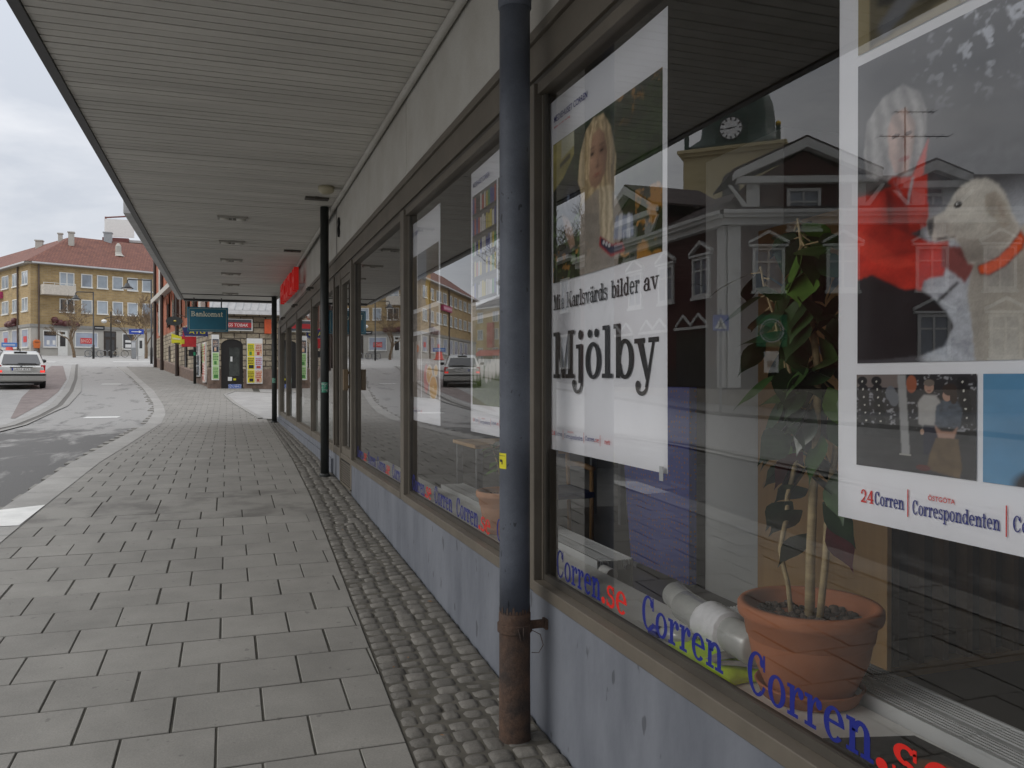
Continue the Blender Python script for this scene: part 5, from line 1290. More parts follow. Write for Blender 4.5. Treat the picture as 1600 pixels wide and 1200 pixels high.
for s0, s1, z1, pm in ((2.48,3.40,4.99,1),(10.45,11.15,4.5,1)):
    b = MB(FR); b.box(s0, s1, -.02, .08, gz(96)-.05, z1); d = b.build('door', wwhite, bb)
    b = MB(FR); b.box(s0+.2, s1-.2, .081, .09, 3.35, 4.4 if z1 > 4.6 else 4.2); b.build('pane', M['dark_glass'], d)
    if z1 > 4.6: b = MB(FR); b.box(s0+.25, s1-.25, .081, .09, 4.6, 4.85); b.build('pane', M['dark_glass'], d)
b = MB(FR); b.box(6.97, 8.23, -.02, .02, gz(96)-.05, 5.1); d = b.build('door', mat('dark_doorway', (.035,.025,.018), .5), bb)
b = MB(FR); 
for s0 in (7.15,7.65): b.box(s0,s0+.4,.021,.03,3.0,4.2)
b.box(7.1,8.1,.021,.03,4.5,4.95); b.build('pane', M['dark_glass'], d)
for i in range(8):
    s = .6+3.05*i; w = bwin(FL, s, s+2.0, 3.18, 5.1, M['shop_poster_glass'], nm='shop_window')
    if i in (0,2): b = MB(FL); b.box(s+.5,s+1.5,.02,.03,3.75,4.35); b.build('window_sign', mat('red_window_card', (.55,.06,.06), .5), w)
b = MB(FR); b.box(.85,3.9,0,1.15,8.55,8.70); b.box(.85,3.9,1.10,1.15,8.70,9.55); b.box(.85,.90,.0,1.10,8.70,9.55); b.box(3.85,3.9,.0,1.10,8.70,9.55); bal = b.build('balcony', mat('cream_balcony', (.52,.48,.42), .7), bb)
b = MB(FR); b.box(.85,3.9,1.10,1.14,9.70,9.75)
for s in (.9,1.9,2.9,3.85): b.box(s-.02,s+.02,1.10,1.14,9.56,9.70)
b.build('railing', wwhite, bal)
for F, s in ((FR,.72),(FL,3.55),(FL,12.5)):
    b = MB(); b.tube([F(s,.12,11.6), F(s,.12,5.0)], .085, 8); b.tube([F(s,.12,5.0), F(s,.12,gz(95))], .08, 8); b.build('downpipe', mat('brown_downpipe', (.10,.07,.055), .5), bb)
b = MB(FR); b.box(-.02, LR_, .451, .60, 11.66, 11.80); b.build('gutter', M['steel_light'], bb)
b = MB(FL); b.box(-.02, LL_, .451, .60, 11.66, 11.80); b.build('gutter', M['steel_light'], bb)
# scroll signs over the shops
scr = mat('dark_red_scroll', (.10,.03,.03), .5)
for F, s0, w in ((FR,1.9,2.6),(FL,3.9,2.9)):
    t = thing('scroll_sign', F(s0,.2,5.4), 'dark red scroll-shaped sign over the ' + ('right' if F is FR else 'left') + ' shop front of the brick building', 'sign', None)
    t['label'] = 'dark red curled sign above the shop door under the balcony' if F is FR else 'dark red curled sign above the papered shop windows of the narrower facade'
    b = MB(); pts = [F(s0+w*u, .22, 5.55+.25*math.sin(7*u)+.5*max(0,.35-u)*2) for u in [i/14 for i in range(15)]]
    for i in range(5): b.lathe(F(s0+.25+w*.19*i,.25,5.42+.10*(i % 2)+(.35 if i == 0 else 0)), [(.001,0),(.26,.06),(.33,.3),(.24,.52),(.001,.58)], 12)
    b.box(*sorted((F(s0,.1,0)[0],F(s0+w,.1,0)[0])), *sorted((F(s0,.1,0)[1],F(s0+w,.1,0)[1])), 5.40, 5.46) if False else None
    b.tube([F(s0,.25,5.62),F(s0+w,.25,5.62)], .14, 8); b.build('body', scr, t, smooth=True)
t = thing('pink_sign', FL(9.2,.2,9.0), 'small pink lettered sign sticking out high on the brick facade', 'sign')
b = MB(FL); b.box(8.6,13.2,.02,.35,8.68,9.38); b.build('box', mat('pink_sign_face', (.45,.05,.16), .4), t)
b = MB(FL); b.box(8.8,13.0,.351,.36,8.85,9.2); b.build('panel', mat('pale_pink_panel', (.62,.36,.44), .4), t)
t = thing('small_sign', FR(6.6,.1,5.3), 'small dark sign with pale lines over the dark doorway of the brick building', 'sign')
b = MB(FR); b.box(5.9,7.0,.11,.2,5.2,5.62); b.build('box', M['black'], t); b = MB(FR); b.box(6.05,6.85,.201,.21,5.36,5.44); b.build('line', M['steel_light'], t)
t = thing('mailbox', FR(.55,.3,3.3), 'small orange letter box on the corner of the brick building', 'mailbox')
b = MB(FR); b.prism([(.25,.02,3.1),(.75,.02,3.1),(.82,.02,3.75),(.70,.02,3.95),(.30,.02,3.95),(.18,.02,3.75)], (0,.3,0)); b.build('body', mat('orange_box', (.55,.14,.03), .5), t, bevel=.02); b = MB(FR); b.box(.3,.7,.321,.33,3.68,3.74); b.build('slot', M['black'], t)

# roof-top structure behind
t = thing('rooftop_building', (-8.0, 116, 3.0), 'pale pink house top behind the tiled roof, with a white billboard frame', 'building')
b = MB(); b.box(-12.4,2,116,130,3.0,17.3); b.build('wall', mat('pink_render', (.55,.40,.34), .8), t)
b = MB(); b.box(-13.0,2.2,115.6,130.4,17.31,17.6); b.build('roof', M['flash'], t)
b = MB(); b.box(-14.6,-11.2,115.4,115.6,17.9,20.1); b.build('billboard', M['white'], t)
b = MB(); b.box(-14.8,-11.8,114.9,117,17.2,17.7); b.tube([(-14.5,115.7,17.7),(-14.5,115.7,20.4)],.12,6); b.tube([(-14.5,115.7,20.3),(-9.5,115.7,20.9)],.10,6); b.build('frame', mat('red_brown_frame', (.14,.04,.035), .6), t)
b = MB(); b.box(-10.6,-8,115.95,116.02,17.9,19.6); b.build('window', M['sky_tint_glass'], t)

# ------------------------------------------------------------------ orange building with a rusticated stone base, and its tobacco shop corner
stone = brickmat('rusticated_stone', (.47,.40,.29), (.28,.235,.17), (.11,.09,.07), .50, .23, .022, bump=1.0, dist=.08, var=1.0)
obrick = brickmat('orange_brick', (.40,.115,.055), (.33,.09,.045), (.26,.13,.08), .25, .075, .01, bump=.2)
granite = mat('reddish_granite', (.165,.112,.085), .7, .3, 5, 6, .2, 30)
ob = thing('orange_building', (0, 37, gz(37)), 'orange brick building on a rough stone base whose corner holds the tobacco shop', 'building')
P2 = (-.548, 36.3); FO = frame(P2, -9.0); FT = lambda s, d, z: (-.399+s, 36.3-d, z)
zb = -.9
b = MB(); D_ = 14
def wall_poly(zs0, zs1, out, mm, nm, bev=0):
    b = MB(); o = FO(27, out, 0); c = FO(0, out, 0)
    ring = [(o[0],o[1]), (c[0]-.0, c[1]+.55), (-.60-out*.5, 36.3-out), (14, 36.3-out), (14, 60), (FO(27,-12,0)[0], FO(27,-12,0)[1])]
    k = 6; b.add([(x,y,zs0) for x,y in ring]+[(x,y,zs1) for x,y in ring], [tuple(range(k))[::-1],tuple(range(k,2*k))]+[(i,(i+1) % k,k+(i+1) % k,k+i) for i in range(k)])
    return b.build(nm, mm, ob)
wall_poly(2.75, 9.5, -.06, obrick, 'wall')
wall_poly(-.92, 2.749, 0, stone, 'stone_base')
wall_poly(9.5, 9.8, .4, M['flash'], 'cornice')
wall_poly(9.81, 10.2, .2, rooft, 'roof')
# sloping granite plinth along the street wall, level one on the shop front
b = MB(); n = 18; pts = []
for i in range(n+1):
    s = .6+26.4*i/n; x,y,_ = FO(s,.10,0); xi,yi,_ = FO(s,.0,0); zt = .05+.052*s
    pts += [(x,y,gz(y)-.3),(x,y,zt),(xi,yi,zt+.06)]
b.add(pts, [(3*i+k,3*i+k+1,3*i+4+k,3*i+3+k) for i in range(n) for k in (0,1)]); b.build('plinth', granite, ob)
for s0, s1 in ((-.12,.12),(1.02,6.0)):
    b = MB(FT); b.box(s0, s1, -.05, .09, -.95, .40); b.build('plinth', granite, ob, bevel=.02)
b = MB(); b.lathe((-.50,36.45,-.9), [(.30,0),(.30,1.3),(.27,1.36)], 14); b.build('plinth', granite, ob)
# string course and pilasters of the upper wall
for s in (3.2,12.5,22.5):
    b = MB(FO); b.box(s-.4,s+.4,-.05,.14,2.8,9.4); b.build('pilaster', M['fascia'], ob)
b = MB(FO); b.box(.6,27,-.05,.30,5.2,5.5); b.build('string_course', M['fascia'], ob)
for i, s in enumerate((6.5,9.2,15.5,18.4,24.5)):
    b = MB(FO); pts = [(s-.5,.0,3.1),(s+.5,.0,3.1)] + [(s+.5*math.cos(R(a)),.0,4.5+.5*math.sin(R(a))) for a in range(0,181,20)]
    b.prism(pts, (0,.02,0)); w = b.build('window', M['dark_glass'], ob)
    b = MB(FO)
    for q in _arc(0,0,.62,.62,0,180,.12,.12,10): b.prism([(s+p[0],.0,4.5+p[1]) for p in q], (0,.06,0))
    b.build('arch', obrick, w)
for i, s in enumerate((9.6,13.8,17.6)):
    b = MB(FO); pts = [(s-.35,.0,-.1+.05*s),(s+.35,.0,-.1+.05*s)] + [(s+.35*math.cos(R(a)),.0,1.3+.02*s+.35*math.sin(R(a))) for a in range(0,181,20)]
    b.prism(pts, (0,.02,0)); b.build('niche_window', M['dark_glass'], ob)
for s in (11.6, 20.1, 24.9):
    b = MB(); b.tube([FO(s,.2,9.4), FO(s,.2,gz(36+s)-.1)], .10, 8); b.build('downpipe', mat('dark_brown_pipe', (.045,.03,.025), .5), ob)
# shop door in an arched opening
b = MB(FT); pts = [(.14,.004,-.6),(.99,.004,-.6),(.99,.004,1.38)] + [(.565+.425*math.cos(R(a)),.004,1.38+.26*math.sin(R(a))) for a in range(15,180,15)] + [(.14,.004,1.38)]
b.prism(pts, (0,.012,0)); dr = b.build('door', mat('black_shop_door', (.012,.010,.009), .35), ob)
b = MB(FT)
for q in _arc(.565,1.38,.56,.40,0,180,.135,.14,12): b.prism([(p[0],0,p[1]) for p in q], (0,.10,0))
b.box(.005,.139,0,.10,.40,1.38); b.box(.991,1.12,0,.10,.40,1.38); b.build('door_arch', stone, ob)
b = MB(FT); b.box(.45,.86,.017,.03,.12,1.30); b.build('pane', mat('door_glass', (.05,.055,.05), .15, .4, 3), dr)
b = MB(FT); b.box(.50,.58,.031,.036,.72,.92); b.build('notice', M['white'], dr)
b = MB(FT); b.box(.40,.56,.031,.036,-.08,.08); b.build('notice', M['white'], dr)
b = MB(FT); b.box(.62,.72,.031,.036,-.06,.02); b.build('notice', ys_, dr)
b = MB(FT); b.box(.42,.93,.031,.036,-.45,-.22); b.build('notice', mat('blue_white_notice', (.04,.11,.42), .5, .3, 30, col2=(.6,.62,.66), lo=.42, hi=.5), dr)
# pent roof with a pale gutter over the shop
b = MB(FT); b.prism([(-.3,.45,2.78),(8,.45,2.78),(8,-.1,3.7),(-.3,-.1,3.7)], (0,.0,.05)); pr = b.build('pent_roof', M['flash'], ob)
b = MB(FT)
for i in range(28): s = -.25+.3*i; b.prism([(s,.45,2.832),(s+.03,.45,2.832),(s+.28,-.1,3.752),(s+.25,-.1,3.752)], (0,0,.03))
b.build('rib', M['grey_metal'], pr)
b = MB(FT); b.box(-.3,8,.45,.58,2.64,2.78); b.build('gutter', mat('white_gutter', (.60,.60,.60), .4), pr)
# signs on the shop front
t = thing('tobacco_sign', FT(.55,.1,2.2), 'long grey and red shop sign ending in GS TOBAK above the arched door', 'sign')
b = MB(FT); b.box(-.55,1.38,.02,.20,1.98,2.48); b.build('box', M['white'], t, bevel=.02)
b = MB(FT); b.box(-.50,1.33,.201,.205,2.02,2.44); b.build('face', mat('slate_grey_face', (.085,.095,.115), .4), t)
b = MB(FT); b.box(-.50,1.33,.2055,.209,2.12,2.32); b.build('stripe', mat('red_stripe', (.55,.025,.03), .4), t)
b = MB(); plain(b, 'GS TOBAK', (-.399+.40,36.3-.211,2.155), (1,0,0), (0,0,1), .80, .125, shear=.12); b.build('lettering', M['white'], t, uv=False)
t = thing('orange_box', FT(1.95,.1,2.1), 'plain orange box sign on the stone wall by the end of the canopy', 'sign')
b = MB(FT); b.box(1.84,2.12,.02,.26,1.88,2.48); b.build('body', mat('orange_sign', (.62,.10,.03), .4), t, bevel=.02); b = MB(FT); b.box(1.90,2.06,.005,.019,2.1,2.3); b.build('bracket', M['grey_metal'], t)
def board(F, s0, s1, z0, z1, d, label, cells, top=.16, nx=2):
    """a glazed case of placards: white frame, coloured headline placards"""
    t = thing('placard_board', F((s0+s1)/2, d, z0), label, 'notice board', None)
    b = MB(F); b.box(s0, s1, d, d+.06, z0, z1); b.build('case', M['white'], t, bevel=.008)
    w = (s1-s0-.03)/nx; h = (z1-z0-top-.03)/(len(cells)//nx)
    for i, (c1, c2) in enumerate(cells):
        cx = s0+.02+w*(i % nx); cz = z1-top-h*(i//nx+1)
        b = MB(F); b.box(cx+.01, cx+w-.01, d+.061, d+.066, cz+.012, cz+h-.012); pl_ = b.build('placard', c1, t)
        b = MB(F); rg2 = random.Random(i*3+1)
        zz = cz+h*.86
        for k in range(4):
            x = cx+w*.12; hh = h*rg2.uniform(.05,.09)
            while x < cx+w*.80: ww = w*rg2.uniform(.10,.24); b.box(x, min(x+ww, cx+w*.88), d+.0665, d+.069, zz-hh, zz); x += ww+w*.05
            zz -= hh+h*.06
        b.box(cx+w*rg2.uniform(.14,.3), cx+w*rg2.uniform(.6,.86), d+.0665, d+.069, cz+h*.10, zz-h*.02)
        b.build('headline', c2, pl_)['kind'] = 'stuff'
    return t
yel = mat('yellow_placard', (.66,.56,.02), .5, .05); pal = mat('pale_green_placard', (.42,.60,.28), .5, .1, 8); orr = mat('orange_white_placard', (.62,.30,.12), .5, .5, 12, col2=(.66,.60,.55)); lav = mat('lavender_placard', (.55,.54,.66), .5); pnk = mat('pink_placard', (.62,.42,.36), .5, .2, 12)
rd = mat('placard_red', (.42,.06,.04), .5); dkp = mat('dark_placard', (.03,.04,.06), .5); grn = mat('dark_green_ink', (.06,.22,.05), .5)
board(FT, 1.14, 1.77, -.2, 1.68, .095, 'board of yellow and orange headline placards right of the arched door', [(yel,grn),(orr,rd),(yel,M['ink_black']),(lav,rd),(yel,M['ink_black']),(orr,rd)], .2)
FK = frame((-.62,36.05), 78.0)
board(FK, -.02, .27, -.05, 1.80, .06, 'tall narrow board of pale green placards at the corner left of the door', [(dkp,orr),(pal,grn),(pal,grn)], .17, 1)
board(FO, 1.1, 1.95, -.15, 1.55, .12, 'board of pink and white placards around the corner from the green one', [(pnk,rd),(pal,rd),(pnk,M['white']),(pnk,rd)], .05)
board(FO, 3.0, 4.9, .1, 1.56, .12, 'glazed white-framed display case on the stone wall past the corner', [(M['white'],M['ink_black']),(M['far_glass'],M['bronze_dark']),(M['far_glass'],M['bronze_dark'])], .04, 1)
t = thing('red_box', FO(3.6,.2,1.7), 'small red box sign with a yellow mark above the display case', 'sign')
b = MB(); x,y,_ = FO(3.4,.45,0); b.box(x-.42,x+.20,y-.06,y+.06,1.42,1.90); b.build('body', mat('red_box_paint', (.52,.02,.025), .4), t, bevel=.02)
b = MB(); b.box(x-.40,x-.29,y-.066,y-.061,1.55,1.75); b.build('mark', ys_, t)
t = thing('betting_sign', FO(2.0,.3,2.0), 'dark blue hanging sign with yellow letters ATG behind the round no-stopping sign', 'sign')
x,y,_ = FO(3.2,.35,0); b = MB(); b.prism([(x-.36,y-.9,1.83),(x+.58,y-.9,1.83),(x+.58,y-.9,2.22),(x-.46,y-.9,2.22)], (0,.08,0)); b.build('box', mat('navy_sign', (.012,.02,.13), .4), t)
b = MB(); plain(b, 'ATG', (x-.20,y-.905,1.95), (1,0,0), (0,0,1), .66, .17, shear=.15); b.build('lettering', ys_, t, uv=False)
b = MB(); b.prism([(x-.345,y-.905,1.835),(x+.56,y-.905,1.835),(x+.56,y-.905,1.85),(x-.35,y-.905,1.85)], (0,-.003,0)); b.build('border', M['white'], t)
t = thing('oval_sign', (-1.88,30,1.99), 'dark oval hanging sign with a small gold emblem', 'sign')
b = MB()
pts = [( -1.86+.29*math.cos(R(a)), 33.0, 2.13+.17*math.sin(R(a))) for a in range(0,360,12)]; b.prism(pts, (0,.06,0)); b.build('disc', mat('oval_black', (.02,.022,.02), .4), t)
b = MB(); b.ball((-1.84,32.995,2.13), .055, 10, 6, .6); b.build('emblem', mat('gold_mark', (.45,.33,.06), .4), t, smooth=True)
b = MB(); b.tube([(-1.86,33.03,2.30),(-1.86,33.03,2.42),(-1.2,37.2,2.42)], .015, 6); b.build('bracket', M['black'], t)
t = thing('arrow_sign', (-1.85,34,1.5), 'slanted yellow sign on a bracket beside the dark downpipe', 'sign')
b = MB(); b.prism([(-2.02,34,1.36),(-1.66,34,1.30),(-1.66,34,1.60),(-2.02,34,1.72)], (0,.05,0)); b.build('face', ys_, t)
b = MB(); b.prism([(-1.98,33.996,1.50),(-1.70,33.996,1.48),(-1.70,33.996,1.53),(-1.98,33.996,1.57)], (0,-.003,0)); pyp = mat('pale_yellow_print', (.6,.58,.35), .5); b.build('print', pyp, t); b = MB(); b.box(-1.92,-1.72,33.992,33.996,1.335,1.37); b.build('print_line', M['ink_black'], t)
b = MB(); b.tube([(-1.84,34.03,1.66),(-1.84,34.03,1.80),(-.9,37.6,1.80)], .012, 6); b.build('bracket', M['black'], t)
t = thing('blue_sign', (-1.78,40,1.7), 'square blue sign with a white line of print under the round no-stopping sign', 'sign')
b = MB(); b.box(-1.97,-1.57,40,40.05,1.46,1.95); b.build('face', mat('blue_sign_face', (.03,.06,.34), .4), t)
b = MB(); b.box(-1.89,-1.66,39.992,39.998,1.58,1.68); b.build('print', M['white'], t)
b = MB(); b.box(-1.97,-1.57,39.99,39.998,1.47,1.50); b.tube([(-1.56,40.02,1.7),(-1.2,40.02,1.7)], .012, 6); b.build('bracket', M['steel_light'], t)
# round no-stopping sign on a dark post
t = thing('traffic_sign', (-1.405,40,gz(40)), 'round blue no-stopping sign with a red cross on a dark post', 'traffic sign')
b = MB(); b.tube([(-1.405,40,gz(40)-.05),(-1.405,40,2.5)], .06, 12); b.build('post', M['post'], t, smooth=True)
cx, cz = -1.60, 2.05
b = MB(); b.prism([(cx+.31*math.cos(R(a)),39.90,cz+.31*math.sin(R(a))) for a in range(0,360,10)], (0,.03,0)); b.build('disc', mat('sign_blue', (.02,.035,.36), .4), t)
b = MB()
for q in _arc(cx,cz,.31,.31,0,360,.055,.055,36): b.poly([(p[0],39.896,p[1]) for p in q])
for a in (45,135):
    ca, sa = math.cos(R(a)), math.sin(R(a)); b.poly([(cx-.26*ca-.028*sa,39.893,cz-.26*sa+.028*ca),(cx+.26*ca-.028*sa,39.893,cz+.26*sa+.028*ca),(cx+.26*ca+.028*sa,39.893,cz+.26*sa-.028*ca),(cx-.26*ca+.028*sa,39.893,cz-.26*sa-.028*ca)])
b.build('cross', mat('sign_red', (.50,.02,.05), .4), t)
b = MB(); b.box(-1.66,-1.46,39.92,39.97,1.02,1.30); b.build('signal_box', M['black'], t); b = MB(); b.box(-1.46,-1.37,39.91,39.919,1.05,1.20); b.build('signal_light', mat('green_mark', (.02,.40,.18), .4), t)

# ------------------------------------------------------------------ street furniture up the street
def lamp(x, y, h, arm, label):
    t = thing('street_lamp', (x, y, gz(y)), label, 'street lamp', 'street lamps at the crossing')
    z = gz(y)
    b = MB(); b.tube([(x,y,z-.1),(x,y,z+1.2),(x,y,z+1.25),(x,y,z+h)], [.10,.10,.07,.055], 10); b.build('pole', M['black'], t, smooth=True)
    b = MB(); b.tube([(x,y,z+h-.05),(x-arm,y,z+h-.05),(x-arm-.08,y,z+h-.15),(x-arm-.08,y,z+h-.4)], .045, 8); b.build('arm', M['black'], t, smooth=True)
    b = MB(); b.lathe((x-arm-.08,y,z+h-.75), [(.42,0),(.44,.03),(.22,.20),(.12,.40),(.05,.42)], 14); b.build('lamp_shade', M['black'], t, smooth=True)
    b = MB(); b.lathe((x-arm-.08,y,z+h-.80), [(.001,-.02),(.25,.0),(.36,.055),(.001,.06)], 14); b.build('globe', M['white'], t, smooth=True)
    return t
lamp(-11.54, 83.8, 6.05, 1.35, 'black street lamp with a bent arm before the bingo shop window')
lamp(-5.55, 69.5, 6.45, 1.6, 'black street lamp with a bent arm next to the orange building')
t = thing('park_lamp', (-10.6,88,gz(88)), 'short black lamp post with twin white globes by the dark doorway', 'street lamp')
b = MB(); z = gz(88); b.tube([(-10.6,88,z-.1),(-10.6,88,z+1),(-10.6,88,z+4.4)], [.12,.08,.06], 10); b.tube([(-11.2,88,z+3.7),(-10.6,88,z+3.9),(-10.0,88,z+3.7)], .04, 6); b.build('pole', M['black'], t)
for sx in (-.6,.6): b = MB(); b.ball((-10.6+sx,88,z+3.45), .26, 12, 8, .7); b.build('globe', M['white'], t, smooth=True)

def bare_tree(x, y, z0, h, spread, seed, label, lv=5, trunk=.22, mm=None, twigs=2, first=.28, rmin=.008):
    """a leafless tree: trunk, then limbs forking down to fine twigs"""
    rg = random.Random(seed)
    t = thing('bare_tree', (x, y, z0), label, 'tree', None)
    T, K = MB(), MB()
    def grow(p, d, ln, r, lev):
        q = [p]; dd = d.copy(); n = 4 if lev < 2 else 3
        for i in range(n):
            j_ = .05 if lev == 0 else .14; dd = (dd + Vector((rg.gauss(0,j_), rg.gauss(0,j_), rg.gauss(.03,.10)))).normalized(); q.append(q[-1] + dd*(ln/n))
        rs = [max(rmin, r*(1-.45*i/n)) for i in range(n+1)]
        (T if lev < 2 else K).tube([tuple(v) for v in q], rs, 9 if lev == 0 else (5 if lev < 3 else 3), cap=False)
        if lev >= lv: return
        kids = rg.choice((3,4)) if lev < lv-1 else twigs+1
        for k in range(kids):
            f = rg.uniform(.45,1.0) if k else 1.0; i = min(int(f*n), n-1); b0 = q[i].lerp(q[i+1], f*n-i)
            a = rg.random()*6.283; side = Vector((math.cos(a), math.sin(a), rg.uniform(-.1,.5)))
            nd = (dd*(.75 if k else 1.1) + side*spread).normalized()
            grow(b0, nd, ln*rg.uniform(.58,.78), rs[i]*rg.uniform(.5,.68), lev+1)
    grow(Vector((x,y,z0-.1)), Vector((0,0,1)), h*first, trunk, 0)
    T.build('trunk', mm or M['twig'], t, smooth=True, uv=False); K.build('crown', mm or M['twig'], t, uv=False)['kind'] = 'stuff'
    return t
M['twig'] = mat('bare_bark', (.085,.062,.042), .9, .3, 4)
M['twig_fine'] = mat('brownish_twigs', (.17,.12,.075), .9, .3, 4)
bare_tree(-13.76, 88, gz(88), 6.6, .62, 5, 'bare wide-crowned street tree before the bingo shop', 5, .15, M['twig_fine'], 3, .33, .013)
bare_tree(-8.72, 88, gz(88), 6.6, .60, 9, 'bare slender street tree before the dark shop window', 5, .14, M['twig_fine'], 3, .33, .013)
bare_tree(-7.35, 86, gz(86), 7.6, .5, 14, 'bare street tree half hidden by the tall lamp post', 5, .15, M['twig_fine'], 3, .33, .013)
t = thing('ticket_machine', (-8.2,84,gz(84)), 'grey ticket pillar standing at the crossing before the white door', 'machine')
z = gz(84); b = MB(); b.box(-8.42,-8.0,83.85,84.15,z,z+1.65); b.build('pillar', M['grey_metal'], t, bevel=.05); b = MB(); b.box(-8.36,-8.06,83.84,83.849,z+1.0,z+1.5); b.build('panel', M['steel_light'], t)
t = thing('street_sign', (-7.4,80,gz(80)), 'blue direction sign with a white arrow on a thin pole', 'sign')
z = gz(80); b = MB(); b.tube([(-7.5,80,z-.1),(-7.5,80,z+2.7)], .04, 8); b.build('pole', M['grey_metal'], t); b = MB(); b.box(-8.2,-7.0,79.93,79.97,z+2.25,z+2.68); b.build('plate', mat('sign_plate_blue', (.02,.06,.36), .4), t)
b = MB(); b.prism([(-8.0,79.925,z+2.44),(-7.4,79.925,z+2.44),(-7.4,79.925,z+2.36),(-7.15,79.925,z+2.47),(-7.4,79.925,z+2.58),(-7.4,79.925,z+2.50),(-8.0,79.925,z+2.50)], (0,-.004,0)); b.build('arrow', M['white'], t)
t = thing('bicycle_rack', (-11.9,89,gz(89)), 'low grey bicycle rack in front of the bingo window', 'rack')
b = MB(); z = gz(89)
for i in range(6): xx = -13.0+.5*i; b.tube([(xx,89,z),(xx,89,z+.55),(xx+.12,89,z+.65),(xx+.3,89,z+.65),(xx+.4,89,z+.55),(xx+.4,89,z)], .035, 6)
b.tube([(-13.1,89,z+.05),(-10,89,z+.05)], .035, 6); b.build('hoops', M['grey_metal'], t)
def bicycle(x, y, label, fr):
    z = gz(y); t = thing('bicycle', (x, y, z), label, 'bicycle', None)
    for dx in (-.52,.52):
        b = MB(); pts = [(x+dx+.33*math.cos(R(a)), y, z+.34+.33*math.sin(R(a))) for a in range(0,361,20)]; b.tube(pts, .022, 6, cap=False)
        for a in range(0,180,30): b.tube([(x+dx-.32*math.cos(R(a)),y,z+.34-.32*math.sin(R(a))),(x+dx+.32*math.cos(R(a)),y,z+.34+.32*math.sin(R(a)))], .004, 3)
        b.build('wheel', M['black'], t)
    b = MB()
    for p, q in (((-.52,.34),(-.08,.32)),((-.08,.32),(-.20,.85)),((-.52,.34),(-.18,.75)),((-.08,.32),(.38,.80)),((-.18,.78),(.36,.86)),((.52,.34),(.36,.98))): b.tube([(x+p[0],y,z+p[1]),(x+q[0],y,z+q[1])], .018, 6)
    b.build('frame', fr, t); b = MB(); b.box(x-.34,x-.10,y-.07,y+.07,z+.87,z+.93); b.build('saddle', M['black'], t, bevel=.02)
    b = MB(); b.tube([(x+.28,y-.28,z+1.05),(x+.36,y-.1,z+1.02),(x+.36,y+.1,z+1.02),(x+.28,y+.28,z+1.05)], .014, 6); b.build('handlebar', M['grey_metal'], t)
bicycle(-12.1, 88.6, 'grey bicycle parked at the rack under the bingo window', M['grey_metal'])
bicycle(-10.0, 88.8, 'pale bicycle leaning in front of the dark doorway', mat('pale_frame', (.45,.40,.30), .4))
# blue and red traffic beacon left of the car
t = thing('traffic_cone', (-19.6,88,gz(88)), 'red cone with a blue board on top, standing in the road beyond the car', 'cone')
x, y, z = -19.15, 88, gz(88); b = MB(); b.lathe((x,y,z), [(.55,.0),(.55,.08),(.42,.10),(.28,.85),(.24,.9)], 14); b.build('cone', mat('red_cone', (.55,.05,.03), .5), t, smooth=True)
b = MB(); b.box(x-.62,x+.62,y-.1,y+.1,z+.9,z+1.3); b.build('board', mat('blue_board', (.08,.20,.50), .5), t); b = MB(); b.box(x-.5,x+.5,y-.11,y-.101,z+1.05,z+1.12); b.build('line', M['white'], t)
# ------------------------------------------------------------------ silver estate car seen from behind
silver = mat('silver_paint', (.46,.46,.44), .28, .02, 2, metal=.55, coat=.6)
cglass = mat('car_glass', (.035,.04,.05), .06, .1, 2, spec=.8)
bumper = mat('grey_bumper', (.30,.295,.275), .45, .05)
tyre = mat('tyre_rubber', (.015,.015,.015), .85)
rlamp = mat('red_lens', (.40,.012,.015), .15, .1, 30, coat=.5); lit_lamp = mat('lit_brake_lens', (.60,.03,.03), .2, .1, 30, emit=(1,.06,.04), estr=.9)
car = thing('parked_car', (0, 0, -EYE), 'silver estate car with red tail lights driving up the street', 'car')
Z = lambda z: z - EYE
def ring(y, w, zb, zt, tum=.0, n=9):
    """half-and-half cross-section of the body shell at y"""
    pr = [(.86*w, zb), (.97*w, zb+.06), (1.0*w, zb+.25*(zt-zb)), (1.0*w, zb+.6*(zt-zb)), (.985*w, zb+.85*(zt-zb)), (.94*w-tum, zt)]
    R_ = [(x, y, Z(z)) for x, z in pr]; L_ = [(-x, y, Z(z)) for x, z in reversed(pr)]
    return R_ + L_
b = MB(); b.loft([ring(.02,.76,.34,.86), ring(.07,.82,.28,.90), ring(.30,.85,.24,.93), ring(1.0,.86,.22,.93), ring(2.2,.86,.22,.92), ring(3.0,.86,.22,.92), ring(3.3,.85,.24,.88), ring(3.9,.82,.26,.78), ring(4.22,.72,.30,.66)])
b.build('body', silver, car, smooth=True, bevel=.02)
b = MB()
def gring(y0, zt, wt, zb=.90, wb=.80, slant=0): return [(wb, y0, Z(zb)), (wb-.03, y0+slant*.3, Z(zb+.1)), (wt+.03, y0+slant*.85, Z(zt-.08)), (wt-.06, y0+slant, Z(zt)), (-wt+.06, y0+slant, Z(zt)), (-wt-.03, y0+slant*.85, Z(zt-.08)), (-wb+.03, y0+slant*.3, Z(zb+.1)), (-wb, y0, Z(zb))]
b.loft([gring(.10,1.40,.62,slant=.32), gring(.5,1.445,.64,slant=.10), gring(1.4,1.46,.65), gring(2.1,1.44,.64,slant=-.05), gring(3.05,1.40,.60,slant=-.75)])
b.build('cabin', silver, car, smooth=True, bevel=.015)
b = MB(); b.prism([(-.66,.10,Z(.965)),(.66,.10,Z(.965)),(.56,.345,Z(1.335)),(-.56,.345,Z(1.335))], (0,-.018,0)); rw = b.build('rear_window', cglass, car, bevel=.004)
b = MB(); b.prism([(-.10,.076,Z(.985)),(.50,.078,Z(.98)),(.50,.090,Z(1.0)),(-.10,.090,Z(1.01))], (0,-.012,0)); b.build('wiper', M['black'], rw)
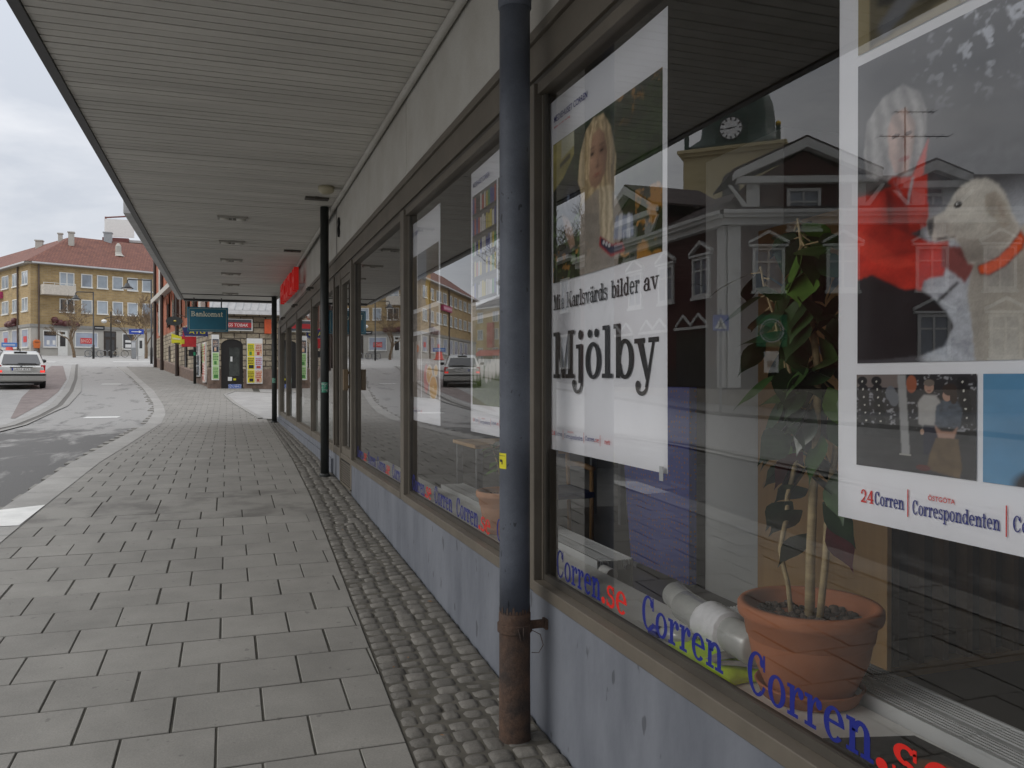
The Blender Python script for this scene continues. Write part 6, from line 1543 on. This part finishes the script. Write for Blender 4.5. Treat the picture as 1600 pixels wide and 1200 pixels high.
for sx in (-1,1):
    b = MB(); b.prism([(sx*.795,.42,Z(.98)),(sx*.795,1.15,Z(.98)),(sx*.685,1.12,Z(1.34)),(sx*.685,.56,Z(1.34))], (sx*.012,0,.0)); b.build('side_window', cglass, car)
    b = MB(); b.prism([(sx*.795,1.22,Z(.98)),(sx*.795,2.72,Z(.97)),(sx*.675,2.22,Z(1.33)),(sx*.685,1.20,Z(1.34))], (sx*.012,0,.0)); b.build('side_window', cglass, car)
    b = MB(); b.prism([(sx*.63,.048,Z(.64)),(sx*.80,.058,Z(.64)),(sx*.825,.085,Z(.93)),(sx*.66,.065,Z(.93))], (0,-.035,0)); tl = b.build('tail_light', rlamp, car, bevel=.008)
    b = MB(); b.prism([(sx*.635,.010,Z(.645)),(sx*.795,.020,Z(.645)),(sx*.80,.022,Z(.72)),(sx*.64,.012,Z(.72))], (0,-.004,0)); b.build('lens', lit_lamp, tl)
    b = MB(); b.box(sx*.60-.015, sx*.60+.015, .55, 2.2, Z(1.455), Z(1.49)); b.build('roof_rail', M['black'], car, bevel=.008)
    b = MB(); b.ball((sx*.97,2.45,Z(1.02)), .10, 10, 7, .75); b.box(min(sx*.80,sx*.92),max(sx*.80,sx*.92),2.43,2.47,Z(.97),Z(1.0)); b.build('mirror', M['black'], car, smooth=True)
    for y in (.78, 3.3):
        b = MB(); prof = [(.20,-.09),(.29,-.095),(.305,-.07),(.305,.07),(.29,.095),(.20,.09)]
        pts = [(sx*.78+q, y+r*math.cos(2*math.pi*k/24), Z(.30)+r*math.sin(2*math.pi*k/24)) for r, q in prof for k in range(24)]
        b.add(pts, [(i*24+k, i*24+(k+1) % 24, (i+1)*24+(k+1) % 24, (i+1)*24+k) for i in range(5) for k in range(24)]); wh = b.build('wheel', tyre, car, smooth=True)
        b = MB(); b.tube([(sx*.775,y,Z(.30)),(sx*.868,y,Z(.30))], .20, 20); b.build('rim', M['grey_metal'], wh)
        b = MB(); b.prism([(sx*.855,y+.36*math.cos(R(a)),Z(.30)+.36*math.sin(R(a))) for a in range(-10,191,12)], (sx*.008,0,0)); b.build('wheel_arch', M['black'], car)
b = MB(); b.box(-.83,.83,-.06,.10,Z(.30),Z(.53)); b.build('bumper', bumper, car, bevel=.04)
b = MB(); b.box(-.835,.835,-.075,.06,Z(.535),Z(.575)); b.build('bumper_strip', M['black'], car, bevel=.008)
b = MB(); b.box(-.82,.82,-.055,.08,Z(.576),Z(.625)); b.build('bumper_top', silver, car, bevel=.015)
b = MB(); b.box(-.36,.40,.012,.05,Z(.70),Z(.83)); b.build('plate_recess', silver, car); b = MB(); b.box(-.32,.30,.0,.011,Z(.72),Z(.815)); pl2 = b.build('licence_plate', M['white'], car)
b = MB(); b.box(-.32,-.275,-.003,-.0005,Z(.72),Z(.815)); b.build('blue_band', mat('plate_blue', (.02,.05,.35), .4), pl2)
b = MB(); plain(b, 'UKU 872', (-.25,-.002,Z(.738)), (1,0,0), (0,0,1), .52, .06); b.build('lettering', M['ink_black'], pl2, uv=False)
b = MB(); b.box(-.38,.38,-.005,.03,Z(.835),Z(.86)); b.build('handle_strip', M['black'], car)
b = MB(); b.box(.46,.60,.022,.03,Z(.80),Z(.825)); b.build('badge', M['grey_metal'], car); b = MB(); b.tube([(0,.05,Z(.90)),(0,.02,Z(.90))], .035, 14); b.build('emblem', M['grey_metal'], car)
b = MB(); b.tube([(0,.7,Z(1.455)),(0,.62,Z(1.54))], .02, 6); b.box(-.22,.22,.38,.46,Z(1.405),Z(1.435)); b.build('aerial', M['black'], car)
b = MB(); b.box(-.70,.70,.15,3.8,Z(.20),Z(.30)); b.build('underbody', M['black'], car)
slope = math.atan((gz(39)-gz(36))/3)
car.location = (-7.54, 36.5, gz(36.5)+EYE-.01)
car.rotation_euler = (slope, 0, R(15.5))
# ------------------------------------------------------------------ the houses across the street (seen mirrored in the shop windows)
CY, SYW = math.cos(YAW), math.sin(YAW)
def V(lat, dep, z):
    """lat/dep measured from the mirrored viewpoint: where a thing must stand for the window to show it"""
    return (2*XG - (lat*CY + dep*SYW), -lat*SYW + dep*CY, z)
redwood = mat('dark_red_boards', (.062,.014,.011), .75, .15, 3, 5, .15, 30, stretch=(6,6,.4))
brownwood = mat('brown_boards', (.034,.019,.016), .75, .15, 3, stretch=(6,6,.4))
trimw = mat('white_wood_trim', (.60,.60,.58), .6, .06)
plas = mat('pale_plaster', (.34,.31,.27), .85, .1, 1)
darkroof = brickmat('dark_roof_tiles', (.05,.028,.024), (.035,.022,.02), (.02,.015,.015), .3, .36, .03, bump=.4, dist=.04)
house = thing('wooden_house', V(7.3, 28, -1.0), 'dark red wooden corner house with white trim and gabled dormers across the street', 'house')
# outline: corner at lat 7.26, dep 28; front runs to the right, side runs along the street
cA = (7.26, 28.0); cB = (24.0, 27.0); cC = (3.2, 39.0)
def FV(P, Q):
    """frame of a wall from P to Q (lat, dep): s along, d outwards, z up"""
    L_ = math.hypot(Q[0]-P[0], Q[1]-P[1]); u = ((Q[0]-P[0])/L_, (Q[1]-P[1])/L_); n = (u[1], -u[0])
    if n[0]*(-P[0]) + n[1]*(-P[1]) < 0: n = (-n[0], -n[1])
    return lambda s, d, z: V(P[0]+u[0]*s+n[0]*d, P[1]+u[1]*s+n[1]*d, z)
FA, FB = FV(cA, cB), FV(cA, cC)
EV = 5.35
def hull(mb, pts, z0, z1):
    k = len(pts); mb.add([V(a,d_,z0) for a,d_ in pts]+[V(a,d_,z1) for a,d_ in pts], [tuple(range(k)),tuple(range(k,2*k))]+[(i,(i+1) % k,k+(i+1) % k,k+i) for i in range(k)]); return mb
foot = [cA, cB, (24.4,38), (13,40), cC]
hull(MB(), foot, .35, EV).build('wall', redwood, house)
hull(MB(), foot, -1.35, -.35).build('stone_foot', plas, house)
hull(MB(), foot, -.35, .35).build('lower_wall', brownwood, house)
b = MB(); e = .45
ea, eb, ec = (cA[0]-.25, cA[1]-e), (cB[0], cB[1]-e), (cC[0]-e, cC[1])
ra, rb, rc = (11.0, 33.0), (24.0, 32.2), (8.0, 39.5)
b.add([V(*ea,EV+.25),V(*eb,EV+.25),V(*ec,EV+.25),V(*ra,8.0),V(*rb,8.0),V(*rc,8.0),V(24.4,38,EV),V(13,40,EV)], [(0,1,4,3),(0,3,5,2),(3,4,6,7),(3,7,5)])
hr = b.build('roof', darkroof, house)
for F, L_ in ((FA, 16.7), (FB, 11.7)):
    b = MB(F); b.box(-.2,L_,.0,.45,EV,EV+.12); b.box(-.2,L_,.01,.30,EV-.22,EV-.001); b.box(-.2,L_,.42,.52,EV+.121,EV+.24); b.build('cornice', trimw, house)
    b = MB(F); b.box(.0,.42,.02,.12,-.3,EV-.221); b.build('pilaster', trimw, house)
def hwin(F, s, z0, w=.86, h=1.35, ped=True, label=None):
    b = MB(F); x0, x1, t_ = s-w/2, s+w/2, .10
    b.box(x0-t_,x0,0,.08,z0-.1,z0+h); b.box(x1,x1+t_,0,.08,z0-.1,z0+h); b.box(x0,x1,0,.08,z0+h-t_,z0+h); b.box(x0-t_*1.4,x1+t_*1.4,0,.12,z0-.2,z0-.1); b.box(x0,x1,0,.08,z0-.1,z0)
    b.box(s-.035,s+.035,0,.06,z0,z0+h-t_); b.box(x0,x1,0,.05,z0+h*.62,z0+h*.62+.06)
    if ped:
        b.box(x0-.22,x1+.22,0,.14,z0+h+.02,z0+h+.10)
        for sx in (-1,1): b.prism([(s+sx*(w/2+.24),0,z0+h+.11),(s+sx*(w/2+.24),0,z0+h+.21),(s,0,z0+h+.58),(s,0,z0+h+.47)], (0,.14,0))
    fr = b.build('window', trimw, house)
    g = MB(F); g.quad((x0,.015,z0),(x1,.015,z0),(x1,.015,z0+h),(x0,.015,z0+h)); g.build('pane', M['far_glass'], fr)
for px in (1200, 1312, 1445, 1546, 1650): hwin(FA, (px-800)/1300*28-7.26, 3.05)
for s in (3.7, 6.7, 9.0): hwin(FA, s, .8) if s > 5 else None
for s in (.95+.55, 3.9, 6.3, 8.9): hwin(FB, s, 3.0, .9, 1.3)
# wall dormers with gables
def dormer(F, s0, s1, zc, za, win, L_=3.6):
    b = MB(F); sm = (s0+s1)/2
    b.prism([(s0,.02,EV-.2),(s1,.02,EV-.2),(s1,.02,zc),(sm,.02,za-.15),(s0,.02,zc)], (0,-L_,0)); dd = b.build('dormer', redwood, house)
    b = MB(F)
    b.box(s0-.35,s1+.35,.021,.30,zc-.02,zc+.20)
    for sx in (-1,1):
        b.prism([(sm+sx*((s1-s0)/2+.45),.0,zc+.10),(sm+sx*((s1-s0)/2+.45),.0,zc+.36),(sm,.0,za+.22),(sm,.0,za-.10)], (0,.36,0))
        xx = s0 if sx < 0 else s1-.42; b.box(xx,xx+.42,.021,.12,EV-.1,zc-.021)
        b.prism([(s0-.0 if sx < 0 else s1,.05,EV+.2),((s0+.22) if sx < 0 else s1-.22,.05,EV+.2),((s0-.5) if sx < 0 else s1+.5,.05,zc-.05),((s0-.62) if sx < 0 else s1+.62,.05,zc-.05)], (0,.08,0))
    b.build('gable_trim', trimw, dd)
    b = MB(F)
    for sx in (-1,1): b.prism([(sm+sx*((s1-s0)/2+.5),.30,zc+.361),(sm,.30,za+.23),(sm,.30,za+.31),(sm+sx*((s1-s0)/2+.5),.30,zc+.44)], (0,-L_,0))
    b.build('dormer_roof', darkroof, dd)
    if win: hwin(lambda s,d,z: F(s,d+.02,z), sm+(.0 if s1-s0 < 2.5 else -.05), zc-1.42, .9 if s1-s0 > 2.5 else .6, 1.25, False)
dormer(FA, .62, 4.48, 6.52, 7.75, True); dormer(FA, 5.95, 7.35, 6.3, 6.95, True); dormer(FB, 5.0, 8.6, 6.4, 7.7, True)
# shop windows with zigzag heads on the side along the street, signs by the corner
for s in (1.2, 3.9, 6.6):
    b = MB(FB); b.box(s-.1,s+2.1,.0,.06,1.78,1.88)
    for q in (0,1): 
        for sx in (-1,1): x = s+.5+q*1.0; b.prism([(x+sx*.5,0,1.89),(x+sx*.5,0,1.99),(x,0,2.35),(x,0,2.25)], (0,.06,0))
    w = b.build('shop_window', trimw, house); g = MB(FB); g.box(s,s+2.0,.0,.02,-.25,1.76); g.build('pane', M['dark_glass'], w)
t = thing('crossing_sign', V(8.1-.2+.2, 25.2, -.9), 'blue pedestrian crossing sign on a thin pole before the red wooden house', 'traffic sign')
x,y,_ = V(6.28,25.0,0); b = MB(); b.tube([(x,y,gz(y)),(x,y,2.1)], .04, 8); b.build('pole', M['grey_metal'], t)
b = MB(); q = lambda a,z,d=0: V(6.28+a,25.0-.05-d,z); b.xf = None
b.prism([q(-.24,1.44),q(.24,1.44),q(.24,1.92),q(-.24,1.92)], tuple(Vector(V(0,.02,0))-Vector(V(0,0,0)))); b.build('plate', M['ink_blue'] if False else mat('crossing_blue', (.03,.08,.40), .4), t)
b = MB(); b.poly([q(-.19,1.50,.004),q(.19,1.50,.004),q(0,1.86,.004)]); b.build('triangle', M['white'], t)
b = MB()
for p0, p1, r_ in (((0,1.76),(-.01,1.66),.022),((-.01,1.66),(-.06,1.53),.014),((-.01,1.66),(.06,1.53),.014),((-.05,1.68),(.05,1.64),.012)): b.tube([q(p0[0],p0[1],.008),q(p1[0],p1[1],.008)], r_, 6)
b.build('walker', M['black'], t)
t = thing('green_sign', FA(1.5,.1,1.8), 'square green sign with a pale ring on the corner of the red wooden house', 'sign')
b = MB(FA); b.box(.95,1.95,.02,.10,1.08,2.14); b.build('panel', mat('green_sign_face', (.03,.15,.07), .4), t)
b = MB(FA)
for qd in _arc(1.45,1.61,.40,.40,0,360,.045,.045,30)+_arc(1.45,1.61,.31,.31,0,360,.02,.02,30): b.prism([(p[0],.101,p[1]) for p in qd], (0,.004,0))
b.build('ring', M['steel_light'], t)
t = thing('notice_case', FA(1.45,.1,.3), 'small white notice below the green sign on the wooden house', 'notice')
b = MB(FA); b.box(1.2,1.68,.02,.08,.20,.92); b.build('sheet', M['white'], t, bevel=.01); b = MB(FA); b.box(1.3,1.58,.081,.085,.4,.6); b.build('picture', M['grey_metal'], t)
t = thing('tv_antenna', V(14.6,32,8.0), 'television antenna mast with two crossbars on the red house roof', 'antenna')
x,y,_ = V(15.5,32.9,0); zt = lambda px: (592-px)/1300*33
b = MB(); b.tube([(x,y,7.6),(x,y,zt(170))], .035, 6)
for pz, l0, l1 in ((177,-.4,1.15),(215,-1.0,1.7)):
    A_, B_ = V(15.5+l0,32.9,zt(pz)), V(15.5+l1,32.9,zt(pz)); b.tube([A_,B_], .025, 5)
    for i in range(9): u = i/8; a_ = Vector(A_).lerp(Vector(B_), u); dv = (Vector(V(0,.3,0))-Vector(V(0,0,0))); b.tube([tuple(a_-dv),tuple(a_+dv)], .012, 4)
b.build('mast', M['black'], t)

# clock tower of the town hall beyond the roofs
tow = thing('clock_tower', V(19.5,77,-.5), 'pale yellow tower with a green copper dome and a white clock face', 'tower')
cream = mat('cream_render', (.50,.42,.24), .85, .08, .6); copper = mat('green_copper', (.045,.085,.062), .6, .25, 1.2, col2=(.03,.05,.04)); goldm = mat('gilded_ball', (.55,.38,.06), .3, metal=.6)
TA, TB = (15.46,75.0), (23.2,71.6); FT1 = FV(TA, TB); W_ = math.hypot(TB[0]-TA[0], TB[1]-TA[1])
b = MB(FT1); b.box(0,W_,-W_,0,-1,20.1); b.build('body', cream, tow)
b = MB(FT1); b.box(-.5,W_+.5,-W_-.5,.5,20.1,20.4); b.box(-.25,W_+.25,-W_-.25,.25,19.8,20.099); b.build('cornice', cream, tow)
b = MB(FT1); b.prism([(W_/2-.75,.0,14.6),(W_/2+.75,.0,14.6)]+[(W_/2+.75*math.cos(R(a)),.0,17.4+.75*math.sin(R(a))) for a in range(0,181,15)], (0,.04,0)); b.build('belfry_opening', M['dark_glass'], tow)
cc = FT1(W_/2,-W_/2,0)
b = MB(); prof = [(4.6,20.41),(4.0,20.9),(3.55,21.7),(3.3,22.6),(3.25,23.8),(3.1,25.0),(2.7,26.0),(2.0,26.8),(1.2,27.3),(.9,27.5),(.85,28.5),(.6,29.0),(.15,29.4),(.05,30.8)]
rings = []
for r_, z in prof:
    rg_ = []
    for k in range(48):
        a = 2*math.pi*k/48; sq = 1/max(abs(math.cos(a)),abs(math.sin(a))); q_ = r_*(1+(sq-1)*(.75 if z < 21.3 else .30)); rg_.append(FT1(W_/2+q_*math.cos(a), -W_/2+q_*math.sin(a), z))
    rings.append(rg_)
b.loft(rings); b.build('dome', copper, tow, smooth=True)
b = MB(FT1); b.box(W_/2-1.35,W_/2+1.35,-1.6,-.05,20.42,23.3); b.build('clock_housing', copper, tow)
b = MB(FT1); b.prism([(W_/2+1.02*math.cos(R(a)),-.049,22.0+1.02*math.sin(R(a))) for a in range(0,360,10)], (0,.10,0)); ck = b.build('clock_face', M['white'], tow)
b = MB(FT1)
for k in range(12): a = R(30*k); ca, sa = math.cos(a), math.sin(a); b.prism([(W_/2+.68*ca-.06*sa,+.052,22+.68*sa+.06*ca),(W_/2+.92*ca-.06*sa,+.052,22+.92*sa+.06*ca),(W_/2+.92*ca+.06*sa,+.052,22+.92*sa-.06*ca),(W_/2+.68*ca+.06*sa,+.052,22+.68*sa-.06*ca)], (0,.01,0))
for a, ln in ((R(183),.85),(R(10),.55)): ca, sa = math.cos(a), math.sin(a); b.prism([(W_/2-.05*sa,+.07,22+.05*ca),(W_/2+ln*ca,+.07,22+ln*sa),(W_/2+.05*sa,+.07,22-.05*ca)], (0,.01,0))
for qd in _arc(W_/2,22.0,1.02,1.02,0,360,.07,.07,30): b.prism([(p[0],+.052,p[1]) for p in qd], (0,.01,0))
b.build('numerals', M['black'], ck)
for s in (.25, W_-.25):
    b = MB(FT1); b.box(s-.18,s+.18,-.4,-.04,20.41,21.8); b.build('corner_post', copper, tow); b = MB(); b.ball(FT1(s,-.22,22.0), .24, 10, 7); b.build('gilded_ball', goldm, tow, smooth=True)

# more houses along the far side
def plain_house(P, Q, dep, z0, ev, rz, mm, label, nwin, rows, roofm=darkroof, wt=1.0, gab=True):
    F = FV(P, Q); L_ = math.hypot(Q[0]-P[0], Q[1]-P[1])
    t = thing('town_house', F(L_/2,0,z0), label, 'house')
    b = MB(F); b.box(0,L_,-dep,0,z0,ev); b.build('wall', mm, t)
    b = MB(F); b.add([(-.3,.4,ev+.05),(L_+.3,.4,ev+.05),(L_+.3,-dep-.4,ev+.05),(-.3,-dep-.4,ev+.05),(-.3,-dep/2,rz),(L_+.3,-dep/2,rz)], [(0,1,5,4),(2,3,4,5),(0,4,3),(1,2,5),(0,3,2,1)]); rf = b.build('roof', roofm, t)
    b = MB(F); b.box(-.2,L_+.2,.0,.4,ev-.15,ev+.04); b.build('cornice', trimw, t)
    for z in rows:
        for i in range(nwin):
            s = L_*(i+.5)/nwin; b = MB(F); h = 1.5; w = wt
            b.box(s-w/2-.12,s-w/2,0,.07,z,z+h); b.box(s+w/2,s+w/2+.12,0,.07,z,z+h); b.box(s-w/2-.12,s+w/2+.12,0,.08,z+h,z+h+.12); b.box(s-w/2-.12,s+w/2+.12,0,.1,z-.12,z); b.box(s-.04,s+.04,0,.06,z,z+h)
            fr = b.build('window', trimw, t); g = MB(F); g.quad((s-w/2,.012,z),(s+w/2,.012,z),(s+w/2,.012,z+h),(s-w/2,.012,z+h)); g.build('pane', M['sky_tint_glass'], fr)
    for s in (L_*.3, L_*.75): b = MB(F); b.box(s-.4,s+.4,-dep/2-.4,-dep/2+.4,rz-.6,rz+1.0); b.build('chimney', plas, rf)
    return t, F, L_
plain_house((3.0,40.5),(-.5,52), 9, -1.2, 6.0, 9.0, mat('umber_boards', (.055,.038,.026), .8, .1, 2), 'dark brown wooden town house next along the street from the red corner house', 5, (.6,3.4))
t, F, L_ = plain_house((-6.5,138),(9.5,118), 14, 0, 11.5, 14.5, mat('yellow_render', (.46,.34,.13), .85, .08, .5), 'yellow rendered house with long balconies and a red shop awning', 6, (3.4,6.4,9.2), wt=1.3)
for z in (5.4,8.4): b = MB(F); b.box(9,24,.05,1.3,z,z+.15); b.box(9,24,1.25,1.3,z+.15,z+1.1); b.build('balcony', trimw, t)
b = MB(F); b.prism([(2,.02,4.6),(24,.02,4.6),(24,1.8,3.6),(2,1.8,3.6)], (0,0,.08)); b.build('awning', mat('red_awning', (.42,.05,.03), .7), t)
b = MB(F); b.box(4.6,6.2,.1,.5,5.0,9.0); b.build('banner', mat('red_banner', (.45,.06,.04), .6), t)
b_ = plain_house((26.5,44),(40,36), 10, -1.2, 5.0, 8.5, brownwood, 'low brown wooden house behind the red corner house', 5, (1.0,), wt=1.0)
M['wood_far'] = mat('far_woodland', (.035,.038,.025), .95, .5, .5)
# bare trees
def V2(lat, dep): p = V(lat, dep, 0); return p[0], p[1]
x, y = V2(5.35, 45.5); bare_tree(x, y, gz(y), 13.5, .56, 3, 'tall bare tree between the red corner house and the brick building', 6, .24, M['twig'], 2, .30)
x, y = V2(2.4, 56); bare_tree(x, y, gz(y), 14, .50, 8, 'tall bare tree rising behind the dark brown town house', 6, .26, M['twig'], 2, .28)
x, y = V2(21.0, 52); bare_tree(x, y, gz(y), 12.0, .7, 12, 'bare tree behind the roof ridge with the antenna', 6, .22, M['twig'], 2, .30)
x, y = V2(27.5, 50); bare_tree(x, y, gz(y), 11.5, .7, 17, 'bare tree beside the low brown house', 6, .22, M['twig'], 2, .30)
